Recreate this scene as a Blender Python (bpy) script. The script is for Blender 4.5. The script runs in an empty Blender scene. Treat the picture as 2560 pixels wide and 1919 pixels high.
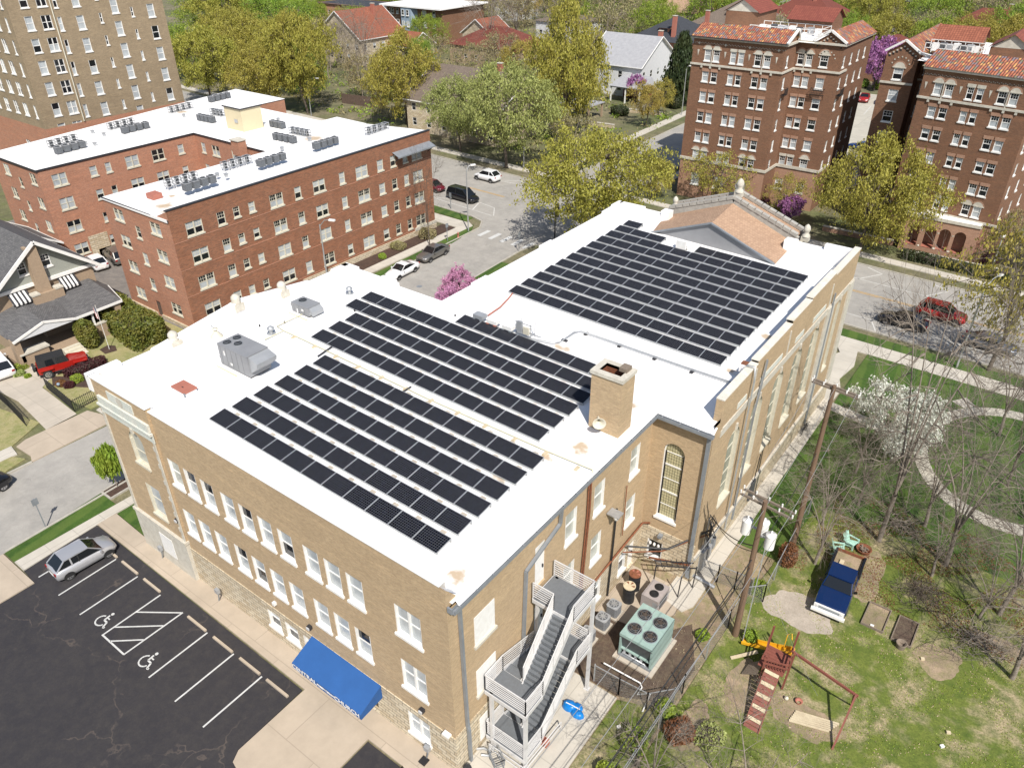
import bpy, math, random
import numpy as np
from mathutils import Vector, Matrix
R = math.radians
random.seed(7)
SC = bpy.context.scene
COL = SC.collection

# ------------------------------------------------------------------ camera, sky, sun, exposure
cam_d = bpy.data.cameras.new('camera')
cam = bpy.data.objects.new('camera', cam_d)
COL.objects.link(cam)
F_PX, PITCH, ROLL, AZ = 1913.14, R(32.379), R(-0.257), R(126.85)
head = AZ - math.pi / 2                      # view heading, measured clockwise from +Y as seen from above
hx, hy = -math.sin(head), math.cos(head)
fwd = Vector((hx * math.cos(PITCH), hy * math.cos(PITCH), -math.sin(PITCH)))
right = Vector((hy, -hx, 0.0))
down = fwd.cross(right)
c_, s_ = math.cos(ROLL), math.sin(ROLL)
r2 = right * c_ - down * s_
d2 = right * s_ + down * c_
cam.matrix_world = Matrix(((r2.x, -d2.x, -fwd.x, 0), (r2.y, -d2.y, -fwd.y, 0), (r2.z, -d2.z, -fwd.z, 36.0), (0, 0, 0, 1)))
cam_d.sensor_width = 36.0
cam_d.lens = F_PX / 2560 * 36.0
cam_d.clip_start = 0.5
cam_d.clip_end = 3000
SC.camera = cam

SUN_EL, SUN_X, SUN_Y = R(50), 0.766, -0.643   # where the sun stands
world = bpy.data.worlds.new('World')
SC.world = world
world.use_nodes = True
wn = world.node_tree
bg = wn.nodes['Background']
sky = wn.nodes.new('ShaderNodeTexSky')
sky.sky_type = 'NISHITA'
sky.sun_disc = False
sky.sun_elevation = SUN_EL
sky.sun_rotation = math.atan2(SUN_X, SUN_Y)
sky.air_density = 1.0
sky.dust_density = 1.2
wn.links.new(sky.outputs[0], bg.inputs[0])
bg.inputs[1].default_value = 0.10
sl = bpy.data.lights.new('sun', 'SUN')
sl.energy = 4.9
sl.angle = R(0.5)
sl.color = (1.0, 0.955, 0.89)
sun = bpy.data.objects.new('sun', sl)
COL.objects.link(sun)
sdir = Vector((-SUN_X * math.cos(SUN_EL), -SUN_Y * math.cos(SUN_EL), -math.sin(SUN_EL)))
sun.rotation_euler = sdir.to_track_quat('-Z', 'Y').to_euler()
sun.location = (40, -30, 80)
SC.view_settings.view_transform = 'Standard'
SC.view_settings.look = 'None'
SC.view_settings.exposure = 0.25
SC.view_settings.gamma = 1.0
SC.render.engine = 'CYCLES'
SC.cycles.max_bounces = 5
SC.cycles.diffuse_bounces = 3
SC.cycles.glossy_bounces = 2
SC.cycles.transmission_bounces = 2
SC.cycles.transparent_max_bounces = 4

# ------------------------------------------------------------------ materials
MATS = {}
def _mat(name):
    m = bpy.data.materials.new(name)
    m.use_nodes = True
    nt = m.node_tree
    MATS[name] = m
    return m, nt, nt.nodes['Principled BSDF']
def rgb(c): return (c[0], c[1], c[2], 1.0)
def nd(nt, t, **kw):
    n = nt.nodes.new(t)
    for k, v in kw.items(): setattr(n, k, v)
    return n
def mixc(nt, fac, a, b, mode='MIX'):
    n = nt.nodes.new('ShaderNodeMix'); n.data_type = 'RGBA'; n.blend_type = mode
    if isinstance(fac, (int, float)): n.inputs[0].default_value = fac
    else: nt.links.new(fac, n.inputs[0])
    for i, v in ((6, a), (7, b)):
        if isinstance(v, tuple): n.inputs[i].default_value = rgb(v)
        else: nt.links.new(v, n.inputs[i])
    return n.outputs[2]
def ramp(nt, src, a, b):
    n = nt.nodes.new('ShaderNodeMapRange')
    n.inputs[1].default_value = a; n.inputs[2].default_value = b
    nt.links.new(src, n.inputs[0])
    return n.outputs[0]
def noise(nt, scale, detail=4, rough=0.6, coord='Object', stretch=None, dist=0.0):
    tc = nt.nodes.new('ShaderNodeTexCoord')
    if coord == 'World':
        g = nt.nodes.new('ShaderNodeNewGeometry'); out = g.outputs['Position']
    else: out = tc.outputs[coord]
    if stretch:
        mp = nt.nodes.new('ShaderNodeMapping'); mp.inputs['Scale'].default_value = stretch
        nt.links.new(out, mp.inputs[0]); out = mp.outputs[0]
    n = nt.nodes.new('ShaderNodeTexNoise')
    n.inputs['Scale'].default_value = scale; n.inputs['Detail'].default_value = detail; n.inputs['Roughness'].default_value = rough
    n.inputs['Distortion'].default_value = dist
    nt.links.new(out, n.inputs[0])
    return n.outputs[0]
def bump(nt, b, src, strength, dist=0.02):
    n = nt.nodes.new('ShaderNodeBump'); n.inputs['Strength'].default_value = strength; n.inputs['Distance'].default_value = dist
    nt.links.new(src, n.inputs['Height']); nt.links.new(n.outputs[0], b.inputs['Normal'])

def mat(name, c, c2=None, scale=3.0, rough=0.8, metal=0.0, bmp=0.0, fine=True, coord='World', lo=0.35, hi=0.65, stretch=None):
    m, nt, b = _mat(name)
    b.inputs['Roughness'].default_value = rough
    b.inputs['Metallic'].default_value = metal
    if c2 is None: c2 = tuple(x * 0.8 for x in c)
    n = noise(nt, scale, 5, 0.65, coord, stretch)
    col = mixc(nt, ramp(nt, n, lo, hi), c, c2)
    if fine:
        n2 = noise(nt, scale * 9, 3, 0.7, coord)
        col = mixc(nt, ramp(nt, n2, 0.3, 0.7), col, mixc(nt, 0.5, col, tuple(x * 0.45 for x in c)))
    nt.links.new(col, b.inputs['Base Color'])
    if bmp: bump(nt, b, n, bmp)
    return m
def brick(name, c1, c2, mortar, bw, bh, msize=0.01, bias=0.0, mott=0.25, mcol=None, rough=0.9, offset=0.5, bmp=0.3, mscale=0.35, streak=True):
    m, nt, b = _mat(name)
    b.inputs['Roughness'].default_value = rough
    uv = nd(nt, 'ShaderNodeTexCoord').outputs['UV']
    t = nd(nt, 'ShaderNodeTexBrick'); t.offset = offset
    t.inputs['Color1'].default_value = rgb(c1); t.inputs['Color2'].default_value = rgb(c2); t.inputs['Mortar'].default_value = rgb(mortar)
    t.inputs['Scale'].default_value = 1.0; t.inputs['Mortar Size'].default_value = msize
    t.inputs['Mortar Smooth'].default_value = 0.3
    t.inputs['Bias'].default_value = bias
    t.inputs['Brick Width'].default_value = bw; t.inputs['Row Height'].default_value = bh
    nt.links.new(uv, t.inputs[0])
    n = noise(nt, mscale, 6, 0.7, 'World')
    k = mcol or tuple(x * 0.55 for x in c1)
    col = mixc(nt, ramp(nt, n, 0.42, 0.75), t.outputs[0], mixc(nt, mott * 2, t.outputs[0], k))
    if streak:
        n3 = noise(nt, 1.0, 5, 0.7, 'World', (0.5, 0.5, 4.0))
        col = mixc(nt, ramp(nt, n3, 0.52, 0.8), col, mixc(nt, 0.5, col, tuple(min(1, x * 1.55) for x in c1)))
        n4 = noise(nt, 7.0, 4, 0.7, 'World', (1, 1, 2.2))
        col = mixc(nt, ramp(nt, n4, 0.4, 0.72), col, mixc(nt, 0.6, col, tuple(x * 0.55 for x in c1)))
    nt.links.new(col, b.inputs['Base Color'])
    bump(nt, b, t.outputs[1], -bmp, 0.01)
    return m
def leafmat(name, c1, c2, c3, trans=0.25):
    m, nt, b = _mat(name)
    g = nd(nt, 'ShaderNodeNewGeometry')
    oi = nd(nt, 'ShaderNodeObjectInfo')
    r = g.outputs['Random Per Island']
    col = mixc(nt, ramp(nt, r, 0.2, 0.9), c1, c2)
    n = noise(nt, 0.55, 3, 0.6, 'World')
    col = mixc(nt, ramp(nt, n, 0.42, 0.68), col, c3)
    hs = nd(nt, 'ShaderNodeHueSaturation')
    nt.links.new(col, hs.inputs['Color'])
    nt.links.new(ramp(nt, oi.outputs['Random'], -19.0, 19.5), hs.inputs['Hue'])
    nt.links.new(hs.outputs[0], b.inputs['Base Color'])
    b.inputs['Roughness'].default_value = 0.6
    tr = nd(nt, 'ShaderNodeBsdfTranslucent')
    nt.links.new(hs.outputs[0], tr.inputs[0])
    mx = nd(nt, 'ShaderNodeMixShader'); mx.inputs[0].default_value = trans
    nt.links.new(b.outputs[0], mx.inputs[1]); nt.links.new(tr.outputs[0], mx.inputs[2])
    nt.links.new(mx.outputs[0], nt.nodes['Material Output'].inputs[0])
    return m
def paint(name, c, rough=0.25, metal=0.0, coat=0.6):
    m, nt, b = _mat(name)
    b.inputs['Base Color'].default_value = rgb(c); b.inputs['Roughness'].default_value = rough; b.inputs['Metallic'].default_value = metal
    b.inputs['Coat Weight'].default_value = coat; b.inputs['Coat Roughness'].default_value = 0.08
    return m

brick('tan_brick', (0.50, 0.355, 0.205), (0.36, 0.245, 0.14), (0.46, 0.37, 0.25), 0.21, 0.072, 0.012, -0.25, 0.14)
brick('cream_stone', (0.66, 0.57, 0.42), (0.47, 0.36, 0.22), (0.16, 0.13, 0.10), 0.55, 0.24, 0.022, -0.1, 0.2, bmp=0.6)
brick('orange_brick', (0.50, 0.21, 0.115), (0.32, 0.13, 0.075), (0.40, 0.28, 0.21), 0.21, 0.072, 0.012, -0.1, 0.22)
brick('dark_brick', (0.34, 0.13, 0.062), (0.16, 0.062, 0.033), (0.27, 0.17, 0.115), 0.30, 0.10, 0.018, -0.05, 0.3, mscale=0.8)
brick('brown_brick', (0.235, 0.105, 0.053), (0.125, 0.054, 0.030), (0.25, 0.165, 0.11), 0.22, 0.075, 0.012, -0.1, 0.2)
brick('tower_brick', (0.36, 0.27, 0.165), (0.22, 0.16, 0.10), (0.32, 0.26, 0.18), 0.24, 0.08, 0.014, -0.1, 0.3, mscale=0.6)
brick('pink_brick', (0.42, 0.22, 0.14), (0.33, 0.16, 0.10), (0.40, 0.3, 0.22), 0.24, 0.08, 0.014, -0.1, 0.2)
brick('shingle_tan', (0.44, 0.29, 0.19), (0.35, 0.225, 0.145), (0.24, 0.15, 0.10), 0.32, 0.15, 0.012, 0.0, 0.1, streak=False)
brick('shingle_grey', (0.145, 0.14, 0.138), (0.09, 0.088, 0.09), (0.05, 0.05, 0.05), 0.32, 0.15, 0.012, 0.0, 0.2, streak=False)
brick('shingle_dark', (0.055, 0.06, 0.07), (0.035, 0.038, 0.045), (0.02, 0.02, 0.025), 0.32, 0.15, 0.012, 0.0, 0.2, streak=False)
brick('shingle_brown', (0.20, 0.155, 0.12), (0.14, 0.11, 0.085), (0.08, 0.06, 0.05), 0.32, 0.15, 0.012, 0.0, 0.2, streak=False)
brick('shingle_red', (0.20, 0.055, 0.035), (0.14, 0.038, 0.026), (0.07, 0.02, 0.015), 0.32, 0.15, 0.012, 0.0, 0.2, streak=False)
brick('roof_tile_red', (0.33, 0.115, 0.065), (0.24, 0.08, 0.045), (0.13, 0.035, 0.02), 0.28, 0.34, 0.03, 0.0, 0.2, offset=0.0, streak=False, bmp=1.0)
def tilemat():
    m, nt, b = _mat('roof_tile_mixed')
    uv = nd(nt, 'ShaderNodeTexCoord').outputs['UV']
    t = nd(nt, 'ShaderNodeTexBrick'); t.offset = 0.0
    t.inputs['Color1'].default_value = (0, 0, 0, 1); t.inputs['Color2'].default_value = (1, 1, 1, 1); t.inputs['Mortar'].default_value = (0.5, 0.5, 0.5, 1)
    t.inputs['Scale'].default_value = 1.0; t.inputs['Mortar Size'].default_value = 0.0
    t.inputs['Brick Width'].default_value = 0.28; t.inputs['Row Height'].default_value = 0.36
    nt.links.new(uv, t.inputs[0])
    cr = nd(nt, 'ShaderNodeValToRGB'); cr.color_ramp.interpolation = 'CONSTANT'
    cols = [(0.0, (0.38, 0.14, 0.075)), (0.33, (0.32, 0.095, 0.05)), (0.5, (0.24, 0.085, 0.055)), (0.66, (0.20, 0.15, 0.16)), (0.8, (0.52, 0.27, 0.10)), (0.9, (0.18, 0.16, 0.10))]
    e = cr.color_ramp.elements
    e[0].position = 0.0; e[0].color = rgb(cols[0][1]); e[1].position = cols[1][0]; e[1].color = rgb(cols[1][1])
    for p, c in cols[2:]:
        x = e.new(p); x.color = rgb(c)
    nt.links.new(t.outputs[0], cr.inputs[0])
    sx = nd(nt, 'ShaderNodeSeparateXYZ'); nt.links.new(uv, sx.inputs[0])
    mm = nd(nt, 'ShaderNodeMath', operation='MULTIPLY'); mm.inputs[1].default_value = 2 * math.pi / 0.28; nt.links.new(sx.outputs[0], mm.inputs[0])
    sn = nd(nt, 'ShaderNodeMath', operation='SINE'); nt.links.new(mm.outputs[0], sn.inputs[0])
    bump(nt, b, sn.outputs[0], 1.0, 0.05)
    nt.links.new(cr.outputs[0], b.inputs['Base Color']); b.inputs['Roughness'].default_value = 0.8
tilemat()
mat('membrane', (0.86, 0.845, 0.83), (0.80, 0.785, 0.765), 0.5, 0.6, fine=False)
mat('white_paint', (0.80, 0.79, 0.76), (0.72, 0.70, 0.66), 4.0, 0.55, fine=False)
mat('cream_paint', (0.70, 0.66, 0.54), (0.60, 0.55, 0.43), 3.0, 0.6)
mat('stone_white', (0.66, 0.62, 0.53), (0.50, 0.46, 0.38), 2.5, 0.85, bmp=0.2)
mat('stone_grey', (0.46, 0.44, 0.39), (0.33, 0.31, 0.28), 2.0, 0.9)
mat('copper_white', (0.62, 0.66, 0.60), (0.72, 0.70, 0.62), 1.2, 0.7)
mat('stucco', (0.62, 0.53, 0.35), (0.58, 0.5, 0.33), 1.0, 0.9, fine=False)
mat('grey_metal', (0.40, 0.41, 0.42), (0.34, 0.35, 0.36), 1.5, 0.45, 0.3, fine=False)
mat('rtu_grey', (0.25, 0.253, 0.26), (0.22, 0.222, 0.23), 1.0, 0.5, 0.0, fine=False)
mat('gutter_grey', (0.27, 0.29, 0.31), (0.22, 0.24, 0.26), 2.0, 0.45, 0.2, fine=False)
mat('galvanised', (0.50, 0.51, 0.51), (0.40, 0.41, 0.42), 4.0, 0.4, 0.5, fine=False)
mat('dark_metal', (0.05, 0.05, 0.055), (0.035, 0.035, 0.04), 4.0, 0.5, 0.3, fine=False)
mat('stair_grey', (0.20, 0.215, 0.23), (0.17, 0.18, 0.19), 6.0, 0.6, 0.2)
mat('stair_frame', (0.66, 0.65, 0.64), (0.58, 0.57, 0.56), 3.0, 0.45, 0.1, fine=False)
mat('rust', (0.28, 0.10, 0.045), (0.16, 0.06, 0.03), 6.0, 0.85)
mat('hatch_red', (0.40, 0.15, 0.105), (0.35, 0.13, 0.09), 2.0, 0.7, fine=False)
mat('teal_metal', (0.36, 0.49, 0.44), (0.30, 0.42, 0.38), 3.0, 0.5)
mat('ac_dark', (0.10, 0.105, 0.115), (0.07, 0.075, 0.08), 5.0, 0.5, 0.1)
mat('ac_light', (0.42, 0.37, 0.35), (0.36, 0.32, 0.31), 3.0, 0.5)
mat('wood_grey', (0.27, 0.215, 0.165), (0.18, 0.14, 0.105), 3.0, 0.9, stretch=(6, 6, 0.4))
mat('wood_pole', (0.23, 0.145, 0.09), (0.15, 0.095, 0.06), 2.0, 0.9, stretch=(9, 9, 0.5))
mat('wood_red', (0.27, 0.085, 0.058), (0.20, 0.065, 0.045), 4.0, 0.7)
mat('wood_pale', (0.66, 0.56, 0.38), (0.55, 0.45, 0.30), 3.0, 0.8)
mat('fence_brown', (0.15, 0.10, 0.075), (0.10, 0.07, 0.055), 3.0, 0.9)
mat('plastic_yellow', (0.80, 0.42, 0.02), (0.72, 0.36, 0.02), 2.0, 0.35, fine=False)
mat('plastic_mint', (0.42, 0.66, 0.55), (0.38, 0.60, 0.50), 2.0, 0.5, fine=False)
mat('tarp_blue', (0.008, 0.22, 0.62), (0.006, 0.16, 0.5), 5.0, 0.35, fine=False)
mat('awning_blue', (0.018, 0.092, 0.285), (0.015, 0.08, 0.25), 0.9, 0.7, fine=False)
mat('black', (0.015, 0.015, 0.017), (0.02, 0.02, 0.02), 5.0, 0.6, fine=False)
mat('cable', (0.03, 0.03, 0.032), (0.04, 0.04, 0.04), 5.0, 0.5, fine=False)
mat('cable_grey', (0.30, 0.30, 0.30), (0.25, 0.25, 0.25), 5.0, 0.5, fine=False)
mat('pipe_yellow', (0.60, 0.57, 0.40), (0.54, 0.5, 0.34), 5.0, 0.6, fine=False)
mat('tyre', (0.018, 0.018, 0.018), (0.025, 0.025, 0.025), 8.0, 0.85, fine=False)
mat('rim', (0.50, 0.50, 0.51), (0.42, 0.42, 0.43), 8.0, 0.3, 0.7, fine=False)
mat('siding_green', (0.36, 0.37, 0.32), (0.32, 0.33, 0.29), 2.0, 0.8)
mat('siding_white', (0.74, 0.74, 0.74), (0.66, 0.67, 0.68), 2.0, 0.7)
mat('siding_blue', (0.30, 0.38, 0.46), (0.26, 0.33, 0.41), 2.0, 0.7)
mat('pale_brick', (0.42, 0.31, 0.21), (0.34, 0.25, 0.17), 6.0, 0.9)
mat('slate_pale', (0.42, 0.42, 0.43), (0.34, 0.34, 0.355), 1.5, 0.7)
mat('maroon', (0.22, 0.03, 0.05), (0.18, 0.025, 0.04), 2.0, 0.7)
mat('bark', (0.17, 0.135, 0.105), (0.10, 0.08, 0.062), 5.0, 0.95, bmp=0.4)
mat('bark_pale', (0.34, 0.285, 0.235), (0.19, 0.155, 0.125), 5.0, 0.95)
mat('bark_dark', (0.085, 0.065, 0.05), (0.055, 0.042, 0.034), 5.0, 0.95)
mat('lens_clear', (0.55, 0.55, 0.55), (0.5, 0.5, 0.5), 5.0, 0.15, fine=False)
mat('lens_red', (0.30, 0.01, 0.01), (0.25, 0.01, 0.01), 5.0, 0.2, fine=False)
paint('pane_dark', (0.012, 0.014, 0.017), 0.06, 0, 0.0)
paint('car_glass', (0.010, 0.012, 0.014), 0.05, 0, 0.3)
mat('pane_blind', (0.46, 0.49, 0.50), (0.33, 0.355, 0.37), 0.8, 0.2, fine=False)
mat('pane_pale', (0.44, 0.45, 0.40), (0.30, 0.31, 0.28), 0.8, 0.25, fine=False)
paint('silver', (0.50, 0.50, 0.515), 0.35, 0.5); paint('car_white', (0.74, 0.74, 0.74)); paint('car_red', (0.33, 0.015, 0.010)); paint('car_black', (0.010, 0.010, 0.012), 0.15)
paint('car_grey', (0.21, 0.20, 0.185), 0.3, 0.6); paint('car_steel', (0.17, 0.19, 0.225), 0.3, 0.6); paint('car_blue', (0.010, 0.030, 0.125), 0.2); paint('car_maroon', (0.12, 0.008, 0.018)); paint('truck_blue', (0.004, 0.018, 0.075), 0.15)
# ---- ground materials
def groundmat(name, cols, s1, s2, lo=0.4, hi=0.6, rough=0.95, extra=None, bmp=0.3, fa=0.6):
    m, nt, b = _mat(name)
    b.inputs['Roughness'].default_value = rough
    a = noise(nt, s1, 7, 0.65, 'World', dist=0.3)
    col = mixc(nt, ramp(nt, a, lo, hi), cols[0], cols[1])
    n2 = noise(nt, s2, 5, 0.75, 'World')
    col = mixc(nt, ramp(nt, n2, 0.42, 0.66), col, mixc(nt, 0.75, col, cols[2]))
    n3 = noise(nt, s2 * 6, 3, 0.8, 'World')
    col = mixc(nt, ramp(nt, n3, 0.35, 0.7), col, mixc(nt, fa, col, tuple(x * 0.35 for x in cols[0])))
    if extra: col = extra(nt, col)
    nt.links.new(col, b.inputs['Base Color'])
    bump(nt, b, n3, bmp, 0.05)
def stripes(nt, col):
    w = nd(nt, 'ShaderNodeTexWave'); w.inputs['Scale'].default_value = 0.19; w.inputs['Distortion'].default_value = 1.5
    mp = nd(nt, 'ShaderNodeMapping'); mp.inputs['Rotation'].default_value = (0, 0, R(-8))
    g = nd(nt, 'ShaderNodeNewGeometry'); nt.links.new(g.outputs['Position'], mp.inputs[0]); nt.links.new(mp.outputs[0], w.inputs[0])
    return mixc(nt, ramp(nt, w.outputs[1], 0.35, 0.65), col, mixc(nt, 0.35, col, (0.12, 0.17, 0.03)))
groundmat('park_grass', ((0.050, 0.115, 0.009), (0.026, 0.070, 0.005), (0.085, 0.14, 0.022)), 0.25, 2.2, extra=stripes)
groundmat('lawn_grass', ((0.085, 0.135, 0.022), (0.055, 0.095, 0.014), (0.13, 0.15, 0.045)), 0.6, 3.0)
groundmat('yard_grass', ((0.155, 0.19, 0.03), (0.44, 0.35, 0.215), (0.050, 0.098, 0.008)), 0.42, 1.5, 0.47, 0.60, fa=0.7)
groundmat('dry_lawn', ((0.36, 0.32, 0.14), (0.20, 0.23, 0.06), (0.42, 0.36, 0.2)), 0.5, 2.5)
groundmat('dirt', ((0.40, 0.30, 0.20), (0.24, 0.18, 0.125), (0.20, 0.20, 0.07)), 0.5, 2.0)
groundmat('dark_dirt', ((0.115, 0.075, 0.052), (0.075, 0.052, 0.04), (0.18, 0.14, 0.09)), 0.5, 3.0)
groundmat('mulch', ((0.075, 0.040, 0.028), (0.050, 0.030, 0.022), (0.12, 0.075, 0.05)), 0.8, 4.0)
groundmat('gravel', ((0.52, 0.45, 0.37), (0.44, 0.38, 0.31), (0.34, 0.29, 0.23)), 1.0, 5.0)
groundmat('far_ground', ((0.13, 0.15, 0.05), (0.27, 0.22, 0.14), (0.09, 0.085, 0.05)), 0.07, 0.5)
def cracks(nt, col, cc=(0.20, 0.155, 0.12), amt=0.55, sc=0.16, w=0.012):
    v = nd(nt, 'ShaderNodeTexVoronoi'); v.feature = 'DISTANCE_TO_EDGE'; v.inputs['Scale'].default_value = sc
    g = nd(nt, 'ShaderNodeNewGeometry')
    nz = nd(nt, 'ShaderNodeTexNoise'); nz.inputs['Scale'].default_value = 0.7; nz.inputs['Detail'].default_value = 6
    nt.links.new(g.outputs['Position'], nz.inputs[0])
    mx = nd(nt, 'ShaderNodeMix'); mx.data_type = 'VECTOR'; mx.inputs[0].default_value = 0.35
    va = nd(nt, 'ShaderNodeVectorMath', operation='ADD'); vs = nd(nt, 'ShaderNodeVectorMath', operation='SCALE'); vs.inputs['Scale'].default_value = 3.0
    nt.links.new(nz.outputs[1], vs.inputs[0]); nt.links.new(g.outputs['Position'], va.inputs[0]); nt.links.new(vs.outputs[0], va.inputs[1])
    nt.links.new(va.outputs[0], v.inputs[0])
    n = noise(nt, 0.4, 4, 0.6, 'World')
    f = ramp(nt, v.outputs[0], w, 0.0)
    mm = nd(nt, 'ShaderNodeMath', operation='MULTIPLY'); nt.links.new(f, mm.inputs[0]); nt.links.new(ramp(nt, n, 0.45, 0.6), mm.inputs[1])
    m3 = nd(nt, 'ShaderNodeMath', operation='MULTIPLY'); nt.links.new(mm.outputs[0], m3.inputs[0]); m3.inputs[1].default_value = amt
    return mixc(nt, m3.outputs[0], col, cc)
groundmat('new_asphalt', ((0.033, 0.030, 0.033), (0.026, 0.024, 0.028), (0.046, 0.041, 0.039)), 0.25, 1.6, 0.35, 0.65, 0.85, extra=lambda nt, c: cracks(nt, c, amt=0.32), bmp=0.1, fa=0.3)
groundmat('old_asphalt', ((0.345, 0.325, 0.292), (0.28, 0.265, 0.24), (0.40, 0.375, 0.335)), 0.12, 0.6, 0.35, 0.65, 0.9, extra=lambda nt, c: cracks(nt, c, (0.14, 0.13, 0.12), 0.6, 0.22, 0.006), bmp=0.05, fa=0.12)
groundmat('drive_asphalt', ((0.20, 0.18, 0.16), (0.15, 0.137, 0.125), (0.26, 0.23, 0.2)), 0.2, 1.2, 0.35, 0.65, 0.9, bmp=0.05, fa=0.2)
def slab(name, c, c2, w, off=0.0, jc=0.5, bw=None):
    m, nt, b = _mat(name)
    b.inputs['Roughness'].default_value = 0.9
    g = nd(nt, 'ShaderNodeNewGeometry')
    t = nd(nt, 'ShaderNodeTexBrick'); t.offset = off
    t.inputs['Color1'].default_value = rgb(c); t.inputs['Color2'].default_value = rgb(c2); t.inputs['Mortar'].default_value = rgb(tuple(x * jc for x in c))
    t.inputs['Scale'].default_value = 1; t.inputs['Mortar Size'].default_value = 0.025; t.inputs['Brick Width'].default_value = bw or w; t.inputs['Row Height'].default_value = w
    nt.links.new(g.outputs['Position'], t.inputs[0])
    n = noise(nt, 0.5, 6, 0.7, 'World')
    col = mixc(nt, ramp(nt, n, 0.35, 0.7), t.outputs[0], mixc(nt, 0.6, t.outputs[0], tuple(x * 0.72 for x in c2)))
    nt.links.new(col, b.inputs['Base Color'])
slab('concrete', (0.54, 0.50, 0.43), (0.51, 0.47, 0.40), 1.85, 0.0, 0.7)
slab('concrete_tan', (0.47, 0.39, 0.30), (0.44, 0.365, 0.28), 2.9, 0.5, 0.72, 4.2)
slab('concrete_path', (0.50, 0.44, 0.36), (0.47, 0.415, 0.34), 1.9, 0.0, 0.75)
slab('concrete_park', (0.50, 0.46, 0.38), (0.45, 0.42, 0.35), 4.0)
mat('kerb', (0.50, 0.47, 0.40), (0.40, 0.37, 0.32), 2.0, 0.9)
mat('line_white', (0.66, 0.66, 0.64), (0.54, 0.54, 0.52), 4.0, 0.7)
mat('line_worn', (0.66, 0.65, 0.61), (0.52, 0.50, 0.46), 2.0, 0.8)
mat('line_yellow', (0.62, 0.36, 0.09), (0.48, 0.32, 0.14), 2.0, 0.8)
leafmat('leaf_spring', (0.46, 0.41, 0.075), (0.27, 0.25, 0.045), (0.31, 0.255, 0.045))
leafmat('leaf_green', (0.42, 0.46, 0.14), (0.23, 0.27, 0.08), (0.30, 0.33, 0.10))
leafmat('leaf_bright', (0.32, 0.42, 0.045), (0.15, 0.22, 0.025), (0.29, 0.33, 0.04))
leafmat('leaf_deep', (0.045, 0.065, 0.018), (0.024, 0.036, 0.012), (0.055, 0.06, 0.016), 0.15)
leafmat('leaf_orange', (0.46, 0.33, 0.07), (0.32, 0.25, 0.06), (0.36, 0.29, 0.06))
leafmat('leaf_rust', (0.26, 0.10, 0.045), (0.17, 0.065, 0.03), (0.20, 0.085, 0.04))
leafmat('leaf_brown', (0.36, 0.29, 0.15), (0.24, 0.20, 0.11), (0.30, 0.27, 0.11))
leafmat('leaf_tan', (0.52, 0.40, 0.26), (0.38, 0.28, 0.18), (0.45, 0.35, 0.22))
leafmat('leaf_maroon', (0.085, 0.018, 0.022), (0.050, 0.012, 0.015), (0.065, 0.015, 0.018), 0.2)
leafmat('leaf_hedge', (0.17, 0.19, 0.03), (0.075, 0.10, 0.018), (0.20, 0.17, 0.03), 0.2)
leafmat('petal_pink', (0.66, 0.33, 0.52), (0.50, 0.23, 0.38), (0.58, 0.28, 0.46))
leafmat('petal_purple', (0.45, 0.19, 0.42), (0.30, 0.12, 0.29), (0.36, 0.15, 0.34))
leafmat('petal_white', (0.80, 0.80, 0.74), (0.62, 0.64, 0.54), (0.72, 0.73, 0.64))
def panelmat():
    m, nt, b = _mat('solar_cells')
    uv = nd(nt, 'ShaderNodeTexCoord').outputs['UV']
    t = nd(nt, 'ShaderNodeTexBrick'); t.offset = 0.0
    t.inputs['Color1'].default_value = (0.001, 0.0012, 0.003, 1); t.inputs['Color2'].default_value = (0.003, 0.0035, 0.009, 1); t.inputs['Mortar'].default_value = (0.13, 0.135, 0.15, 1)
    t.inputs['Scale'].default_value = 1.0; t.inputs['Mortar Size'].default_value = 0.0055; t.inputs['Mortar Smooth'].default_value = 0.0
    t.inputs['Brick Width'].default_value = 1.40 / 12; t.inputs['Row Height'].default_value = 0.96 / 8
    nt.links.new(uv, t.inputs[0])
    nt.links.new(t.outputs[0], b.inputs['Base Color'])
    b.inputs['Roughness'].default_value = 0.18
    b.inputs['Specular IOR Level'].default_value = 0.08
panelmat()
def wiremat():
    m, nt, b = _mat('chain_wire')
    b.inputs['Base Color'].default_value = (0.33, 0.34, 0.34, 1); b.inputs['Roughness'].default_value = 0.5; b.inputs['Metallic'].default_value = 0.4
wiremat()
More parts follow.
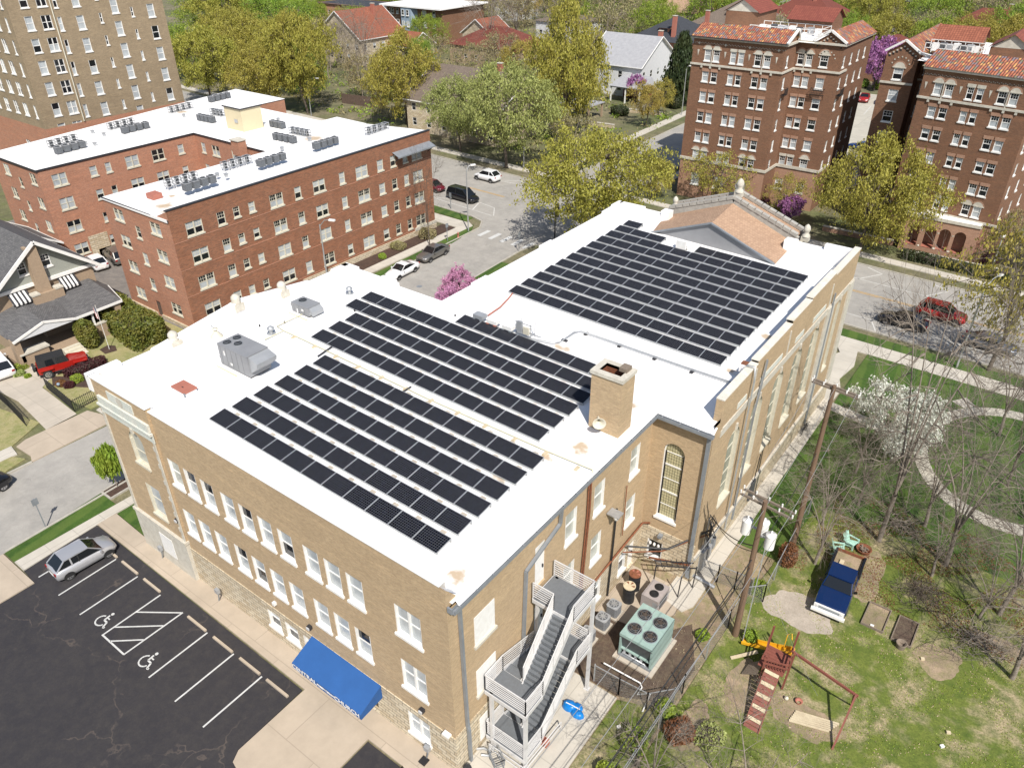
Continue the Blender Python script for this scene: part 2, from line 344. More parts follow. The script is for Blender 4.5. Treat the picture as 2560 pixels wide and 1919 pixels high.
def roofstain():
    # membrane with a few rust-brown ponding stains
    m, nt, b = _mat('membrane_stained')
    n = noise(nt, 0.35, 4, 0.55, 'World'); n2 = noise(nt, 3.0, 5, 0.7, 'World')
    col = mixc(nt, ramp(nt, n, 0.3, 0.7), (0.86, 0.845, 0.83), (0.82, 0.805, 0.785))
    a = nd(nt, 'ShaderNodeMath', operation='ADD'); nt.links.new(n, a.inputs[0])
    s = nd(nt, 'ShaderNodeMath', operation='MULTIPLY'); s.inputs[1].default_value = 0.25; nt.links.new(n2, s.inputs[0]); nt.links.new(s.outputs[0], a.inputs[1])
    g = nd(nt, 'ShaderNodeNewGeometry').outputs['Position']
    cl = nd(nt, 'ShaderNodeTexNoise'); cl.inputs['Scale'].default_value = 1.6; cl.inputs['Detail'].default_value = 5; nt.links.new(g, cl.inputs[0])
    va = nd(nt, 'ShaderNodeVectorMath', operation='MULTIPLY_ADD'); va.inputs[1].default_value = (1.5, 1.5, 0); nt.links.new(cl.outputs[1], va.inputs[0]); nt.links.new(g, va.inputs[2])
    for (x, y, r) in ((-16.3, 27.6, .55), (-17.2, 26.0, .4), (-18.2, 23.0, .4), (-15.9, 32.6, .4), (-22.8, 35.6, .55), (-13.0, 45.0, .55), (-12.9, 39.6, .5), (-15.6, 17.0, .5), (-68.6, 36.6, 1.1), (-67.0, 36.0, .8), (-76.0, 61.4, 1.5), (-70.5, 38.8, .5), (-99, 50.5, .7), (-101.3, 60, .9)):
        dn = nd(nt, 'ShaderNodeVectorMath', operation='DISTANCE'); nt.links.new(va.outputs[0], dn.inputs[0]); dn.inputs[1].default_value = (x + .75, y + .75, 12.0)
        sp = nd(nt, 'ShaderNodeVectorMath', operation='MULTIPLY'); sp.inputs[1].default_value = (1, 1, 0); nt.links.new(va.outputs[0], sp.inputs[0]); nt.links.new(sp.outputs[0], dn.inputs[0]); dn.inputs[1].default_value = (x + .75, y + .75, 0)
        col = mixc(nt, ramp(nt, dn.outputs['Value'], r, r * .35), col, (0.50, 0.39, 0.27))
    nt.links.new(col, b.inputs['Base Color']); b.inputs['Roughness'].default_value = 0.6
roofstain()

# ------------------------------------------------------------------ mesh helpers
class MB:
    def __init__(s): s.v = []; s.f = []; s.m = []; s.sm = []; s.mats = []
    def mi(s, m):
        if m not in s.mats: s.mats.append(m)
        return s.mats.index(m)
    def poly(s, pts, m, smooth=False):
        n = len(s.v); s.v += [tuple(p) for p in pts]; s.f.append(list(range(n, n + len(pts)))); s.m.append(s.mi(m)); s.sm.append(smooth)
    def add(s, vs, fs, m, smooth=False):
        n = len(s.v); s.v += [tuple(p) for p in vs]; k = s.mi(m)
        for f in fs: s.f.append([n + i for i in f]); s.m.append(k); s.sm.append(smooth)
        return s
    def box(s, x0, y0, z0, x1, y1, z1, m):
        v = [(x0, y0, z0), (x1, y0, z0), (x1, y1, z0), (x0, y1, z0), (x0, y0, z1), (x1, y0, z1), (x1, y1, z1), (x0, y1, z1)]
        return s.add(v, [(0, 3, 2, 1), (4, 5, 6, 7), (0, 1, 5, 4), (1, 2, 6, 5), (2, 3, 7, 6), (3, 0, 4, 7)], m)
    def prism(s, pts, z0, z1, m, mside=None):
        n = len(pts)
        area = sum(pts[i][0] * pts[(i + 1) % n][1] - pts[(i + 1) % n][0] * pts[i][1] for i in range(n))
        if area < 0: pts = pts[::-1]
        s.add([(p[0], p[1], z1) for p in pts], [tuple(range(n))], m)
        s.add([(p[0], p[1], z0) for p in pts] + [(p[0], p[1], z1) for p in pts], [(i, (i + 1) % n, n + (i + 1) % n, n + i) for i in range(n)], mside or m)
        return s
    def beam(s, a, b, w, h, m, up=(0, 0, 1)):
        a = Vector(a); b = Vector(b); d = (b - a); L = d.length
        if L < 1e-6: return s
        d /= L; u = Vector(up)
        sd = d.cross(u)
        if sd.length < 1e-4: sd = d.cross(Vector((0, 1, 0)))
        sd.normalize(); u = sd.cross(d)
        vs = []
        for p in (a, b):
            for x, y in ((-1, -1), (1, -1), (1, 1), (-1, 1)): vs.append(p + sd * x * w / 2 + u * y * h / 2)
        return s.add(vs, [(3, 2, 1, 0), (4, 5, 6, 7), (0, 1, 5, 4), (1, 2, 6, 5), (2, 3, 7, 6), (3, 0, 4, 7)], m)
    def tube(s, pts, r, m, n=6, r1=None, cap=True, smooth=True):
        pts = [Vector(p) for p in pts]; k = len(pts); vs = []; fs = []
        for i, p in enumerate(pts):
            d = (pts[min(i + 1, k - 1)] - pts[max(i - 1, 0)])
            if d.length < 1e-9: d = Vector((0, 0, 1))
            d.normalize()
            a = d.orthogonal().normalized() if abs(d.z) > 0.9 else d.cross(Vector((0, 0, 1))).normalized()
            bq = d.cross(a)
            rr = r if r1 is None else r + (r1 - r) * i / (k - 1)
            for j in range(n):
                t = 2 * math.pi * j / n
                vs.append(p + a * math.cos(t) * rr + bq * math.sin(t) * rr)
        for i in range(k - 1):
            for j in range(n):
                fs.append((i * n + j, i * n + (j + 1) % n, (i + 1) * n + (j + 1) % n, (i + 1) * n + j))
        s.add(vs, fs, m, smooth)
        if cap:
            s.poly(vs[:n][::-1], m); s.poly(vs[-n:], m)
        return s
    def cyl(s, x, y, z0, z1, r, m, n=16, r1=None, mtop=None):
        r1 = r if r1 is None else r1
        a = [(x + math.cos(2 * math.pi * i / n) * r, y + math.sin(2 * math.pi * i / n) * r, z0) for i in range(n)]
        b = [(x + math.cos(2 * math.pi * i / n) * r1, y + math.sin(2 * math.pi * i / n) * r1, z1) for i in range(n)]
        s.add(a + b, [(i, (i + 1) % n, n + (i + 1) % n, n + i) for i in range(n)], m, n > 8)
        s.poly(a[::-1], m); s.poly(b, mtop or m)
        return s
    def lathe(s, prof, x, y, m, n=16, smooth=True):
        vs = []; fs = []; k = len(prof)
        for r, z in prof:
            for j in range(n): vs.append((x + math.cos(2 * math.pi * j / n) * r, y + math.sin(2 * math.pi * j / n) * r, z))
        for i in range(k - 1):
            for j in range(n): fs.append((i * n + j, i * n + (j + 1) % n, (i + 1) * n + (j + 1) % n, (i + 1) * n + j))
        return s.add(vs, fs, m, smooth)
    def mesh(s, name):
        me = bpy.data.meshes.new(name)
        me.from_pydata(s.v, [], s.f)
        for k in s.mats: me.materials.append(MATS[k])
        me.polygons.foreach_set('material_index', s.m)
        me.polygons.foreach_set('use_smooth', s.sm)
        uvl = me.uv_layers.new(name='uv').data
        for p in me.polygons:
            nx, ny, nz = p.normal
            if abs(nz) > 0.97: f = lambda c: (c.x, c.y)
            elif abs(nz) > 0.15:
                sl = math.sqrt(nx * nx + ny * ny)
                ux, uy = -ny / sl, nx / sl
                f = lambda c: (c.x * ux + c.y * uy, c.z / sl)
            else:
                sl = math.sqrt(nx * nx + ny * ny) or 1
                ux, uy = -ny / sl, nx / sl
                f = lambda c: (c.x * ux + c.y * uy, c.z)
            for li in p.loop_indices:
                uvl[li].uv = f(me.vertices[me.loops[li].vertex_index].co)
        me.update()
        return me
    def obj(s, name, parent=None, loc=None, rz=None, scale=None):
        return link(name, s.mesh(name), parent, loc, rz, scale)
def link(name, data, parent=None, loc=None, rz=None, scale=None):
    o = bpy.data.objects.new(name, data); COL.objects.link(o)
    if parent: o.parent = parent
    if loc: o.location = loc
    if rz: o.rotation_euler = (0, 0, rz)
    if scale: o.scale = scale if isinstance(scale, tuple) else (scale,) * 3
    return o
LABELS = {}
def tag(o, label, cat, group=None, kind=None):
    if label: o['label'] = label
    if cat: o['category'] = cat
    if group: o['group'] = group
    if kind: o['kind'] = kind
    return o
def thing(name, label, cat, loc=(0, 0, 0), rz=0, group=None, scale=None):
    return tag(link(name, None, None, loc, rz, scale), label, cat, group)
def struct(name, mb, kind='structure', **k):
    o = mb.obj(name, **k); o['kind'] = kind; return o
ORD = ['first', 'second', 'third', 'fourth', 'fifth', 'sixth', 'seventh', 'eighth', 'ninth', 'tenth', 'eleventh', 'twelfth', 'thirteenth', 'fourteenth', 'fifteenth', 'sixteenth', 'seventeenth', 'eighteenth', 'nineteenth', 'twentieth'] + ['%dth' % k for k in range(21, 60)]
def txt_mesh(s, size, name='lettering', ext=0.004, off=0.0):
    c = bpy.data.curves.new('t', 'FONT'); c.body = s; c.size = size; c.extrude = ext; c.offset = off; c.align_x = 'CENTER'; c.align_y = 'CENTER'
    o = bpy.data.objects.new('t', c); COL.objects.link(o)
    bpy.context.view_layer.update()
    dg = bpy.context.evaluated_depsgraph_get()
    me = bpy.data.meshes.new_from_object(o.evaluated_get(dg)); me.name = name
    COL.objects.unlink(o); bpy.data.objects.remove(o)
    return me
# ------------------------------------------------------------------ walls with real openings, windows
class Fr:
    def __init__(s, ox, oy, a): s.ox, s.oy, s.a = ox, oy, a; s.c, s.s = math.cos(a), math.sin(a)
    def P(s, u, n, z): return (s.ox + s.c * u + s.s * n, s.oy + s.s * u - s.c * n, z)
    def box(s, mb, u0, u1, n0, n1, z0, z1, m):
        v = [s.P(u, n, z) for z in (z0, z1) for u, n in ((u0, n1), (u1, n1), (u1, n0), (u0, n0))]
        mb.add(v, [(0, 3, 2, 1), (4, 5, 6, 7), (0, 1, 5, 4), (1, 2, 6, 5), (2, 3, 7, 6), (3, 0, 4, 7)], m)
def wall(mb, fr, u0, u1, z0, z1, holes, m, depth=0.2, mr=None):
    mr = mr or m
    holes = [h for h in holes if h[2] < z1 and h[3] > z0 and h[0] < u1 and h[1] > u0]
    us = sorted(set([u0, u1] + [h[i] for h in holes for i in (0, 1) if u0 < h[i] < u1]))
    zs = sorted(set([z0, z1] + [h[i] for h in holes for i in (2, 3) if z0 < h[i] < z1]))
    for i in range(len(us) - 1):
        run = None
        for j in range(len(zs) - 1):
            cu, cz = (us[i] + us[i + 1]) / 2, (zs[j] + zs[j + 1]) / 2
            inside = any(h[0] < cu < h[1] and h[2] < cz < h[3] for h in holes)
            if not inside:
                run = (run[0], zs[j + 1]) if run else (zs[j], zs[j + 1])
            if inside or j == len(zs) - 2:
                if run:
                    a, b = run
                    mb.poly([fr.P(us[i], 0, a), fr.P(us[i + 1], 0, a), fr.P(us[i + 1], 0, b), fr.P(us[i], 0, b)], m)
                run = None
    for h in holes:
        a, b, c, d = h[:4]
        c = max(c, z0)
        arch = len(h) > 4
        if arch:
            r = (b - a) / 2; cz = d - r; cu = (a + b) / 2
            pts = [(cu - r * math.cos(math.pi * k / 12), cz + r * math.sin(math.pi * k / 12)) for k in range(13)]
            for k in range(12):
                p, q = pts[k], pts[k + 1]
                mb.poly([fr.P(p[0], 0, p[1]), fr.P(q[0], 0, q[1]), fr.P(q[0], 0, d), fr.P(p[0], 0, d)], m)
                mb.poly([fr.P(p[0], 0, p[1]), fr.P(p[0], -depth, p[1]), fr.P(q[0], -depth, q[1]), fr.P(q[0], 0, q[1])], mr)
            d = cz
        else:
            mb.poly([fr.P(a, 0, d), fr.P(a, -depth, d), fr.P(b, -depth, d), fr.P(b, 0, d)], mr)
        mb.poly([fr.P(a, 0, c), fr.P(a, -depth, c), fr.P(a, -depth, d), fr.P(a, 0, d)], mr)
        mb.poly([fr.P(b, 0, c), fr.P(b, 0, d), fr.P(b, -depth, d), fr.P(b, -depth, c)], mr)
        mb.poly([fr.P(a, 0, c), fr.P(b, 0, c), fr.P(b, -depth, c), fr.P(a, -depth, c)], mr)
WC = {}
def win_meshes(style, w, h, d, mf, mp, ms):
    key = (style, w, h, d, mf, mp, ms)
    if key in WC: return WC[key]
    f = MB(); g = MB(); s = MB()
    t = 0.07 if w < 1.6 or style.endswith('2') else 0.08
    yf = d - 0.09
    arch = style in ('arch', 'stain')
    zt = h - w / 2 if arch else h
    B = lambda x0, x1, z0, z1, y0=yf, y1=d: f.box(x0, y0, z0, x1, y1, z1, mf)
    # jamb lining and sash frame
    B(0.004, t, 0.004, zt, 0.02 if style != 'stain' else yf); B(w - t, w - 0.004, 0.004, zt, 0.02 if style != 'stain' else yf)
    B(t, w - t, 0.004, t)
    if arch:
        c = w / 2
        for k in range(10):
            a0, a1 = math.pi * k / 10, math.pi * (k + 1) / 10
            q = []
            for yy in (yf, d):
                for aa, rr in ((a0, c - 0.004), (a1, c - 0.004), (a1, c - t), (a0, c - t)): q.append((c + rr * math.cos(aa), yy, zt + rr * math.sin(aa)))
            f.add(q, [(0, 1, 2, 3), (3, 2, 6, 7), (0, 4, 5, 1)], mf)
    else: B(t, w - t, h - t, h - 0.004)
    if style == 'stain':
        for k, q in ((.17, .018), (.35, .05), (.52, .018), (.70, .05), (.86, .018)): B(t, w - t, h * k - q, h * k + q, yf + 0.01, d - 0.01)
    cols = [(t, w - t)]
    if style.endswith('2'):
        cols = [(t, w / 2 - 0.05), (w / 2 + 0.05, w - t)]
        B(w / 2 - 0.05, w / 2 + 0.05, t, h - t, d - 0.16)
    if style not in ('fixed', 'stain'):
        zm = (zt if arch else h) * 0.5
        for a, b in cols:
            B(a, b, zm - 0.035, zm + 0.035, yf + 0.01, d - 0.01)
            if style.startswith('lite'):
                for k in (1, 2): x = a + (b - a) * k / 3; B(x - 0.014, x + 0.014, zm + 0.035, h - t, yf + 0.03, d - 0.02)
                z = zm + (h - zm) * 0.48; B(a, b, z - 0.014, z + 0.014, yf + 0.032, d - 0.022)
    yp = d - 0.05
    if arch:
        c = w / 2
        g.poly([(t, yp, t), (w - t, yp, t)] + [(c + (c - t) * math.cos(math.pi * k / 12), yp, zt + (c - t) * math.sin(math.pi * k / 12)) for k in range(13)], mp)
    elif mp == 'half':
        zb = h * 0.5
        g.poly([(t, yp, zb), (w - t, yp, zb), (w - t, yp, h - t), (t, yp, h - t)], 'pane_blind')
        g.poly([(t, yp, t), (w - t, yp, t), (w - t, yp, zb), (t, yp, zb)], 'pane_dark')
    elif mp == 'half2':
        zb = h * 0.5
        g.poly([(t, yp, zb), (w - t, yp, zb), (w - t, yp, h - t), (t, yp, h - t)], 'pane_dark')
        g.poly([(t, yp, t), (w - t, yp, t), (w - t, yp, zb), (t, yp, zb)], 'pane_blind')
    else: g.poly([(t, yp, t), (w - t, yp, t), (w - t, yp, h - t), (t, yp, h - t)], mp)
    if ms: s.box(-0.07, -0.09, -0.15, w + 0.07, d - 0.01, 0.002, ms)
    WC[key] = (f.mesh('window'), g.mesh('pane'), s.mesh('sill') if ms else None)
    return WC[key]
rw = random.Random(3)
CH0 = [None]
def window(parent, fr, u0, u1, z0, z1, style='dh', d=0.2, mf='white_paint', mp=None, ms='white_paint', kids=True):
    w = round((u1 - u0) / 0.05) * 0.05; h = round((z1 - z0) / 0.05) * 0.05
    mp = mp or rw.choice(['pane_dark', 'pane_blind', 'pane_blind', 'half', 'half2'] if parent is not CH0[0] else ['pane_blind'] * 6 + ['half', 'half2'])
    a, b, c = win_meshes(style, round(w, 2), round(h, 2), d, mf, mp, ms)
    o = link('window', a, parent, Vector(fr.P(u0, 0, z0)) - parent.location, fr.a)
    link('pane', b, o)
    if c: link('sill', c, o)
    return o
def empty_part(name, parent, loc=(0, 0, 0)):
    return link(name, None, parent, loc)

# ------------------------------------------------------------------ ground, roads, paths
def sheet(name, polys, m, z0, z1, kind='structure'):
    mb = MB()
    for p in polys: mb.prism(list(p), z0, z1, m)
    return struct(name, mb, kind)
def blob(cx, cy, rx, ry, seed, n=44):
    r_ = random.Random(seed); ph = [r_.uniform(0, 6.28) for _ in range(5)]; out = []
    for k in range(n):
        t = 2 * math.pi * k / n; q = 1 + .13 * math.sin(2 * t + ph[0]) + .09 * math.sin(3 * t + ph[1]) + .06 * math.sin(5 * t + ph[2]) + .04 * math.sin(9 * t + ph[3]) + r_.uniform(-.03, .03)
        out.append((cx + rx * q * math.cos(t), cy + ry * q * math.sin(t)))
    return out
def rect(x0, y0, x1, y1): return [(x0, y0), (x1, y0), (x1, y1), (x0, y1)]
g = MB(); g.poly([(-900, -300, 0), (500, -300, 0), (500, 1200, 0), (-900, 1200, 0)], 'far_ground'); struct('ground', g)
def NK(x): return 74.0 - 0.037 * (x + 14)        # near kerb of the avenue
def FK(x): return 90.0 - 0.062 * (x + 13.7)      # far kerb
xs = [-260, 120]
WKX = lambda y: -56.7 - max(0, y - 21) * 0.066 if y < 70 else -59.9
EKX = lambda y: -48.4 - max(0, y - 9) * 0.045
road = [(-260, NK(-260)), (WKX(70) - 3.6, NK(-63)), (WKX(70) - 1.2, NK(-62) - .7), (WKX(70), NK(-61) - 2.6)] + [(WKX(66), 66), (WKX(21), 21), (-56.7, -30), (EKX(-30), -30), (EKX(9), 9), (EKX(70), 70), (EKX(70) + .4, 72.5), (EKX(70) + 2.4, NK(-49)), (120, NK(120)), (120, FK(120)),
        (-50.5, FK(-50)), (-51, 97), (-52.5, 300), (-63.5, 300), (-62.3, 97), (-63, FK(-63)), (-260, FK(-260))]
sheet('road', [road], 'old_asphalt', -0.05, 0.02)
# markings on the avenue and the crossing
mk = MB()
def line(mb, pts, w, m, z=0.03):
    for a, b in zip(pts, pts[1:]):
        a = Vector((a[0], a[1], z)); b = Vector((b[0], b[1], z)); d = (b - a).normalized(); n = Vector((-d.y, d.x, 0)) * w / 2
        mb.poly([a - n, b - n, b + n, a + n], m)
ym = lambda x: 82.3 - 0.045 * (x + 14)
line(mk, [(-71.5, ym(-71)), (-64.7, ym(-64))], 0.12, 'line_yellow'); line(mk, [(-71.5, ym(-71) + .25), (-64.7, ym(-64) + .25)], 0.12, 'line_yellow')
for o in (0, .28): line(mk, [(-45, ym(-45) + o), (60, ym(60) + o)], 0.12, 'line_yellow')
line(mk, [(-72.6, 78.7), (-66.2, 82.1 - 1.3), (-63, 80.2), (-61.2, 77.7)], 0.13, 'line_worn')
line(mk, [(-72, 78.4), (-61.5, 77.6)], 0.13, 'line_worn'); line(mk, [(-66, 80.5), (-65, 77.9)], 0.2, 'line_worn')
line(mk, [(-45, 77.7), (60, 73.9)], 0.12, 'line_worn'); line(mk, [(-66, 89.9), (-45, 88.2)], 0.12, 'line_worn'); line(mk, [(-45, 87.3), (60, 82.2)], 0.12, 'line_worn')
for x in range(-40, 50, 7):
    line(mk, [(x, 77.5 - .036 * (x + 45)), (x + .9, NK(x) + .4)], 0.12, 'line_worn')
    line(mk, [(x + 3, 87.1 - .049 * (x + 45)), (x + 4.8, FK(x) - 1.6), (x + 3, FK(x) - .6)], 0.16, 'line_worn')
line(mk, [(-70, 90.2), (-67, 92.1), (-65.8, 90.6), (-69.6, 90.1)], 0.16, 'line_worn')
for k in range(5): mk.poly([(-58.6 + k * 1.75, 70.9, .03), (-58.0 + k * 1.75, 70.9, .03), (-58.0 + k * 1.75, 73.1, .03), (-58.6 + k * 1.75, 73.1, .03)], 'line_white')
struct('road_markings', mk)
# kerbs
kb = MB()
def kerb(pts, z=0.13, w=0.18):
    for a, b in zip(pts, pts[1:]): kb.beam((a[0], a[1], z / 2 + .005), (b[0], b[1], z / 2 + .005), w, z, 'kerb')
kerb([(-260, NK(-260)), (-63.5, NK(-63)), (-61.1, NK(-62) - .7), (-59.9, NK(-61) - 2.6), (-59.7, 66), (-56.8, 21.4)])
kerb([(-56.7, 14.9), (-56.7, -30)]); kerb([(EKX(9), 9.3), (EKX(70), 70), (EKX(70) + .4, 72.5), (EKX(70) + 2.4, NK(-49)), (-14, 74), (120, NK(120))])
kerb([(-260, FK(-260)), (-63, FK(-63)), (-62.3, 97), (-63.5, 300)]); kerb([(120, FK(120)), (-50.5, FK(-50)), (-51, 97), (-52.5, 300)])
struct('kerb', kb)
# lawns
PL = [rect(-56.6, -30, 120, NK(50) - 2)]
sheet('lawn', [[(EKX(9) + .1, 9.2), (-47.0, 9.2), (-47.0, 16.1), (-49.0, 16.1)], [(-49.1, 18.3), (-47.2, 18.3), (-47.6, 66), (-50.9, 66)],
               [(-46.0, 15.65), (-41.7, 15.5), (-41.7, 36), (-32.4, 36), (-32.4, 63), (-46.0, 66)],
               [(-59.5, 66.9), (-60.9, 66.9), (-60.5, 54), (-59.0, 54)], [(-59.4, 66.9), (-60.0, 71.5), (-61.2, 73.5), (-61.2, 66.9)], [(-60.5, 54), (-59.0, 54), (-57.2, 26), (-58.7, 26)],
               [(-70.4, 74.2), (-62.8, 73.9), (-62.9, 75.4), (-70.4, 76.0)], [(-90, 75), (-70.4, 74.2), (-70.4, 76.0), (-90, 76.6)]], 'park_grass', 0, 0.09)
sheet('park_lawn', [[(-10.4, 38.5), (60, 38.5), (60, 67.5), (-10.4, 69.4)], [(-46, 72.0), (60, 69.9), (60, 71.3), (-45, 73.6)], [(-31, 61.5), (-12.6, 61.5), (-13.8, 69.6), (-31, 69.9)]], 'park_grass', 0, 0.08)
sheet('yard', [[(-8.2, 12), (40, 12), (40, 45.3), (-7.2, 45.3), (-8.0, 34)]], 'yard_grass', 0, 0.095)
sheet('back_yard', [[(-15, -5), (-8.2, 12), (-8.0, 34.5), (-7.3, 45), (-10.3, 45), (-10.3, 34), (-15, 33.4), (-15, 15.6)]], 'dirt', 0, 0.03)
sheet('dirt_patch', [[(-14.9, 23.7), (-10.9, 23.8), (-8.5, 25), (-8.3, 27.8), (-9.8, 30.6), (-11.2, 28.5), (-14.9, 28)]], 'dark_dirt', 0.03, 0.045)
sheet('grass_strip', [[(-10.7, 10), (-8.4, 12), (-8.3, 24.6), (-10.8, 23.6)]], 'yard_grass', 0.03, 0.05)
sheet('gravel_patch', [blob(-5.1, 35.2, 1.75, 1.6, 3)], 'gravel', 0.095, 0.11)
sheet('bare_dirt', [blob(-2.6, 40.6, .95, 2.2, 5), blob(2.3, 36.3, 1.3, 1.1, 6), blob(-5.6, 28.3, 1.0, 2.0, 7), blob(-2.4, 28.3, 1.7, 1.1, 8), blob(5.2, 39.4, 2.0, .7, 9), blob(-6.9, 24.5, .8, 1.5, 10)], 'dirt', 0.095, 0.105)
sheet('church_lot', [[(-45.7, 9.2), (-46.1, 14.2), (-24.7, 14.0), (-24.6, 9.8), (-24.3, 9.3), (-23.9, 9.2), (-23.9, -30), (-44.1, -30), (-44.1, 9.1)], [(-19.7, 14.0), (-17.4, 14.0), (-12, 12.5), (-12, -10), (-19.8, -10)]], 'new_asphalt', 0.0, 0.06)
sheet('plaza', [[(-46.1, 14.25), (-46.05, 15.6), (-41.3, 15.45), (-14.9, 15.45), (-14.9, 5), (-12, 12.6), (-17.4, 14.1), (-19.78, 14.1), (-19.9, -10), (-23.85, -10), (-23.85, 9.15), (-24.25, 9.25), (-24.55, 9.8), (-24.6, 14.1), (-46.1, 14.25)]], 'concrete_tan', 0.0, 0.10)
sheet('drive_apron', [[(-48.3, 9.1), (-44.15, 9.1), (-44.15, 2), (-48.1, 2)], [(-56.7, 14.9), (-57.5, 15.2), (-59.6, 15.1), (-60, 16), (-60, 21), (-58.6, 21.4), (-56.9, 21.4)]], 'concrete_tan', 0, 0.105)
sheet('patio', [[(-14.95, 12), (-10.75, 11), (-10.85, 23.65), (-14.95, 23.65)]], 'concrete', 0, 0.10)
sheet('sidewalk', [[(-46.95, 9.2), (-45.75, 9.2), (-46.1, 15.6), (-46.1, 66), (-47.15, 66), (-46.95, 30)], [(-49.1, 69.5), (-46, 66.1), (-46, 69.8), (60, 67.6), (60, 69.8), (-46, 71.9), (-49, 72.0)],
                   [(-60.95, 73), (-60.95, 54), (-59.2, 26), (-58.2, 21.5), (-59.5, 21.5), (-60.6, 26), (-62.35, 54), (-62.35, 73.9)], [(-110, 72.5), (-62.4, 71.4), (-62.4, 73.6), (-110, 74.6)],
                   [(-58.6, 14.7), (-60, 14.9), (-60.4, -20), (-59, -20)], [(-180, 103.5), (-64.5, 97.3), (-64.5, 95.7), (-180, 101.8)], [(-50, 95.8), (60, 89.1), (60, 87.6), (-50, 94.4)],
                   [(-64.6, 97), (-66.2, 97), (-69, 300), (-67.2, 300)], [(-50.0, 97), (-48.6, 97), (-49, 240), (-50.6, 240)]], 'concrete', 0, 0.11)
# planter frame
pf = MB()
for a, b in (((-49.05, 16.2), (-47.85, 16.2)), ((-47.85, 16.2), (-47.95, 18.15)), ((-47.95, 18.15), (-49.2, 18.15)), ((-49.2, 18.15), (-49.05, 16.2))): pf.beam((*a, .07), (*b, .07), 0.14, 0.14, 'kerb')
struct('planter_edge', pf)
sheet('mulch_bed', [[(-49, 16.25), (-47.9, 16.25), (-48, 18.1), (-49.15, 18.1)], [(-64.5, 34.5), (-62.0, 34.5), (-62.45, 71.2), (-64.6, 71.2)], [(-67.8, 21.9), (-66.9, 22.6), (-65.6, 26.6), (-64.3, 26.2), (-62.9, 23.2), (-66.2, 21.2)], [(-69, 27.0), (-67.8, 26.9), (-67.5, 27.9), (-68.5, 28.3), (-69.2, 27.9)], [(-72, 19.6), (-69.9, 19.8), (-69.2, 21.8), (-71.5, 22.4)]], 'mulch', 0.095, 0.12)
sheet('front_yard', [[(-60.0, 21.3), (-60.9, 34), (-64, 34.2), (-76, 33.8), (-76, 20), (-66.5, 20.6)], [(-60, 15), (-61.5, 17.8), (-69, 16.2), (-69, 12), (-60.3, 12)], [(-56.9, -10), (-58.9, -10), (-58.6, 14.3), (-57.5, 14.8), (-56.8, 12)], [(-58.7, 22.1), (-57.1, 23), (-57.3, 27), (-59.0, 27)]], 'dry_lawn', 0, 0.095)
sheet('driveway', [[(-60.0, 17.6), (-60.2, 20.2), (-66.6, 20.5), (-67.4, 21.4), (-68.9, 25.9), (-70.6, 25.9), (-70.6, 21.8), (-74.5, 21.8), (-74.5, 17.5), (-66, 18.2)]], 'concrete_path', 0.095, 0.125)
sheet('alley', [[(-61, 34.45), (-58.5, 30), (-59, 27.4), (-64.5, 31.9), (-76, 34.0), (-92, 34.4), (-112, 33.8), (-112, 44), (-104, 60), (-101, 71), (-101, 34.5), (-90, 34.6), (-90, 54), (-76, 54), (-76, 34.5), (-64.6, 34.5)]], 'drive_asphalt', 0, 0.05)
# paths by the hall and in the park
sheet('walkway', [[(-12.2, 31.3), (-10.7, 31.0), (-10.3, 31.8), (-10.4, 57.7), (-10.6, 59), (-10.5, 61.2), (-11.2, 63.2), (-10.8, 66.2), (-11.4, 69.6), (-13.5, 69.6), (-12.6, 67.9), (-13.3, 66.3), (-12.5, 62.8), (-12.0, 60)],
                  [(-10.45, 57.75), (-6, 56.9), (-3.4, 57.2), (-3.4, 58.3), (-6, 58.2), (-10.55, 58.95)]], 'concrete', 0, 0.12)
rp = []
N = 60
for k in range(N):
    a0, a1 = 2 * math.pi * k / N, 2 * math.pi * (k + 1) / N
    e = lambda a, rx, ry: (2.9 + math.cos(a) * rx, 58.3 + math.sin(a) * ry)
    rp.append([e(a0, 5.6, 7.1), e(a0, 6.6, 8.3), e(a1, 6.6, 8.3), e(a1, 5.6, 7.1)])
sheet('ring_path', rp, 'concrete_park', 0, 0.115)
sheet('stepping_slab', [[(-2.5, 65.1), (-1.6, 66.4), (-.7, 65.4), (-1.5, 64.6)]], 'concrete', 0.08, 0.13)
sheet('machine_pad', [[(-14.9, 28.0), (-12.6, 28.3), (-10.9, 30.6), (-11.2, 31.6), (-12.2, 32.6), (-14.9, 32.6)]], 'concrete_tan', 0.03, 0.10)
sheet('rear_lot', [[(-49, 118), (-22.5, 118), (-22.5, 185), (-50, 185)]], 'concrete_park', 0, 0.05)
rl = MB(); line(rl, [(-38.2, 173), (-37.4, 165)], 0.15, 'line_worn', .06); line(rl, [(-35.2, 143), (-33.6, 141.5), (-33.4, 143.2), (-35.2, 143)], 0.12, 'line_worn', .06); line(rl, [(-35.3, 176), (-34.7, 168)], 0.15, 'line_worn', .06); struct('lot_markings', rl)
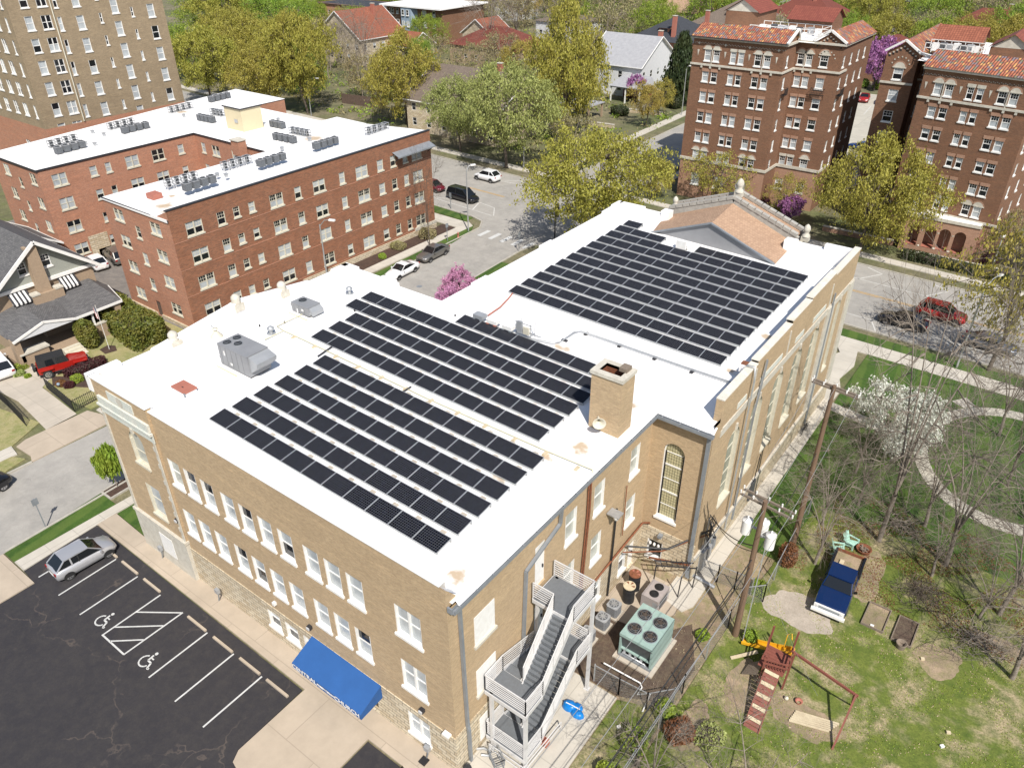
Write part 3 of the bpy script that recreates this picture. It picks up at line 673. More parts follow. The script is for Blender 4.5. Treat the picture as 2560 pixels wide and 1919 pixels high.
# church lot markings
lm = MB()
ZL = 0.066
sx = [-41.92, -39.4, -36.87, -34.6, -32.08, -29.6, -27.1]
for i, x in enumerate([-44.42] + sx):
    if i == 4: line(lm, [(x, 9.5), (x, 13.27)], 0.1, 'line_white', ZL)
    else: line(lm, [(x, 9.5), (x - .05, 13.25)], 0.1, 'line_white', ZL)
line(lm, [(-36.92, 9.52), (-34.6, 9.52)], 0.1, 'line_white', ZL + .004)
for a, b in (((-36.9, 11.6), (-34.65, 13.2)), ((-36.9, 10.2), (-34.65, 12.0)), ((-36.1, 9.55), (-34.65, 10.75))): line(lm, [a, b], 0.09, 'line_white', ZL + .004)
def wheelchair(cx, cy, s, rot=0.0):
    T = lambda x, y: (cx + (math.cos(rot) * x - math.sin(rot) * y) * s, cy + (math.sin(rot) * x + math.cos(rot) * y) * s)
    z = ZL
    lm.poly([(*T(.05 + .1 * math.cos(2 * math.pi * k / 12), .95 + .1 * math.sin(2 * math.pi * k / 12)), z) for k in range(12)], 'line_white')
    arc = [T(-.02 + .36 * math.cos(a), .3 + .36 * math.sin(a)) for a in [R(110 + 23 * k) for k in range(11)]]
    line(lm, arc, .09 * s, 'line_white', z); line(lm, [T(.02, .8), T(.06, .42), T(.36, .40), T(.50, .06), T(.62, .12)], .11 * s, 'line_white', z + .004); line(lm, [T(.05, .62), T(.3, .62)], .08 * s, 'line_white', z + .008)
wheelchair(-37.9, 9.75, 1.0); wheelchair(-33.2, 9.7, 1.0)
line(lm, [(-17.9, 8), (-17.9, 13.2)], 0.1, 'line_white', ZL); line(lm, [(-15.6, 8), (-15.6, 12.6)], 0.1, 'line_white', ZL)
struct('parking_markings', lm)
# ------------------------------------------------------------------ the church
CH = thing('church_building', 'large tan brick church with white flat roofs covered in solar panels', 'church', (-28, 38, 0)); CH0[0] = CH
def part(name, mb, parent): 
    o = mb.obj(name, parent); o.location = -parent.location; return o
FRS = Fr(0, 15.5, 0)                 # street-side front, facing -y
FRE = Fr(-15.0, 0, R(90))            # facing +x; u = y
FHS = Fr(0, 33.47, 0)
FHE = Fr(-11.4, 0, R(90))
def roofz(x): return 12.45 - (x + 42) * 0.62 / 27
up = [(-35.65, 0), (-34.15, 0), (-32.6, 0), (-30.82, 0), (-29.3, 0), (-27.75, 0), (-26.2, 0), (-24.3, 0), (-22.8, 0), (-21.3, 0)]
W, WE = 1.1, 1.08
holesF = [(x, x + W, 8.0, 9.85) for x, _ in up] + [(x, x + W, 4.28, 6.15) for x, _ in up] + [(-18.2, -16.62, 7.95, 9.85), (-18.2, -16.62, 4.18, 6.15)]
holesB = [(x, x + W, .95, 2.25) for x in (-28.95, -27.43, -25.9)] + [(-18.1, -16.65, .7, 2.35), (-24.5, -20.3, 0.1, 2.2)]
mb = MB(); wall(mb, FRS, -36.2, -15, 2.72, 12.72, holesF, 'tan_brick', .24)
mb.poly([(-15, 15.5, 11.5), (-15, 16.1, 11.5), (-15, 16.1, 11.9), (-15, 15.5, 12.7)], 'tan_brick')
part('front_wall', mb, CH)
mb = MB(); wall(mb, Fr(0, 15.46, 0), -36.2, -14.96, 0, 2.74, holesB, 'cream_stone', .28)
mb.poly([(-36.2, 15.46, 2.74), (-14.96, 15.46, 2.74), (-14.96, 15.5, 2.74), (-36.2, 15.5, 2.74)], 'cream_stone')
part('stone_base', mb, CH)
for x, _ in up:
    window(CH, FRS, x, x + W, 8.0, 9.85, 'dh', .22, mp='pane_pale' if rw.random() < .3 else None); window(CH, FRS, x, x + W, 4.28, 6.15, 'dh', .22)
for z0, z1 in ((7.95, 9.85), (4.18, 6.15)): window(CH, FRS, -18.2, -16.62, z0, z1, 'dh2', .22, mp='pane_blind')
for x in (-28.95, -27.43, -25.9): window(CH, Fr(0, 15.46, 0), x, x + W, .95, 2.25, 'dh', .25, mp='half')
window(CH, Fr(0, 15.46, 0), -18.1, -16.65, .7, 2.35, 'dh2', .25, mp='pane_blind')
d = MB(); d.box(-24.5, 15.70, .1, -20.3, 15.76, 2.2, 'pane_dark')
for x in (-24.5, -23.1, -21.7, -20.4): d.box(x, 15.64, .1, x + .1, 15.69, 2.2, 'white_paint')
part('entrance_door', d, CH)
# east wall
hE = [(24.42, 25.5, 8.1, 10.1), (27.18, 28.26, 8.1, 10.1), (31.06, 32.14, 8.1, 10.1), (24.42, 25.5, 4.4, 6.4), (27.18, 28.26, 4.4, 6.4), (31.06, 32.14, 4.4, 6.4),
      (17.15, 18.6, 7.7, 9.5), (17.15, 18.6, 4.15, 5.9), (21.8, 22.72, 7.2, 10.0), (21.8, 22.72, 3.6, 5.9)]
mb = MB(); wall(mb, FRE, 15.5, 33.47, 2.86, 11.6, hE, 'tan_brick', .24); part('east_wall', mb, CH)
hB = [(27.6, 28.6, .8, 2.4), (17.2, 17.8, .5, 2.3), (31.9, 32.8, .1, 2.3), (30.7, 31.6, .7, 2.3), (21.8, 22.7, .1, 2.2)]
mb = MB(); wall(mb, Fr(-14.96, 0, R(90)), 15.46, 33.43, 0, 2.86, hB, 'cream_stone', .26); mb.poly([(-14.96, 15.46, 2.86), (-14.96, 33.43, 2.86), (-15.0, 33.43, 2.86), (-15, 15.46, 2.86)], 'cream_stone')
part('east_stone_base', mb, CH)
for h in hE[:6]: window(CH, FRE, *h, 'dh', .22, mp='pane_pale')
window(CH, Fr(-14.96, 0, R(90)), 27.6, 28.6, .8, 2.4, 'dh', .22); window(CH, Fr(-14.96, 0, R(90)), 30.7, 31.6, .7, 2.3, 'lite', .22)
for i, h in enumerate(hE[6:8] + [hB[1]]):
    m = MB(); FRE.box(m, h[0], h[1], -.2, .02 + (.04 if i == 2 else 0), h[2], h[3], 'white_paint'); FRE.box(m, h[0] - .08, h[1] + .08, -.1, .12, h[2] - .16, h[2] - .002, 'stone_white') if i < 2 else None
    part('window_board', m, CH)
for i, h in enumerate((hE[8], hE[9], hB[2], hB[4])):
    m = MB(); FRE.box(m, h[0], h[1], -.2, -.1, h[2], h[3], 'white_paint')
    FRE.box(m, h[0], h[1], -.1, -.06, h[2] + 2.02, h[2] + 2.08, 'dark_metal') if i == 0 else None
    dd = part('door', m, CH)
    k = MB(); FRE.box(k, h[1] - .2, h[1] - .14, -.1, -.03, h[2] + .95, h[2] + 1.15, 'dark_metal'); k.obj('handle', dd)
# hall south-facing wall with stained glass
hS = [(-14.18, -12.82, 4.1, 9.75, 1)]
mb = MB(); wall(mb, FHS, -15, -11.4, 3.1, 11.6, hS, 'tan_brick', .28); part('hall_south_wall', mb, CH)
mb = MB(); wall(mb, Fr(0, 33.43, 0), -15.0, -11.36, 0, 3.1, [(-14.45, -13.4, .7, 2.1)], 'cream_stone', .3); mb.poly([(-15, 33.43, 3.1), (-11.36, 33.43, 3.1), (-11.36, 33.47, 3.1), (-15, 33.47, 3.1)], 'cream_stone'); part('hall_stone_base', mb, CH)
def stainmat():
    m, nt, b = _mat('stained_glass')
    tc = nd(nt, 'ShaderNodeTexCoord').outputs['UV']
    t = nd(nt, 'ShaderNodeTexBrick'); t.offset = 0.0
    t.inputs['Color1'].default_value = (0.50, 0.45, 0.27, 1); t.inputs['Color2'].default_value = (0.42, 0.39, 0.24, 1); t.inputs['Mortar'].default_value = (0.05, 0.05, 0.03, 1)
    t.inputs['Scale'].default_value = 1; t.inputs['Mortar Size'].default_value = 0.012; t.inputs['Brick Width'].default_value = 0.16; t.inputs['Row Height'].default_value = 0.2
    nt.links.new(tc, t.inputs[0]); nt.links.new(t.outputs[0], b.inputs['Base Color']); b.inputs['Roughness'].default_value = 0.3
stainmat()
mat('pane_green', (0.23, 0.25, 0.20), (0.16, 0.18, 0.145), 0.8, 0.2, fine=False)
mat('coping_white', (0.78, 0.74, 0.66), (0.70, 0.64, 0.53), 1.5, 0.8)
s_ = window(CH, FHS, -14.18, -12.82, 4.1, 9.75, 'stain', .26, mp='stained_glass')
bd = MB()
FHS.box(bd, -12.98, -12.90, -.24, -.18, 4.2, 9.0, 'black'); FHS.box(bd, -14.10, -14.02, -.24, -.18, 4.2, 9.0, 'black')
part('window_border', bd, CH)
window(CH, Fr(0, 33.43, 0), -14.45, -13.4, .7, 2.1, 'fixed', .26, mp='pane_dark')
m = MB()
for k in range(3): m.lathe([(.001, 0), (.07, .02), (.09, .12), (.05, .24), (.001, .26)], -14.2 + k * .28, 33.32, 'white_paint', 10)
for v in range(len(m.v)): m.v[v] = (m.v[v][0], m.v[v][1], m.v[v][2] + 1.78)
part('vent_elbow', m, CH)
# hall east wall
hH = [(36.2, 37.95, 4.3, 9.7, 1), (39.6, 41.4, 4.25, 10.05, 1), (43.2, 45.05, 4.3, 10.1, 1), (46.75, 48.55, 4.3, 10.2, 1), (50.3, 52.1, 4.4, 10.3, 1), (55.9, 56.95, 4.4, 10.4, 1)]
prof = [(33.5, 34.2, 11.75), (34.2, 39.0, 13.15), (39.0, 44.6, 13.35), (44.6, 48.2, 13.6), (48.2, 53.4, 13.75), (53.4, 59.3, 13.55)]
mb = MB()
wall(mb, FHE, 33.5, 59.3, 1.9, 12.0, hH, 'tan_brick', .34, 'cream_paint')
for a, b, z in prof: mb.poly([FHE.P(a, 0, 12.0), FHE.P(b, 0, 12.0), FHE.P(b, 0, z), FHE.P(a, 0, z)], 'tan_brick')
for a, b, z in prof:   # inner faces of the parapet, coated white
    mb.poly([FHE.P(a, -.42, 11.5), FHE.P(a, -.42, z), FHE.P(b, -.42, z), FHE.P(b, -.42, 11.5)], 'membrane')
mb.poly([FHE.P(34.2, -.42, 11.7), FHE.P(34.2, 0, 11.7), FHE.P(34.2, 0, 13.15), FHE.P(34.2, -.42, 13.15)], 'tan_brick')
mb.poly([FHE.P(59.3, -.42, 0), FHE.P(59.3, 0, 0), FHE.P(59.3, 0, 13.55), FHE.P(59.3, -.42, 13.55)], 'tan_brick')
part('hall_east_wall', mb, CH)
mb = MB(); FHE.box(mb, 33.5, 59.35, -.1, .10, 0, 1.9, 'cream_stone'); FHE.box(mb, 33.5, 59.4, -.1, .16, 1.9, 2.1, 'stone_white'); part('hall_plinth', mb, CH)
mb = MB()
for a, b, z in prof[1:]: FHE.box(mb, a - .01, b + .01, -.44, .04, z, z + .07, 'coping_white')
part('parapet_coping', mb, CH)
mb = MB()
FHE.box(mb, 34.7, 59.35, .002, .07, 11.0, 11.12, 'stone_white')
FHE.box(mb, 34.5, 59.35, .002, .04, 10.55, 11.0, 'stone_white')
for a in (38.9, 44.6, 53.2): FHE.box(mb, a - .09, a + .09, .003, .05, 11.2, 12.9, 'stone_white')
FHE.box(mb, 53.0, 54.6, .003, .13, 2.1, 11.0, 'stone_white'); FHE.box(mb, 58.3, 59.38, .003, .13, 2.1, 11.0, 'stone_white')
for a, b in ((36, 38.2), (39.4, 44), (45.5, 48.0), (49, 52.6)): FHE.box(mb, a + .6, b - .3, .003, .04, 11.3, 11.7, 'copper_white')
for h in hH: FHE.box(mb, (h[0] + h[1]) / 2 - .1, (h[0] + h[1]) / 2 + .1, .003, .1, h[3] - .02, h[3] + .4, 'stone_white')
part('cornice', mb, CH)
for h in hH: window(CH, FHE, *h[:4], 'stain', .33, mf='cream_paint', mp='pane_green', ms='cream_paint')
# south-west wing
FW = Fr(0, 15.36, 0)
hW = [(-39.2, -37.75, 8.1, 10.45, 1), (-39.1, -37.65, 4.15, 6.5)]
mb = MB(); wall(mb, FW, -41.5, -36.15, 3.3, 12.95, hW, 'tan_brick', .26, 'cream_paint')
mb.poly([FW.P(-36.15, 0, 0), FW.P(-36.15, -.3, 0), FW.P(-36.15, -.3, 12.95), FW.P(-36.15, 0, 12.95)], 'tan_brick')
part('wing_wall', mb, CH)
mb = MB(); FW.box(mb, -41.7, -36.1, -.2, .12, 0, 3.1, 'stone_white'); FW.box(mb, -41.75, -36.05, -.2, .18, 3.1, 3.3, 'stone_white'); FW.box(mb, -39.2, -37.8, .12, .14, .9, 2.5, 'white_paint'); part('wing_plinth', mb, CH)
mb = MB(); FW.box(mb, -41.6, -36.08, .002, .2, 11.22, 11.36, 'copper_white'); FW.box(mb, -41.55, -36.08, .003, .06, 10.7, 11.2, 'copper_white'); FW.box(mb, -41.4, -36.2, .003, .14, 11.4, 11.9, 'copper_white')
FW.box(mb, -41.58, -41.35, .003, .08, 3.3, 10.7, 'stone_white'); FW.box(mb, -36.32, -36.13, .003, .06, 3.3, 10.7, 'stone_white')
for k in range(12): FW.box(mb, -36.5 if k % 2 else -36.4, -36.32, .004, .05, 3.4 + k * .6, 3.7 + k * .6, 'stone_white')
FW.box(mb, -38.6, -38.35, .003, .1, 10.4, 10.72, 'stone_white')
part('wing_cornice', mb, CH)
mb = MB(); FW.box(mb, -40.2, -37.6, .003, .05, 12.0, 12.6, 'copper_white'); mb2 = [FW.P(-38.9 + .33 * math.cos(t), .055, 12.3 + .33 * math.sin(t)) for t in [2 * math.pi * k / 14 for k in range(14)]]; mb.poly(mb2, 'stone_white'); part('relief_panel', mb, CH)
window(CH, FW, *hW[0][:4], 'arch', .24, mf='cream_paint', mp='pane_pale', ms='cream_paint'); window(CH, FW, *hW[1], 'dh', .24, mf='cream_paint', mp='pane_blind', ms='cream_paint')
# hidden outer walls (west, north)
mb = MB()
FRW = Fr(-42.0, 0, R(-90)); mb.poly([(-41.8, 15.4, 0), (-42.0, 35.2, 0), (-42.0, 35.2, 12.2), (-41.8, 15.4, 12.2)][::-1], 'tan_brick')
mb.poly([(-42.0, 35.2, 0), (-32.1, 35.2, 0), (-32.1, 35.2, 12.1), (-42.0, 35.2, 12.1)][::-1], 'tan_brick')
mb.poly([(-32.1, 35.2, 0), (-32.1, 59.5, 0), (-32.1, 59.5, 12.1), (-32.1, 35.2, 12.1)][::-1], 'tan_brick')
mb.poly([(-32.1, 59.5, 0), (-11.4, 59.3, 0), (-11.4, 59.3, 11.9), (-32.1, 59.5, 11.9)][::-1], 'tan_brick')
mb.box(-41.8, 15.36, 0, -41.5, 15.9, 12.9, 'tan_brick')
part('outer_wall', mb, CH)
# roof
mb = MB()
A = lambda x, y, dz=0: (x, y, roofz(x) + dz)
mb.poly([A(-42.0, 15.7), A(-14.85, 15.7), A(-14.85, 33.6), A(-32.1, 33.6), A(-32.1, 35.1), A(-42.0, 35.1)], 'membrane_stained')
mb.poly([A(-32.1, 33.6), A(-11.55, 33.6), A(-11.55, 59.3), A(-32.1, 59.3)], 'membrane_stained')
mb.add([(-15.05, 33.22, 11.5), (-11.3, 33.22, 11.45), (-11.3, 33.66, 11.74), (-15.05, 33.66, 11.84)], [(0, 1, 2, 3)], 'membrane'); mb.add([(-14.86, 15.9, 11.84), (-14.66, 15.9, 11.66), (-14.66, 33.3, 11.6), (-14.86, 33.5, 11.82)], [(0, 1, 2, 3)], 'membrane')
part('roof', mb, CH)
mb = MB()
mb.box(-36.2, 15.45, 12.70, -15.3, 15.86, 12.76, 'membrane'); mb.poly([(-36.2, 15.86, 12.2), (-36.2, 15.86, 12.72), (-15.3, 15.86, 12.72), (-15.3, 15.86, 11.8)], 'membrane')
mb.box(-41.9, 15.3, 12.93, -36.1, 15.8, 13.0, 'membrane'); mb.box(-41.6, 15.7, 12.2, -36.2, 15.8, 12.93, 'membrane')
mb.add([(-15.3, 15.45, 12.76), (-14.97, 15.45, 12.74), (-14.97, 16.15, 11.95), (-15.3, 16.15, 12.0)], [(0, 1, 2, 3)], 'membrane')
part('parapet', mb, CH); mb = MB()
ys = [15.3, 17.3, 17.35, 19.4, 19.45, 26.0, 31.8, 31.85, 34.0, 34.05, 35.5]; zt = [13.0, 13.0, 12.65, 12.65, 12.75, 13.55, 12.75, 12.65, 12.65, 12.8, 12.8]
for i in range(len(ys) - 1):
    a, b, za, zb = ys[i], ys[i + 1], zt[i], zt[i + 1]
    mb.add([(-42.3, a, 11.9), (-41.85, a, 11.9), (-41.85, b, 11.9), (-42.3, b, 11.9), (-42.3, a, za), (-41.85, a, za), (-41.85, b, zb), (-42.3, b, zb)], [(4, 5, 6, 7), (0, 1, 5, 4), (1, 2, 6, 5), (2, 3, 7, 6), (3, 0, 4, 7)], 'membrane')
part('parapet', mb, CH); mb = MB()
mb.box(-42.3, 35.0, 12.0, -36.6, 35.4, 12.75, 'membrane'); mb.box(-36.6, 35.0, 12.0, -32.3, 35.3, 12.55, 'membrane')
for a, b in ((-42.3, -40.9), (-38.4, -37.0)): mb.box(a, 35.05, 12.0, b, 35.6, 12.8, 'membrane')
part('parapet', mb, CH); mb = MB()
for a, b, z in ((35.3, 38.5, 12.55), (38.5, 40.2, 12.7), (40.2, 47.0, 12.55), (47.0, 48.6, 12.75), (48.6, 56.6, 12.6), (56.6, 58.2, 12.8), (58.2, 59.6, 12.95)): mb.box(-32.5, a, 12.0, -32.0, b, z, 'membrane')
for a, b, z in ((-32.2, -29.8, 12.95), (-29.8, -27.3, 12.75), (-16.6, -14.0, 12.9), (-14.0, -11.5, 13.3)): mb.box(a, 59.1, 11.6, b, 59.6, z, 'membrane')
mb.box(-28.0, 59.0, 11.9, -27.2, 59.8, 13.1, 'membrane'); mb.box(-17.1, 59.0, 11.7, -16.2, 59.8, 13.0, 'membrane')
part('parapet', mb, CH)
for (x, y, z, nm) in ((-42.1, 20.9, 12.8, 0), (-42.1, 25.7, 13.45, 0), (-42.1, 29.4, 13.0, 0)):
    z -= .15; m = MB(); m.box(x - .35, y - .35, z - .4, x + .35, y + .35, z + .12, 'stone_white'); m.lathe([(.32, z + .12), (.34, z + .22), (.27, z + .3), (.32, z + .42), (.28, z + .6), (.15, z + .72), (.001, z + .76)], x, y, 'stone_white', 9)
    part('finial', m, CH)
# gabled roof behind the pediment: stub gable towards us, stone rakes to the north
mb = MB()
gx0, gx1, gxp, yf_, yb = -27.7, -16.9, -22.3, 56.5, 60.6
zb_, zp = 12.0, 14.0
G0, G1, GP = (gx0, yf_, zb_), (gx1, yf_, zb_ - .05), (gxp, yf_, zp)
H0, H1, HP = (gx0, yb, zb_ + .6), (gx1, yb, zb_ + .6), (gxp, yb, zp + .55)
mb.poly([(gx0 - .2, yf_ - .12, zb_ - .1), (gxp, yf_ - .12, zp), (gxp, yb, zp + .5), (gx0 - .2, yb, zb_ + .3)], 'shingle_tan')
mb.poly([(gxp, yf_ - .12, zp), (gx1 + .2, yf_ - .12, zb_ - .12), (gx1 + .2, yb, zb_ + .3), (gxp, yb, zp + .5)], 'shingle_tan')
part('shingle_roof', mb, CH)
mb = MB(); mb.poly([(gx0, yf_ + .05, zb_ - .3), (gx1, yf_ + .05, zb_ - .3), (gx1, yf_ + .05, zb_ + .05), (gxp, yf_ + .05, zp - .06), (gx0, yf_ + .05, zb_ + .05)], 'rtu_grey')
mb.beam((gx0 - .2, yf_ - .1, zb_ - .08), (gxp, yf_ - .1, zp + .02), .16, .12, 'gutter_grey'); mb.beam((gxp, yf_ - .1, zp + .02), (gx1 + .2, yf_ - .1, zb_ - .1), .16, .12, 'gutter_grey')
part('gable_end', mb, CH)
mb = MB()
for y, dz in ((60.7, 0.0), (62.3, -.05)):
    for sx_ in (-1, 1):
        a = Vector((gxp, y, zp + 1.0 + dz)); b = Vector((gxp + sx_ * 5.7, y, zb_ + .95 + dz))
        n = 9
        for k in range(n):
            p, q = a.lerp(b, k / n + .006), a.lerp(b, (k + 1) / n - .006)
            mb.beam(p, q, .42, .26, 'stone_grey')
        mb.beam(a - Vector((0, 0, .5)), b - Vector((0, 0, .5)), .30, .8, 'stone_grey')
part('pediment_coping', mb, CH)
mb = MB()
for sx_ in (-1, 1):
    mb.poly([(gxp, 60.85, zp + .8), (gxp, 62.15, zp + .75), (gxp + sx_ * 5.6, 62.15, zb_ + .75), (gxp + sx_ * 5.6, 60.85, zb_ + .8)], 'shingle_tan')
mb.box(-28.3, 59.5, 0, -16.3, 62.4, 12.3, 'stone_white')
mb.poly([(-28.1, 62.45, 12.3), (-16.5, 62.45, 12.3), (gxp, 62.45, zp + .8)][::-1], 'stone_white')
part('portico_block', mb, CH)
for x, y, z, s in ((gxp, 61.6, zp + 1.1, .8), (-28.1, 62.0, 12.6, .62), (-16.2, 61.6, 12.6, .72)):
    m = MB(); m.box(x - .42 * s, y - .35 * s, z - .3, x + .42 * s, y + .35 * s, z + .12 * s, 'stone_white')
    m.lathe([(.46 * s, z + .12 * s), (.40 * s, z + .35 * s), (.24 * s, z + .5 * s), (.36 * s, z + .75 * s), (.40 * s, z + 1.0 * s), (.30 * s, z + 1.3 * s), (.12 * s, z + 1.5 * s), (.001, z + 1.56 * s)], x, y, 'stone_white', 12)
    part('finial', m, CH)
# chimney
cx0, cx1, cy0, cy1, cz = -16.95, -15.12, 29.5, 30.85, 15.45
mb = MB()
F_ = 'tan_brick'
for a, b in (((cx0, cy0), (cx1, cy0)), ((cx1, cy0), (cx1, cy1)), ((cx1, cy1), (cx0, cy1)), ((cx0, cy1), (cx0, cy0))): mb.poly([(*a, 11.6), (*b, 11.6), (*b, cz - .2), (*a, cz - .2)], F_)
i = .28
for a, b in (((cx0 + i, cy0 + i), (cx1 - i, cy0 + i)), ((cx1 - i, cy0 + i), (cx1 - i, cy1 - i)), ((cx1 - i, cy1 - i), (cx0 + i, cy1 - i)), ((cx0 + i, cy1 - i), (cx0 + i, cy0 + i))): mb.poly([(*b, 13.8), (*a, 13.8), (*a, cz - .02), (*b, cz - .02)], 'rust')
mb.poly([(cx0 + i, cy0 + i, 13.9), (cx1 - i, cy0 + i, 13.9), (cx1 - i, cy1 - i, 13.9), (cx0 + i, cy1 - i, 13.9)], 'black')
ch = part('chimney', mb, CH)
mb = MB(); o = .07
mb.box(cx0 - o, cy0 - o, cz - .2, cx1 + o, cy0 + i, cz, 'stone_white'); mb.box(cx0 - o, cy1 - i, cz - .2, cx1 + o, cy1 + o, cz, 'stone_white')
mb.box(cx0 - o, cy0 + i, cz - .2, cx0 + i, cy1 - i, cz, 'stone_white'); mb.box(cx1 - i, cy0 + i, cz - .2, cx1 + o, cy1 - i, cz, 'stone_white')
mb.box(-15.75, 30.2, cz, -15.3, 30.75, cz + .22, 'wood_grey')
mb.obj('chimney_cap', ch)
mb = MB(); mb.lathe([(.05, 0), (.07, .2), (.12, .4), (.25, .6), (.36, .68), (.34, .68), (.22, .58), (.09, .38), (.03, .2)], 0, 0, 'cream_paint', 16)
o = mb.obj('horn_speaker', ch, (-16.35, 29.45, 12.75)); o.rotation_euler = (R(88), 0, R(35))
# gutters and downspouts
mb = MB()
def gutter(p, q, n):
    p, q = Vector(p), Vector(q); d = (q - p).normalized()
    mb.beam(p + Vector((0, 0, -.09)), q + Vector((0, 0, -.09)), .22, .03, 'gutter_grey')
    mb.beam(p + Vector(n) * .11, q + Vector(n) * .11, .025, .2, 'gutter_grey')
    mb.beam(p - Vector(n) * .11, q - Vector(n) * .11, .025, .16, 'gutter_grey')
    L = (q - p).length
    for k in range(int(L / 1.1)): c = p + d * (k * 1.1 + .4); mb.beam(c - Vector(n) * .1 + Vector((0, 0, .05)), c + Vector(n) * .11 + Vector((0, 0, .05)), .05, .02, 'galvanised')
gutter((-14.66, 15.5, 11.62), (-14.66, 33.1, 11.52), (1, 0, 0)); gutter((-14.75, 33.12, 11.48), (-11.25, 33.12, 11.42), (0, -1, 0))
mb.box(-14.9, 15.42, 11.55, -14.64, 15.5, 11.85, 'gutter_grey')
part('gutter', mb, CH)
def spout(pts, w=.16):
    m = MB()
    for a, b in zip(pts, pts[1:]): m.beam(a, b, w, w * .8, 'gutter_grey')
    part('downspout', m, CH)
spout([(-14.8, 16.15, 11.6), (-14.88, 16.15, 11.2), (-14.88, 16.25, 3.0), (-14.82, 16.25, 2.7), (-14.82, 16.28, .2)])
spout([(-14.8, 23.75, 11.55), (-14.88, 23.75, 10.2), (-14.88, 20.9, 9.3), (-14.88, 20.7, 4.2), (-14.85, 20.7, .3)])
spout([(-11.55, 33.3, 11.5), (-11.55, 33.36, 11.1), (-11.55, 33.36, .5), (-11.3, 33.9, .4)], .2)
spout([(-11.3, 40.2, 12.9), (-11.24, 40.2, 12.9), (-11.24, 39.6, 9.5), (-11.24, 39.4, 1.0)], .11); spout([(-11.26, 53.8, 12.0), (-11.2, 53.8, .6)], .12)
m = MB()
for dx in (0, .22): m.tube([(-14.9, 26.35 + dx, 11.6), (-14.88, 26.35 + dx, 9), (-14.88, 26.0 + dx, 3)], .05, 'rust', 6)
m.tube([(-14.85, 29.6, 7.0), (-14.85, 29.5, 3.0), (-14.85, 29.4, .2)], .06, 'black', 6)
m.tube([(-14.85, 27.4, 2.9), (-14.85, 33.3, 3.2), (-14.4, 33.35, 3.4)], .07, 'rust', 6)
m.tube([(-14.85, 30.6, 8.0), (-14.85, 30.6, 4.2)], .03, 'rust', 5)
part('wall_pipe', m, CH)
# awning over the entrance
aw = MB()
x0, x1 = -25.0, -19.85
aw.poly([(x0, 15.44, 2.80), (x0, 13.95, 2.15), (x1, 13.95, 2.15), (x1, 15.44, 2.80)], 'awning_blue')
aw.poly([(x0, 13.95, 2.15), (x0, 13.95, 1.76), (x1, 13.95, 1.76), (x1, 13.95, 2.15)], 'awning_blue')
for x in (x0, x1): aw.poly([(x, 15.44, 2.80), (x, 13.95, 2.15), (x, 13.95, 1.76), (x, 15.44, 1.85)], 'awning_blue')
awn = part('awning', aw, CH)
for s, cxx, sz in (('CENTRAL', -24.05, .44), ('PRESBYTERIAN', -22.42, .19), ('CHURCH', -20.85, .44)):
    t = txt_mesh(s, sz, off=.008); t.materials.clear(); t.materials.append(MATS['white_paint'])
    o = link('lettering', t, awn, (cxx, 13.935, 1.97)); o.rotation_euler = (R(90), 0, 0)
# wall lamps, small fixtures
m = MB()
for x, y, z, in ((-36.4, 15.25, 4.8), (-25.0, 15.3, 3.4), (-17.0, 15.3, 3.2)): m.box(x - .12, y, z, x + .12, y + .2, z + .22, 'dark_metal'); m.box(x - .1, y - .06, z + .03, x + .1, y, z + .18, 'lens_clear')
m.box(-15.6, 15.2, 2.9, -15.2, 15.45, 3.02, 'white_paint'); m.box(-28.0, 15.3, 3.3, -27.8, 15.48, 3.5, 'white_paint')
m.box(-13.7, 33.1, 2.75, -13.45, 33.4, 2.95, 'gutter_grey')
for dx in (-.18, .18): m.lathe([(.02, 0), (.14, .1), (.16, .3)], -14.4, 28.9 + dx, 'white_paint', 10)
for k in range(len(m.v) - 60, len(m.v)): m.v[k] = (m.v[k][0], m.v[k][1], m.v[k][2] + 7.0)
m.box(-14.95, 28.6, 7.25, -14.2, 29.2, 7.33, 'galvanised')
part('wall_lamp', m, CH)
# ------------------------------------------------------------------ red brick apartment block with white roof
RB = thing('apartment_building', 'low U-shaped red brick apartment block with flat white roof behind the church', 'building', (-82, 54, 0))
cols2 = [(36.0, 37.75), (45.55, 47.2), (51.2, 52.85), (57.35, 59.15), (66.4, 68.1)]
cols1 = [(39.37, 40.25, 0), (41.2, 41.95, 1), (43.0, 43.75, 1), (48.73, 49.6, 0), (54.9, 55.7, 0), (60.67, 61.6, 0), (62.8, 63.65, 0), (64.85, 65.65, 0)]
tops = [10.82, 8.1, 5.42, 2.52]
FE = Fr(-64.6, 0, R(90)); hs = []; wins = []
for t in tops:
    for a, b in cols2: wins.append((a, b, t - 1.3, t, 'lite2'))
    for a, b, k in cols1: wins.append((a, b, t - (1.0 if k else 1.25), t, 'lite'))
mb = MB(); wall(mb, FE, 34.5, 69.8, 0, 12.35, [w[:4] for w in wins], 'dark_brick', .18); part('street_wall', mb, RB)
for w in wins: window(RB, FE, *w[:4], w[4], .16, mf='cream_paint', ms='cream_paint')
mb = MB()
for t in tops: FE.box(mb, 34.5, 69.8, .001, .03, t - 1.62, t - 1.55, 'orange_brick')
FE.box(mb, 34.45, 69.85, -.3, .05, 12.35, 12.45, 'dark_metal'); part('string_course', mb, RB)
mb = MB(); FE.box(mb, 48, 69.9, .001, .16, 0, .75, 'cream_stone'); FE.box(mb, 66, 69.9, .001, .18, .75, 1.1, 'stone_white'); part('stone_footing', mb, RB)
mb = MB(); mb.poly([FE.P(63.2, 0.01, 11.15), FE.P(69.6, .01, 11.15), FE.P(69.6, 1.0, 10.75), FE.P(63.2, 1.0, 10.75)], 'gutter_grey'); FE.box(mb, 63.2, 69.6, .9, 1.02, 10.6, 10.75, 'gutter_grey')
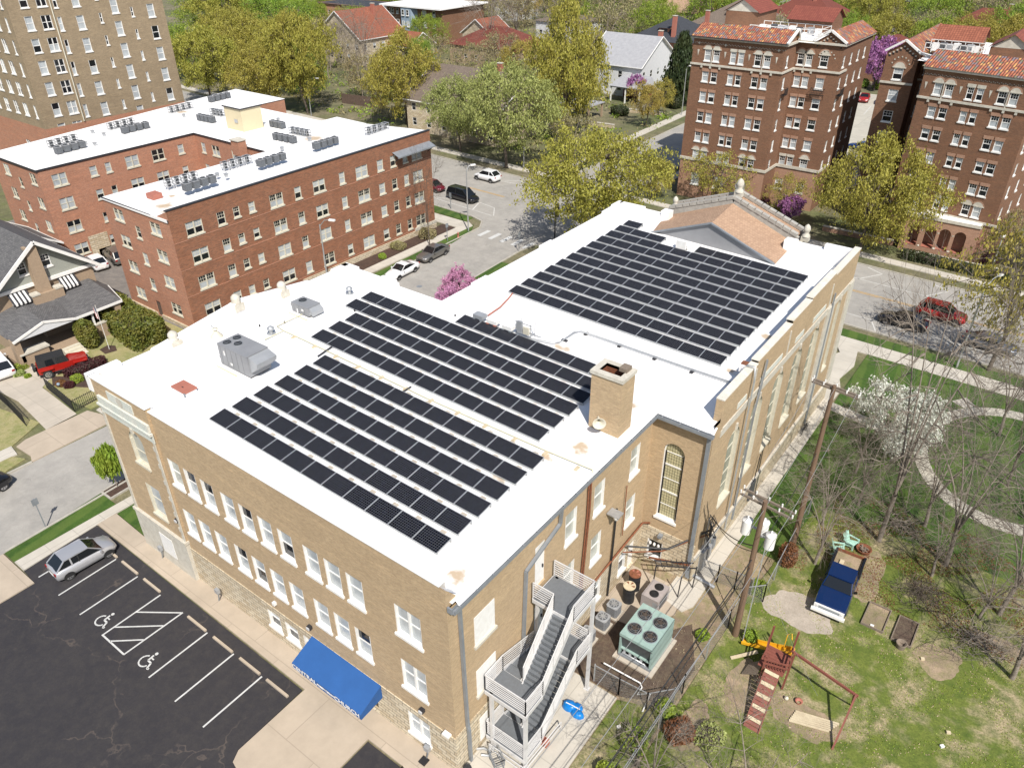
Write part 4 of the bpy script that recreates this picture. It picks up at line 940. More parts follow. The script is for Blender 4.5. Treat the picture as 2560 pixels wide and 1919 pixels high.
for u in (63.5, 69.3): mb.beam(FE.P(u, .02, 10.0), FE.P(u, .9, 10.62), .08, .08, 'dark_metal')
part('canopy', mb, RB)
FS = Fr(0, 34.5, 0); wins = []
for i, t in enumerate(tops):
    wins += [(-74.35, -72.7, t - 1.2, t - .05, 'lite2'), (-68.05, -66.35, t - 1.2, t - .05, 'lite2')]
    if i < 3: wins.append((-71.0, -70.15, t - 2.35, t - 1.15, 'lite'))
mb = MB(); wall(mb, FS, -76.0, -64.6, 0, 11.5, [w[:4] for w in wins] + [(-71.1, -70.2, .05, 1.75)], 'orange_brick', .16)
mb.poly([FS.P(-66.6, 0, 11.5), FS.P(-64.6, 0, 11.5), FS.P(-64.6, 0, 12.35)], 'orange_brick'); part('side_wall', mb, RB)
for w in wins: window(RB, FS, *w[:4], w[4], .14, mf='cream_paint', ms='cream_paint')
m = MB(); FS.box(m, -71.1, -70.2, -.15, -.1, .05, 1.75, 'fence_brown'); part('door', m, RB)
mb = MB(); FS.box(mb, -76.05, -71.1, .001, .14, 0, .4, 'cream_stone'); FS.box(mb, -70.2, -64.5, .001, .14, 0, .4, 'cream_stone'); FS.box(mb, -76.1, -64.6, .001, .10, 11.3, 11.52, 'dark_metal'); part('wall_trim', mb, RB)
# left wing
FL = Fr(0, 35.1, 0); wins = []
for i, t in enumerate(tops):
    for a, b in ((-98.8, -97.5), (-92.6, -91.3)): wins.append((a, b, t - 1.25, t - .05, 'dh2'))
    wins.append((-95.8, -95.1, t - 2.2, t - 1.1, 'dh')) if i < 3 else None
mb = MB(); wall(mb, FL, -101.5, -90.5, 0, 11.35, [w[:4] for w in wins], 'orange_brick', .16); FL.box(mb, -101.6, -90.4, .001, .12, 11.15, 11.4, 'dark_metal'); part('left_wing_wall', mb, RB)
for w in wins: window(RB, FL, *w[:4], w[4], .14, mf='cream_paint', ms='cream_paint')
FC = Fr(-90.5, 0, R(90)); wins = []
for i, t in enumerate((10.5, 7.8, 5.1, 2.35)):
    for a, b in ((36.4, 38.0), (45.0, 46.65), (48.4, 50.0)): wins.append((a, b, t - 1.3, t, 'dh2'))
    for a, b in ((40.65, 41.5), (42.5, 43.2), (51.9, 52.7)): wins.append((a, b, t - 1.2, t - .1, 'dh'))
mb = MB(); wall(mb, FC, 35.1, 54.5, 0, 11.35, [w[:4] for w in wins], 'orange_brick', .16); part('court_wall', mb, RB)
for w in wins: window(RB, FC, *w[:4], w[4], .14, mf='cream_paint', ms='cream_paint')
mb = MB(); FC.box(mb, 39.3, 44.4, .001, .05, 0, 3.6, 'cream_stone') if False else None
for a, b, z in ((38.2, 40.5, 2.8), (41.6, 42.4, 3.2), (43.3, 44.8, 3.9), (39.0, 44.9, 1.0)): FC.box(mb, a, b, .001, .04, 0, z, 'cream_stone')
FC.box(mb, 35.1, 54.5, .001, .1, 11.2, 11.4, 'dark_metal'); part('stone_footing', mb, RB)
FB = Fr(0, 54.5, 0); wins = []
for t in (10.4, 7.7, 5.0):
    for a, b, s in ((-89.4, -88.6, 'dh'), (-87.2, -85.7, 'dh2'), (-83.2, -82.4, 'dh'), (-79.5, -78.0, 'dh2')): wins.append((a, b, t - 1.25, t, s))
mb = MB(); wall(mb, FB, -90.5, -76.0, 0, 11.35, [w[:4] for w in wins], 'orange_brick', .16); FB.box(mb, -90.5, -76, .001, .1, 11.2, 11.4, 'dark_metal')
part('court_back_wall', mb, RB)
for w in wins: window(RB, FB, *w[:4], w[4], .14, mf='cream_paint', ms='cream_paint')
mb = MB()
for a, b in (((-76, 54.5), (-76, 34.5)), ((-64.6, 69.8), (-76, 70.2)), ((-76, 70.2), (-82, 70.5)), ((-82, 70.5), (-82, 68)), ((-82, 68), (-96.5, 68)), ((-96.5, 68), (-96.5, 73.6)), ((-96.5, 73.6), (-108, 73.6)), ((-108, 73.6), (-101.5, 35.1))):
    mb.poly([(*b, 0), (*a, 0), (*a, 11.35), (*b, 11.35)], 'orange_brick')
part('outer_wall', mb, RB)
mb = MB()
mb.poly([(-76.15, 34.4, 11.42), (-64.75, 34.4, 11.55), (-64.75, 37, 12.3), (-64.75, 69.9, 12.3), (-76.15, 70.2, 11.42)], 'membrane_stained')
mb.poly([(-101.6, 35.0, 11.41), (-90.4, 35.0, 11.41), (-90.4, 54.4, 11.41), (-76.15, 54.4, 11.41), (-76.15, 70.4, 11.41), (-82, 70.6, 11.41), (-82, 67.9, 11.41), (-96.4, 67.9, 11.41), (-96.4, 73.7, 11.41), (-108.1, 73.7, 11.41)], 'membrane_stained')
mb.poly([(-76.1, 34.38, 11.3), (-64.6, 34.38, 11.3), (-64.6, 34.38, 11.56), (-76.1, 34.38, 11.44)], 'membrane')
part('roof', mb, RB)
m = MB(); m.box(-88.8, 58.3, 11.4, -85.4, 61.3, 14.1, 'stucco'); m.box(-88.95, 58.15, 14.1, -85.25, 61.45, 14.25, 'dark_metal'); m.box(-88.9, 58.2, 14.25, -85.3, 61.4, 14.28, 'membrane'); m.box(-86.9, 58.2, 12.4, -86.3, 58.32, 12.8, 'galvanised'); part('stair_tower', m, RB)
m = MB(); m.box(-81.0, 53.2, 10.5, -79.6, 54.3, 12.2, 'orange_brick'); m.box(-81.1, 53.1, 12.2, -79.5, 54.4, 12.32, 'stone_white'); part('chimney', m, RB)
m = MB(); m.box(-72.0, 36.9, 11.5, -70.8, 37.9, 12.0, 'hatch_red'); part('roof_hatch', m, RB)

# ------------------------------------------------------------------ tall brick tower at the left edge
TW = thing('apartment_tower', 'tall light brown brick tower with white windows rising out of the frame', 'building', (-124, 60, 0))
FT = Fr(-118, 0, R(90)); wins = []
def col_(a, b, top, step, n, h, st): return [(a, b, top - step * k - h, top - step * k, st) for k in range(n)]
wins += col_(50.5, 51.55, 25.8, 2.75, 7, 1.7, 'dh') + col_(52.6, 53.95, 25.75, 2.76, 7, 1.7, 'dh2') + col_(54.75, 55.3, 25.45, 2.85, 7, 1.7, 'dh')
wins += col_(57.3, 58.35, 25.4, 2.88, 6, 1.75, 'dh') + col_(60.6, 61.0, 25.5, 2.93, 6, 1.25, 'dh') + col_(62.6, 63.65, 27.1, 2.92, 7, 1.85, 'dh') + col_(65.4, 65.8, 25.85, 2.95, 6, 1.25, 'dh') + col_(68.0, 69.1, 26.0, 2.95, 6, 1.75, 'dh')
mb = MB(); wall(mb, FT, 48.8, 70.7, 8.9, 33, [w[:4] for w in wins], 'tower_brick', .2); part('wall', mb, TW)
for w in wins: window(TW, FT, *w[:4], w[4], .18)
FT1 = Fr(0, 48.8, 0); w1 = []
for k in range(7):
    t = 25.8 - 2.77 * k
    for a, b, s in ((-119.7, -119.1, 'dh'), (-122.9, -121.6, 'dh2'), (-125.7, -124.4, 'dh2'), (-128.6, -127.3, 'dh2'), (-131.6, -130.3, 'dh2'), (-134.6, -133.3, 'dh2')): w1.append((a, b, t - 1.7, t, s))
mb = MB(); wall(mb, FT1, -142, -118, 8.9, 33, [w[:4] for w in w1 if w[2] > 8.9], 'tower_brick', .2); part('front_wall', mb, TW)
for w in w1:
    if w[2] > 8.9: window(TW, FT1, *w[:4], w[4], .18)
w2 = [(a, b, t - 1.6, t, s) for t in (6.4, 3.6) for a, b, s in ((-122.9, -121.6, 'dh2'), (-125.7, -124.4, 'dh2'), (-119.7, -119.1, 'dh'))]
mb = MB(); wall(mb, FT1, -142, -118, 0, 8.9, [w[:4] for w in w2], 'orange_brick', .2); wall(mb, FT, 48.8, 70.7, 0, 8.9, [], 'orange_brick'); part('lower_wall', mb, TW)
for w in w2: window(TW, FT1, *w[:4], w[4], .18)
mb = MB(); mb.poly([(-118, 70.7, 0), (-142, 70.7, 0), (-142, 70.7, 33), (-118, 70.7, 33)], 'tower_brick'); mb.poly([(-142, 70.7, 0), (-142, 48.8, 0), (-142, 48.8, 33), (-142, 70.7, 33)], 'tower_brick'); mb.poly([(-118, 48.8, 33), (-118, 70.7, 33), (-142, 70.7, 33), (-142, 48.8, 33)], 'membrane'); part('outer_wall', mb, TW)
m = MB(); m.tube([FT.P(54.35, .1, 30), FT.P(54.3, .1, 9)], .09, 'cream_paint', 6); part('downspout', m, TW)

# ------------------------------------------------------------------ tall brown brick apartment houses
def trim_columns(m, fr, pairs, zt, arch, lint='stone_white'):
    for (a, b) in pairs:
        if arch:
            r = (b - a) / 2 + .1; c = (a + b) / 2
            pts = [fr.P(c + r * math.cos(math.pi * k / 10), .05, zt + r * math.sin(math.pi * k / 10)) for k in range(11)]
            m.poly(pts, lint)
            for k in range(10):
                q = [fr.P(c + rr * math.cos(math.pi * kk / 10), .04, zt + rr * math.sin(math.pi * kk / 10)) for rr, kk in ((r, k), (r + .16, k), (r + .16, k + 1), (r, k + 1))]
                m.poly(q, 'pink_brick')
            fr.box(m, a - .22, b + .22, .002, .09, zt, zt + .12, lint)
        else: fr.box(m, a - .08, b + .08, .002, .06, zt + .01, zt + .34, lint)
def gable_arches(m, fr, u0, u1, zb, zp):
    c = (u0 + u1) / 2
    for k in range(-4, 5):
        u = c + k * (u1 - u0) / 10; z = zp - .75 - abs(k) * (zp - zb) / 5.2
        pts = [fr.P(u + .13 * math.cos(math.pi * j / 6), .03, z + .16 * math.sin(math.pi * j / 6)) for j in range(7)]
        m.poly(pts, 'black'); fr.box(m, u - .09, u + .09, .02, .1, z + .22, z + .36, 'stone_white')
    for j in range(7):
        t = R(15 + 25 * j); fr.box(m, c + 1.0 * math.cos(t) - .07, c + 1.0 * math.cos(t) + .07, .01, .05, 19.5 + 1.0 * math.sin(t) - .5 - .07, 19.5 + 1.0 * math.sin(t) - .5 + .07, 'stone_white')
def build_mid():
    B = thing('apartment_building', 'seven-storey brown brick apartment house with tiled eaves, the left of two beyond the avenue', 'building', (-38, 112, 0))
    F1, F2, F3, F4 = Fr(0, 100.2, 0), Fr(0, 104.3, 0), Fr(-33.3, 0, R(90)), Fr(-27.6, 0, R(90))
    rows = [19.5, 16.95, 14.45, 11.87, 9.25, 6.7]
    P1 = [(-43.7, -42.85), (-42.5, -41.65), (-40.2, -39.45), (-39.15, -38.4), (-37.0, -36.15), (-35.8, -34.95)]
    P2 = [(-33.0 - .5, -32.1), (0, 0), (-30.3, -29.2)]
    w1 = [(a, b, t - 1.35, t, 'lite') for t in rows for a, b in P1]
    w1 += [(a, b, 2.0, 3.6, 'lite') for a, b in ((-43.5, -42.3), (-40.2, -38.8), (-37.0, -35.6))]
    mb = MB(); wall(mb, F1, -45.4, -33.3, 5.4, 20.9, [w[:4] for w in w1], 'brown_brick', .16); part('front_wall', mb, B)
    mb = MB(); wall(mb, F1, -45.4, -33.3, 0, 5.4, [w[:4] for w in w1], 'pink_brick', .16); part('base_wall', mb, B)
    for w in w1: window(B, F1, *w[:4], w[4], .14)
    w2 = [(a, b, t - 1.35, t, 'lite') for t in rows for a, b in ((-33.0, -32.2), (-31.95, -31.15), (-30.2, -29.2))]
    w2 += [(-33.0, -32.0, 2.3, 3.7, 'lite'), (-30.1, -29.1, 2.2, 3.6, 'lite')]
    mb = MB(); wall(mb, F2, -33.3, -27.6, 5.4, 20.9, [w[:4] for w in w2], 'brown_brick', .16)
    mb.poly([F2.P(-31.2, 0, 20.9), F2.P(-27.6, 0, 20.9), F2.P(-29.4, 0, 22.1)], 'brown_brick'); part('recessed_wall', mb, B)
    mb = MB(); wall(mb, F2, -33.3, -27.6, 0, 5.4, [w[:4] for w in w2], 'pink_brick', .16); part('base_wall', mb, B)
    for w in w2: window(B, F2, *w[:4], w[4], .14)
    w3 = [(101.1, 101.75, t - 1.35, t, 'lite') for t in rows]
    mb = MB(); wall(mb, F3, 100.2, 104.3, 0, 20.9, [w[:4] for w in w3], 'brown_brick', .16)
    mb.poly([F3.P(100.2, 0, 20.9), F3.P(104.3, 0, 20.9), F3.P(104.3, 0, 21.4), F3.P(102.6, 0, 22.2)], 'brown_brick')
    part('return_wall', mb, B)
    for w in w3: window(B, F3, *w[:4], w[4], .14)
    w4 = [(y, y + .75, t - 1.3, t, 'lite') for t in rows for y in (104.9, 107.9, 111.0, 113.8)]
    mb = MB(); wall(mb, F4, 104.3, 117, 0, 20.9, [w[:4] for w in w4], 'brown_brick', .16); part('side_wall', mb, B)
    for w in w4: window(B, F4, *w[:4], w[4], .14)
    mb = MB()
    for a, b in (((-45.4, 117), (-45.4, 100.2)), ((-27.6, 117), (-45.4, 117))): mb.poly([(*a, 0), (*b, 0), (*b, 20.9), (*a, 20.9)], 'brown_brick')
    part('outer_wall', mb, B)
    m = MB()
    for z0, z1, n in ((17.55, 17.78, .16), (20.72, 20.95, .30), (5.25, 5.6, .14)):
        F1.box(m, -45.5, -33.3 + n, .002, n, z0, z1, 'stone_white'); F3.box(m, 100.2, 104.3 - .002, .002, n, z0 + .003, z1 + .003, 'stone_white'); F2.box(m, -33.3 + n, -27.6 + n, .002, n, z0, z1, 'stone_white'); F4.box(m, 104.3, 117 if z0 > 20 else 107, .002, n, z0 + .003, z1 + .003, 'stone_white')
    trim_columns(m, F1, [P1[0], P1[1], P1[4], P1[5]], 19.5, True); trim_columns(m, F1, P1[2:4], 19.5, False)
    trim_columns(m, F2, [(-33.0, -32.2), (-31.95, -31.15)], 19.5, True); trim_columns(m, F2, [(-30.2, -29.2)], 19.5, True)
    trim_columns(m, F1, [P1[0], P1[1], P1[4], P1[5]], 6.7, True); trim_columns(m, F1, P1[2:4], 6.7, False); trim_columns(m, F2, [(-33.0, -32.2), (-31.95, -31.15)], 6.7, False); trim_columns(m, F2, [(-30.2, -29.2)], 6.7, True)
    for t in rows[1:5]: trim_columns(m, F1, [(P1[k][0], P1[k][1]) for k in range(6)], t - .12, False, 'pink_brick'); trim_columns(m, F2, [(-33.0, -32.2), (-31.95, -31.15), (-30.2, -29.2)], t - .12, False, 'pink_brick')
    for a in (-42.7, -35.95): F1.box(m, a, a + .1, .002, .09, 17.78, 19.5, 'stone_white')
    F2.box(m, -32.12, -32.02, .002, .09, 17.78, 19.5, 'stone_white')
    for a in (-43.9, -42.7, -41.4, -37.1, -35.9, -34.6): F1.box(m, a - .12, a + .12, .002, .14, 17.25, 17.55, 'stone_white')
    for a in (-33.1, -32.05, -31.0): F2.box(m, a - .12, a + .12, .002, .14, 17.25, 17.55, 'stone_white')
    for a in (-44.6, -40.9, -37.7, -34.2): m.poly([F1.P(a - .15, .03, 19.4), F1.P(a + .15, .03, 19.4), F1.P(a, .03, 18.6)], 'stone_white')
    for k in range(60): F1.box(m, -45.2 + k * .2, -45.1 + k * .2, .002, .03, 20.15 + (k % 2) * .08, 20.22 + (k % 2) * .08, 'stone_white')
    for a in (-44.6, -41, -37.8, -34.1): m.poly([F1.P(a, .045, 20.0), F1.P(a + .16, .045, 20.18), F1.P(a, .045, 20.36), F1.P(a - .16, .045, 20.18)], 'stone_white')
    gable_arches(m, F2, -31.2, -27.6, 20.9, 22.1)
    part('stone_trim', m, B)
    m = MB()
    m.poly([(-45.7, 99.75, 20.95), (-33.0, 99.75, 20.95), (-33.0, 102.9, 22.25), (-45.7, 102.9, 22.25)], 'roof_tile_mixed'); m.poly([(-45.7, 102.9, 22.25), (-33.0, 102.9, 22.25), (-33.0, 103.6, 21.3), (-45.7, 103.6, 21.3)][::-1], 'roof_tile_mixed')
    m.poly([(-29.4, 104.0, 22.25), (-27.2, 104.0, 20.95), (-27.2, 117, 20.95), (-29.4, 117, 22.25)], 'roof_tile_mixed'); m.poly([(-31.2, 104.0, 21.2), (-29.4, 104.0, 22.25), (-29.4, 117, 22.25), (-31.2, 117, 21.2)], 'roof_tile_mixed')
    m.poly([(-45.7, 99.75, 20.95), (-45.7, 102.9, 22.25), (-45.7, 103.6, 21.3), (-45.7, 103.6, 20.9)], 'brown_brick')
    part('tiled_eave', m, B)
    m = MB()
    for a, b in (((-33.0, 99.7, 21.05), (-33.0, 102.9, 22.36)), ((-33.0, 102.9, 22.36), (-33.0, 104.1, 21.1)), ((-31.3, 104.1, 21.1), (-29.4, 104.1, 22.35)), ((-29.4, 104.1, 22.35), (-27.3, 104.1, 21.05)), ((-33.1, 104.15, 21.1), (-31.2, 104.15, 21.1))): m.beam(a, b, .3, .22, 'white_paint')
    m.beam((-45.7, 99.7, 20.98), (-33.0, 99.7, 20.98), .16, .1, 'dark_metal'); part('coping', m, B)
    m = MB(); m.poly([(-45.4, 103.5, 20.85), (-31.1, 103.5, 20.85), (-31.1, 117, 20.85), (-45.4, 117, 20.85)], 'membrane'); part('roof', m, B)
    hut(B, -37.5, 112, -31.9, 117, 20.9, 22.4, 23.7, 'roof_tile_red2'); hut(B, -46.0, 111, -41.4, 118, 20.9, 22.9, 24.4, 'roof_tile_red2', True)
    roof_clutter(B, -40.8, 107, -31.8, 112)
    fire_balcony(B, F2, -30.5, -28.9, 14.9); fire_balcony(B, F3, 101.0, 102.2, 14.9); fire_balcony(B, F4, 104.8, 106.2, 14.9)
    return B
def hut(B, x0, y0, x1, y1, z0, ze, zp, rm, alongy=False):
    m = MB(); m.box(x0, y0, z0, x1, y1, ze, 'brown_brick'); h = part('stair_hut', m, B)
    r = MB(); o = .3
    if alongy:
        c = (x0 + x1) / 2
        r.poly([(x0 - o, y0 - o, ze - .1), (c, y0 - o, zp), (c, y1 + o, zp), (x0 - o, y1 + o, ze - .1)][::-1], rm); r.poly([(c, y0 - o, zp), (x1 + o, y0 - o, ze - .1), (x1 + o, y1 + o, ze - .1), (c, y1 + o, zp)][::-1], rm)
        r.poly([(x0, y0 - .01, ze), (x1, y0 - .01, ze), (c, y0 - .01, zp - .1)], 'stone_white')
    else:
        c = (y0 + y1) / 2
        r.poly([(x0 - o, y0 - o, ze - .1), (x1 + o, y0 - o, ze - .1), (x1 + o, c, zp), (x0 - o, c, zp)], rm); r.poly([(x0 - o, c, zp), (x1 + o, c, zp), (x1 + o, y1 + o, ze - .1), (x0 - o, y1 + o, ze - .1)], rm)
        r.poly([(x1, y0, ze), (x1, y1, ze), (x1, c, zp - .1)], 'brown_brick')
    r.obj('hut_roof', h)
def roof_clutter(B, x0, y0, x1, y1):
    m = MB(); z = 20.9
    for zz in (.45, .95):
        m.beam((x0, y0, z + zz), (x1, y0, z + zz), .07, .07, 'white_paint'); m.beam((x1, y0, z + zz), (x1, y1, z + zz), .07, .07, 'white_paint'); m.beam((x0, y1, z + zz), (x1, y1, z + zz), .07, .07, 'white_paint')
    n = 8
    for k in range(n + 1):
        x = x0 + (x1 - x0) * k / n; m.beam((x, y0, z), (x, y0, z + 1), .07, .07, 'white_paint'); m.beam((x, y1, z), (x, y1, z + 1.0), .07, .07, 'white_paint')
    part('roof_railing', m, B)
    m = MB()
    for k in range(7):
        x = x0 + .8 + (x1 - x0 - 1.6) * k / 6; m.box(x - .35, (y0 + y1) / 2 - .35 + (k % 2) * .9, z, x + .35, (y0 + y1) / 2 + .35 + (k % 2) * .9, z + .8, ('white_paint', 'ac_dark', 'grey_metal')[k % 3])
    part('roof_machine', m, B)
def fire_balcony(B, fr, a, b, z):
    m = MB()
    for k in range(4): m.beam(fr.P(a, .5, z + .25 * k), fr.P(b, .5, z + .25 * k), .04, .04, 'black')
    for k in range(9): u = a + (b - a) * k / 8; m.beam(fr.P(u, .5, z), fr.P(u, .5, z + .8), .03, .03, 'black'); m.beam(fr.P(u, 0, z), fr.P(u, .5, z), .05, .03, 'black')
    for u in (a, b): m.beam(fr.P(u, 0, z + .75), fr.P(u, .5, z + .75), .04, .04, 'black'); m.beam(fr.P(u, 0, z - .5), fr.P(u, .5, z), .04, .04, 'black')
    part('fire_balcony', m, B)
brick('roof_tile_red2', (0.25, 0.07, 0.045), (0.20, 0.05, 0.035), (0.10, 0.03, 0.02), 0.28, 0.34, 0.02, 0.0, 0.2, offset=0.0, streak=False)
MID = build_mid()
def build_right():
    B = thing('apartment_building', 'brown brick apartment house with arched white-roofed portico, the right one beyond the avenue', 'building', (-12, 108, 0))
    F1 = Fr(-17.4, 100.3, R(-8.6))
    rows = [18.55, 16.15, 13.72, 11.25, 8.75, 6.28]; L = 11.6
    P1 = [(1.4, 2.25), (2.6, 3.45), (4.85, 5.55), (5.85, 6.55), (7.95, 8.8), (9.1, 9.95)]
    w1 = [(a, b, t - 1.25, t, 'lite') for t in rows for a, b in P1]
    mb = MB(); wall(mb, F1, 0, L, 4.6, 20.1, [w[:4] for w in w1], 'brown_brick', .16); part('front_wall', mb, B)
    mb = MB(); wall(mb, F1, 0, L + .4, 0, 4.6, [], 'pink_brick'); F1.box(mb, 0, L + .45, .002, .15, 4.45, 4.7, 'stone_white'); part('base_wall', mb, B)
    for w in w1: window(B, F1, *w[:4], w[4], .14)
    FR_ = Fr(*F1.P(L, 0, 0)[:2], R(90 - 8.6)); FL_ = Fr(*F1.P(0, 0, 0)[:2], R(-90 - 8.6))
    w3 = [(u, u + .7, t - 1.25, t, 'lite') for t in rows for u in (1.2, 4.5, 8, 12)]
    mb = MB(); wall(mb, FR_, 0, 20, 0, 20.1, [w[:4] for w in w3], 'brown_brick', .16); part('side_wall', mb, B)
    for w in w3: window(B, FR_, *w[:4], w[4], .14)
    mb = MB(); a = F1.P(0, 0, 0); mb.poly([(a[0], a[1], 0), (a[0] + .3, 108.2, 0), (a[0] + .3, 108.2, 20.1), (a[0], a[1], 20.1)][::-1], 'brown_brick')
    mb.poly([(-22.9, 125, 0), (-22.9, 105.5, 0), (-22.9, 105.5, 20.4), (-22.9, 125, 20.4)], 'brown_brick'); part('outer_wall', mb, B)
    F5 = Fr(0, 105.5, 0); w5 = [(-21.7, -20.6, t - 1.3, t, 'lite') for t in (18.75, 16.3, 13.85, 11.4, 8.9, 6.4)]
    mb = MB(); wall(mb, F5, -22.9, -19.3, 0, 20.4, [w[:4] for w in w5], 'brown_brick', .16); mb.poly([F5.P(-22.9, 0, 20.4), F5.P(-19.3, 0, 20.4), F5.P(-21.1, 0, 21.6)], 'brown_brick')
    mb.poly([(-19.3, 105.5, 0), (-19.3, 108.2, 0), (-19.3, 108.2, 20.4), (-19.3, 105.5, 20.4)], 'brown_brick'); part('wing_wall', mb, B)
    for w in w5: window(B, F5, *w[:4], w[4], .14)
    F6 = Fr(0, 108.2, 0); w6 = [(-18.9, -18.2, t - 1.3, t, 'lite') for t in (19.2, 16.8, 14.3, 11.9, 9.4)]
    mb = MB(); wall(mb, F6, -19.3, -17.1, 0, 20.1, [w[:4] for w in w6], 'brown_brick', .16); part('recessed_wall', mb, B)
    for w in w6: window(B, F6, *w[:4], w[4], .14)
    m = MB()
    for z0, z1, n in ((16.75, 16.98, .16), (19.85, 20.1, .3)):
        F1.box(m, -.1, L + .1, .002, n, z0, z1, 'stone_white')
        if z0 < 19: F5.box(m, -22.95, -19.25, .002, n, z0 + .2, z1 + .2, 'stone_white'); F6.box(m, -19.3, -17.2, .002, n, z0 + .4, z1 + .4, 'stone_white')
    trim_columns(m, F1, [P1[0], P1[1], P1[4], P1[5]], 18.55, True); trim_columns(m, F1, P1[2:4], 18.55, False)
    trim_columns(m, F1, [P1[0], P1[1], P1[4], P1[5]], 6.28, True); trim_columns(m, F1, P1[2:4], 6.28, False)
    for t in rows[1:5]: trim_columns(m, F1, P1, t - .12, False, 'pink_brick')
    for a in (2.4, 8.92): F1.box(m, a, a + .1, .002, .09, 16.98, 18.55, 'stone_white')
    for a in (1.2, 2.45, 3.7, 7.75, 8.97, 10.2): F1.box(m, a - .12, a + .12, .002, .14, 16.45, 16.75, 'stone_white')
    for a in (.5, 4.2, 7.2, 10.8): m.poly([F1.P(a - .15, .03, 18.5), F1.P(a + .15, .03, 18.5), F1.P(a, .03, 17.7)], 'stone_white')
    for k in range(56): F1.box(m, .1 + k * .2, .2 + k * .2, .002, .03, 19.25 + (k % 2) * .08, 19.32 + (k % 2) * .08, 'stone_white')
    trim_columns(m, F5, [(-21.7, -20.6)], 18.75, True); gable_arches(m, F5, -22.9, -19.3, 20.4, 21.6)
    part('stone_trim', m, B)
    m = MB(); P = F1.P
    m.poly([P(-.3, .4, 20.1), P(L + .3, .4, 20.1), P(L + .3, -2.9, 21.5), P(-.3, -2.9, 21.5)], 'roof_tile_mixed'); m.poly([P(-.3, -2.9, 21.5), P(L + .3, -2.9, 21.5), P(L + .3, -3.7, 20.6), P(-.3, -3.7, 20.6)], 'roof_tile_mixed')
    m.poly([(-21.1, 105.2, 21.75), (-19.0, 105.2, 20.45), (-19.0, 124, 20.45), (-21.1, 124, 21.75)], 'roof_tile_mixed'); m.poly([(-23.2, 105.2, 20.45), (-21.1, 105.2, 21.75), (-21.1, 124, 21.75), (-23.2, 124, 20.45)], 'roof_tile_mixed')
    m.poly([P(-.3, .4, 20.1), P(-.3, -2.9, 21.5), P(-.3, -3.7, 20.6), P(-.3, -3.7, 20.0), P(-.3, .0, 20.0)], 'dark_metal')
    part('tiled_eave', m, B)
    m = MB()
    for a, b in (((-23.1, 105.3, 20.55), (-21.1, 105.3, 21.85)), ((-21.1, 105.3, 21.85), (-19.1, 105.3, 20.55)), ((-19.2, 105.4, 20.6), (-17.6, 103.6, 20.6))): m.beam(a, b, .3, .22, 'white_paint')
    part('coping', m, B)
    m = MB(); m.poly([(-19.1, 104, 20.0), (-8, 102.8, 20.0), (-5, 120, 20.0), (-19, 124, 20.0)], 'membrane'); part('roof', m, B)
    hut(B, -18.6, 108.5, -13.8, 112.5, 20.1, 21.9, 23.2, 'roof_tile_red'); hut(B, -12.2, 104.5, -8.2, 110, 20.1, 22.0, 23.4, 'roof_tile_red2', True)
    roof_clutter(B, -18.8, 104.6, -13.0, 107.6)
    # portico
    FP = Fr(0, 97.8, 0); ops = [(-14.1, -12.95), (-12.4, -11.15), (-10.85, -9.6), (-9.25, -8.0)]
    m = MB(); wall(m, FP, -14.8, -6.9, .8, 4.2, [(a, b, .8, 3.4, 1) for a, b in ops], 'pink_brick', .45); m.poly([(-6.9, 97.8, .8), (-6.9, 99.2, .8), (-6.9, 99.2, 4.2), (-6.9, 97.8, 4.2)], 'pink_brick')
    FP.box(m, -14.9, -6.8, -.5, .12, 4.2, 4.55, 'stone_white'); m.box(-14.8, 97.8, 0, -6.9, 101.8, .8, 'pink_brick')
    m.poly([(-14.8, 97.9, .81), (-6.95, 97.9, .81), (-6.95, 101, .81), (-14.8, 101, .81)], 'hatch_red')
    pt = part('portico', m, B)
    m = MB(); m.poly([(-14.8, 97.7, 4.56), (-6.9, 97.7, 4.56), (-6.9, 99.0, 4.56), (-14.8, 100.2, 4.56)], 'membrane'); m.obj('portico_roof', pt)
    for c in (-12.67, -11.0, -9.42): q = MB(); q.lathe([(.2, .8), (.2, .95), (.13, 1.0), (.12, 2.6), (.2, 2.75), (.2, 2.85)], c, 97.95, 'stone_white', 10); q.obj('column', pt)
    return B
RIGHT = build_right()
gw = MB(); gw.box(-12.5, 96.0, 0, -3.8, 96.3, .65, 'pink_brick'); gw.box(-12.5, 95.95, .65, -3.7, 96.35, .75, 'stone_white'); o = gw.obj('garden_wall'); tag(o, 'low brick garden wall with white coping in front of the portico', 'wall')
gw = MB(); gw.box(-24, 98.2, 0, -15.5, 98.5, .6, 'pink_brick'); gw.box(-24, 98.15, .6, -15.5, 98.55, .7, 'stone_white'); o = gw.obj('garden_wall'); tag(o, 'low brick wall behind the big spring tree on the far pavement', 'wall')

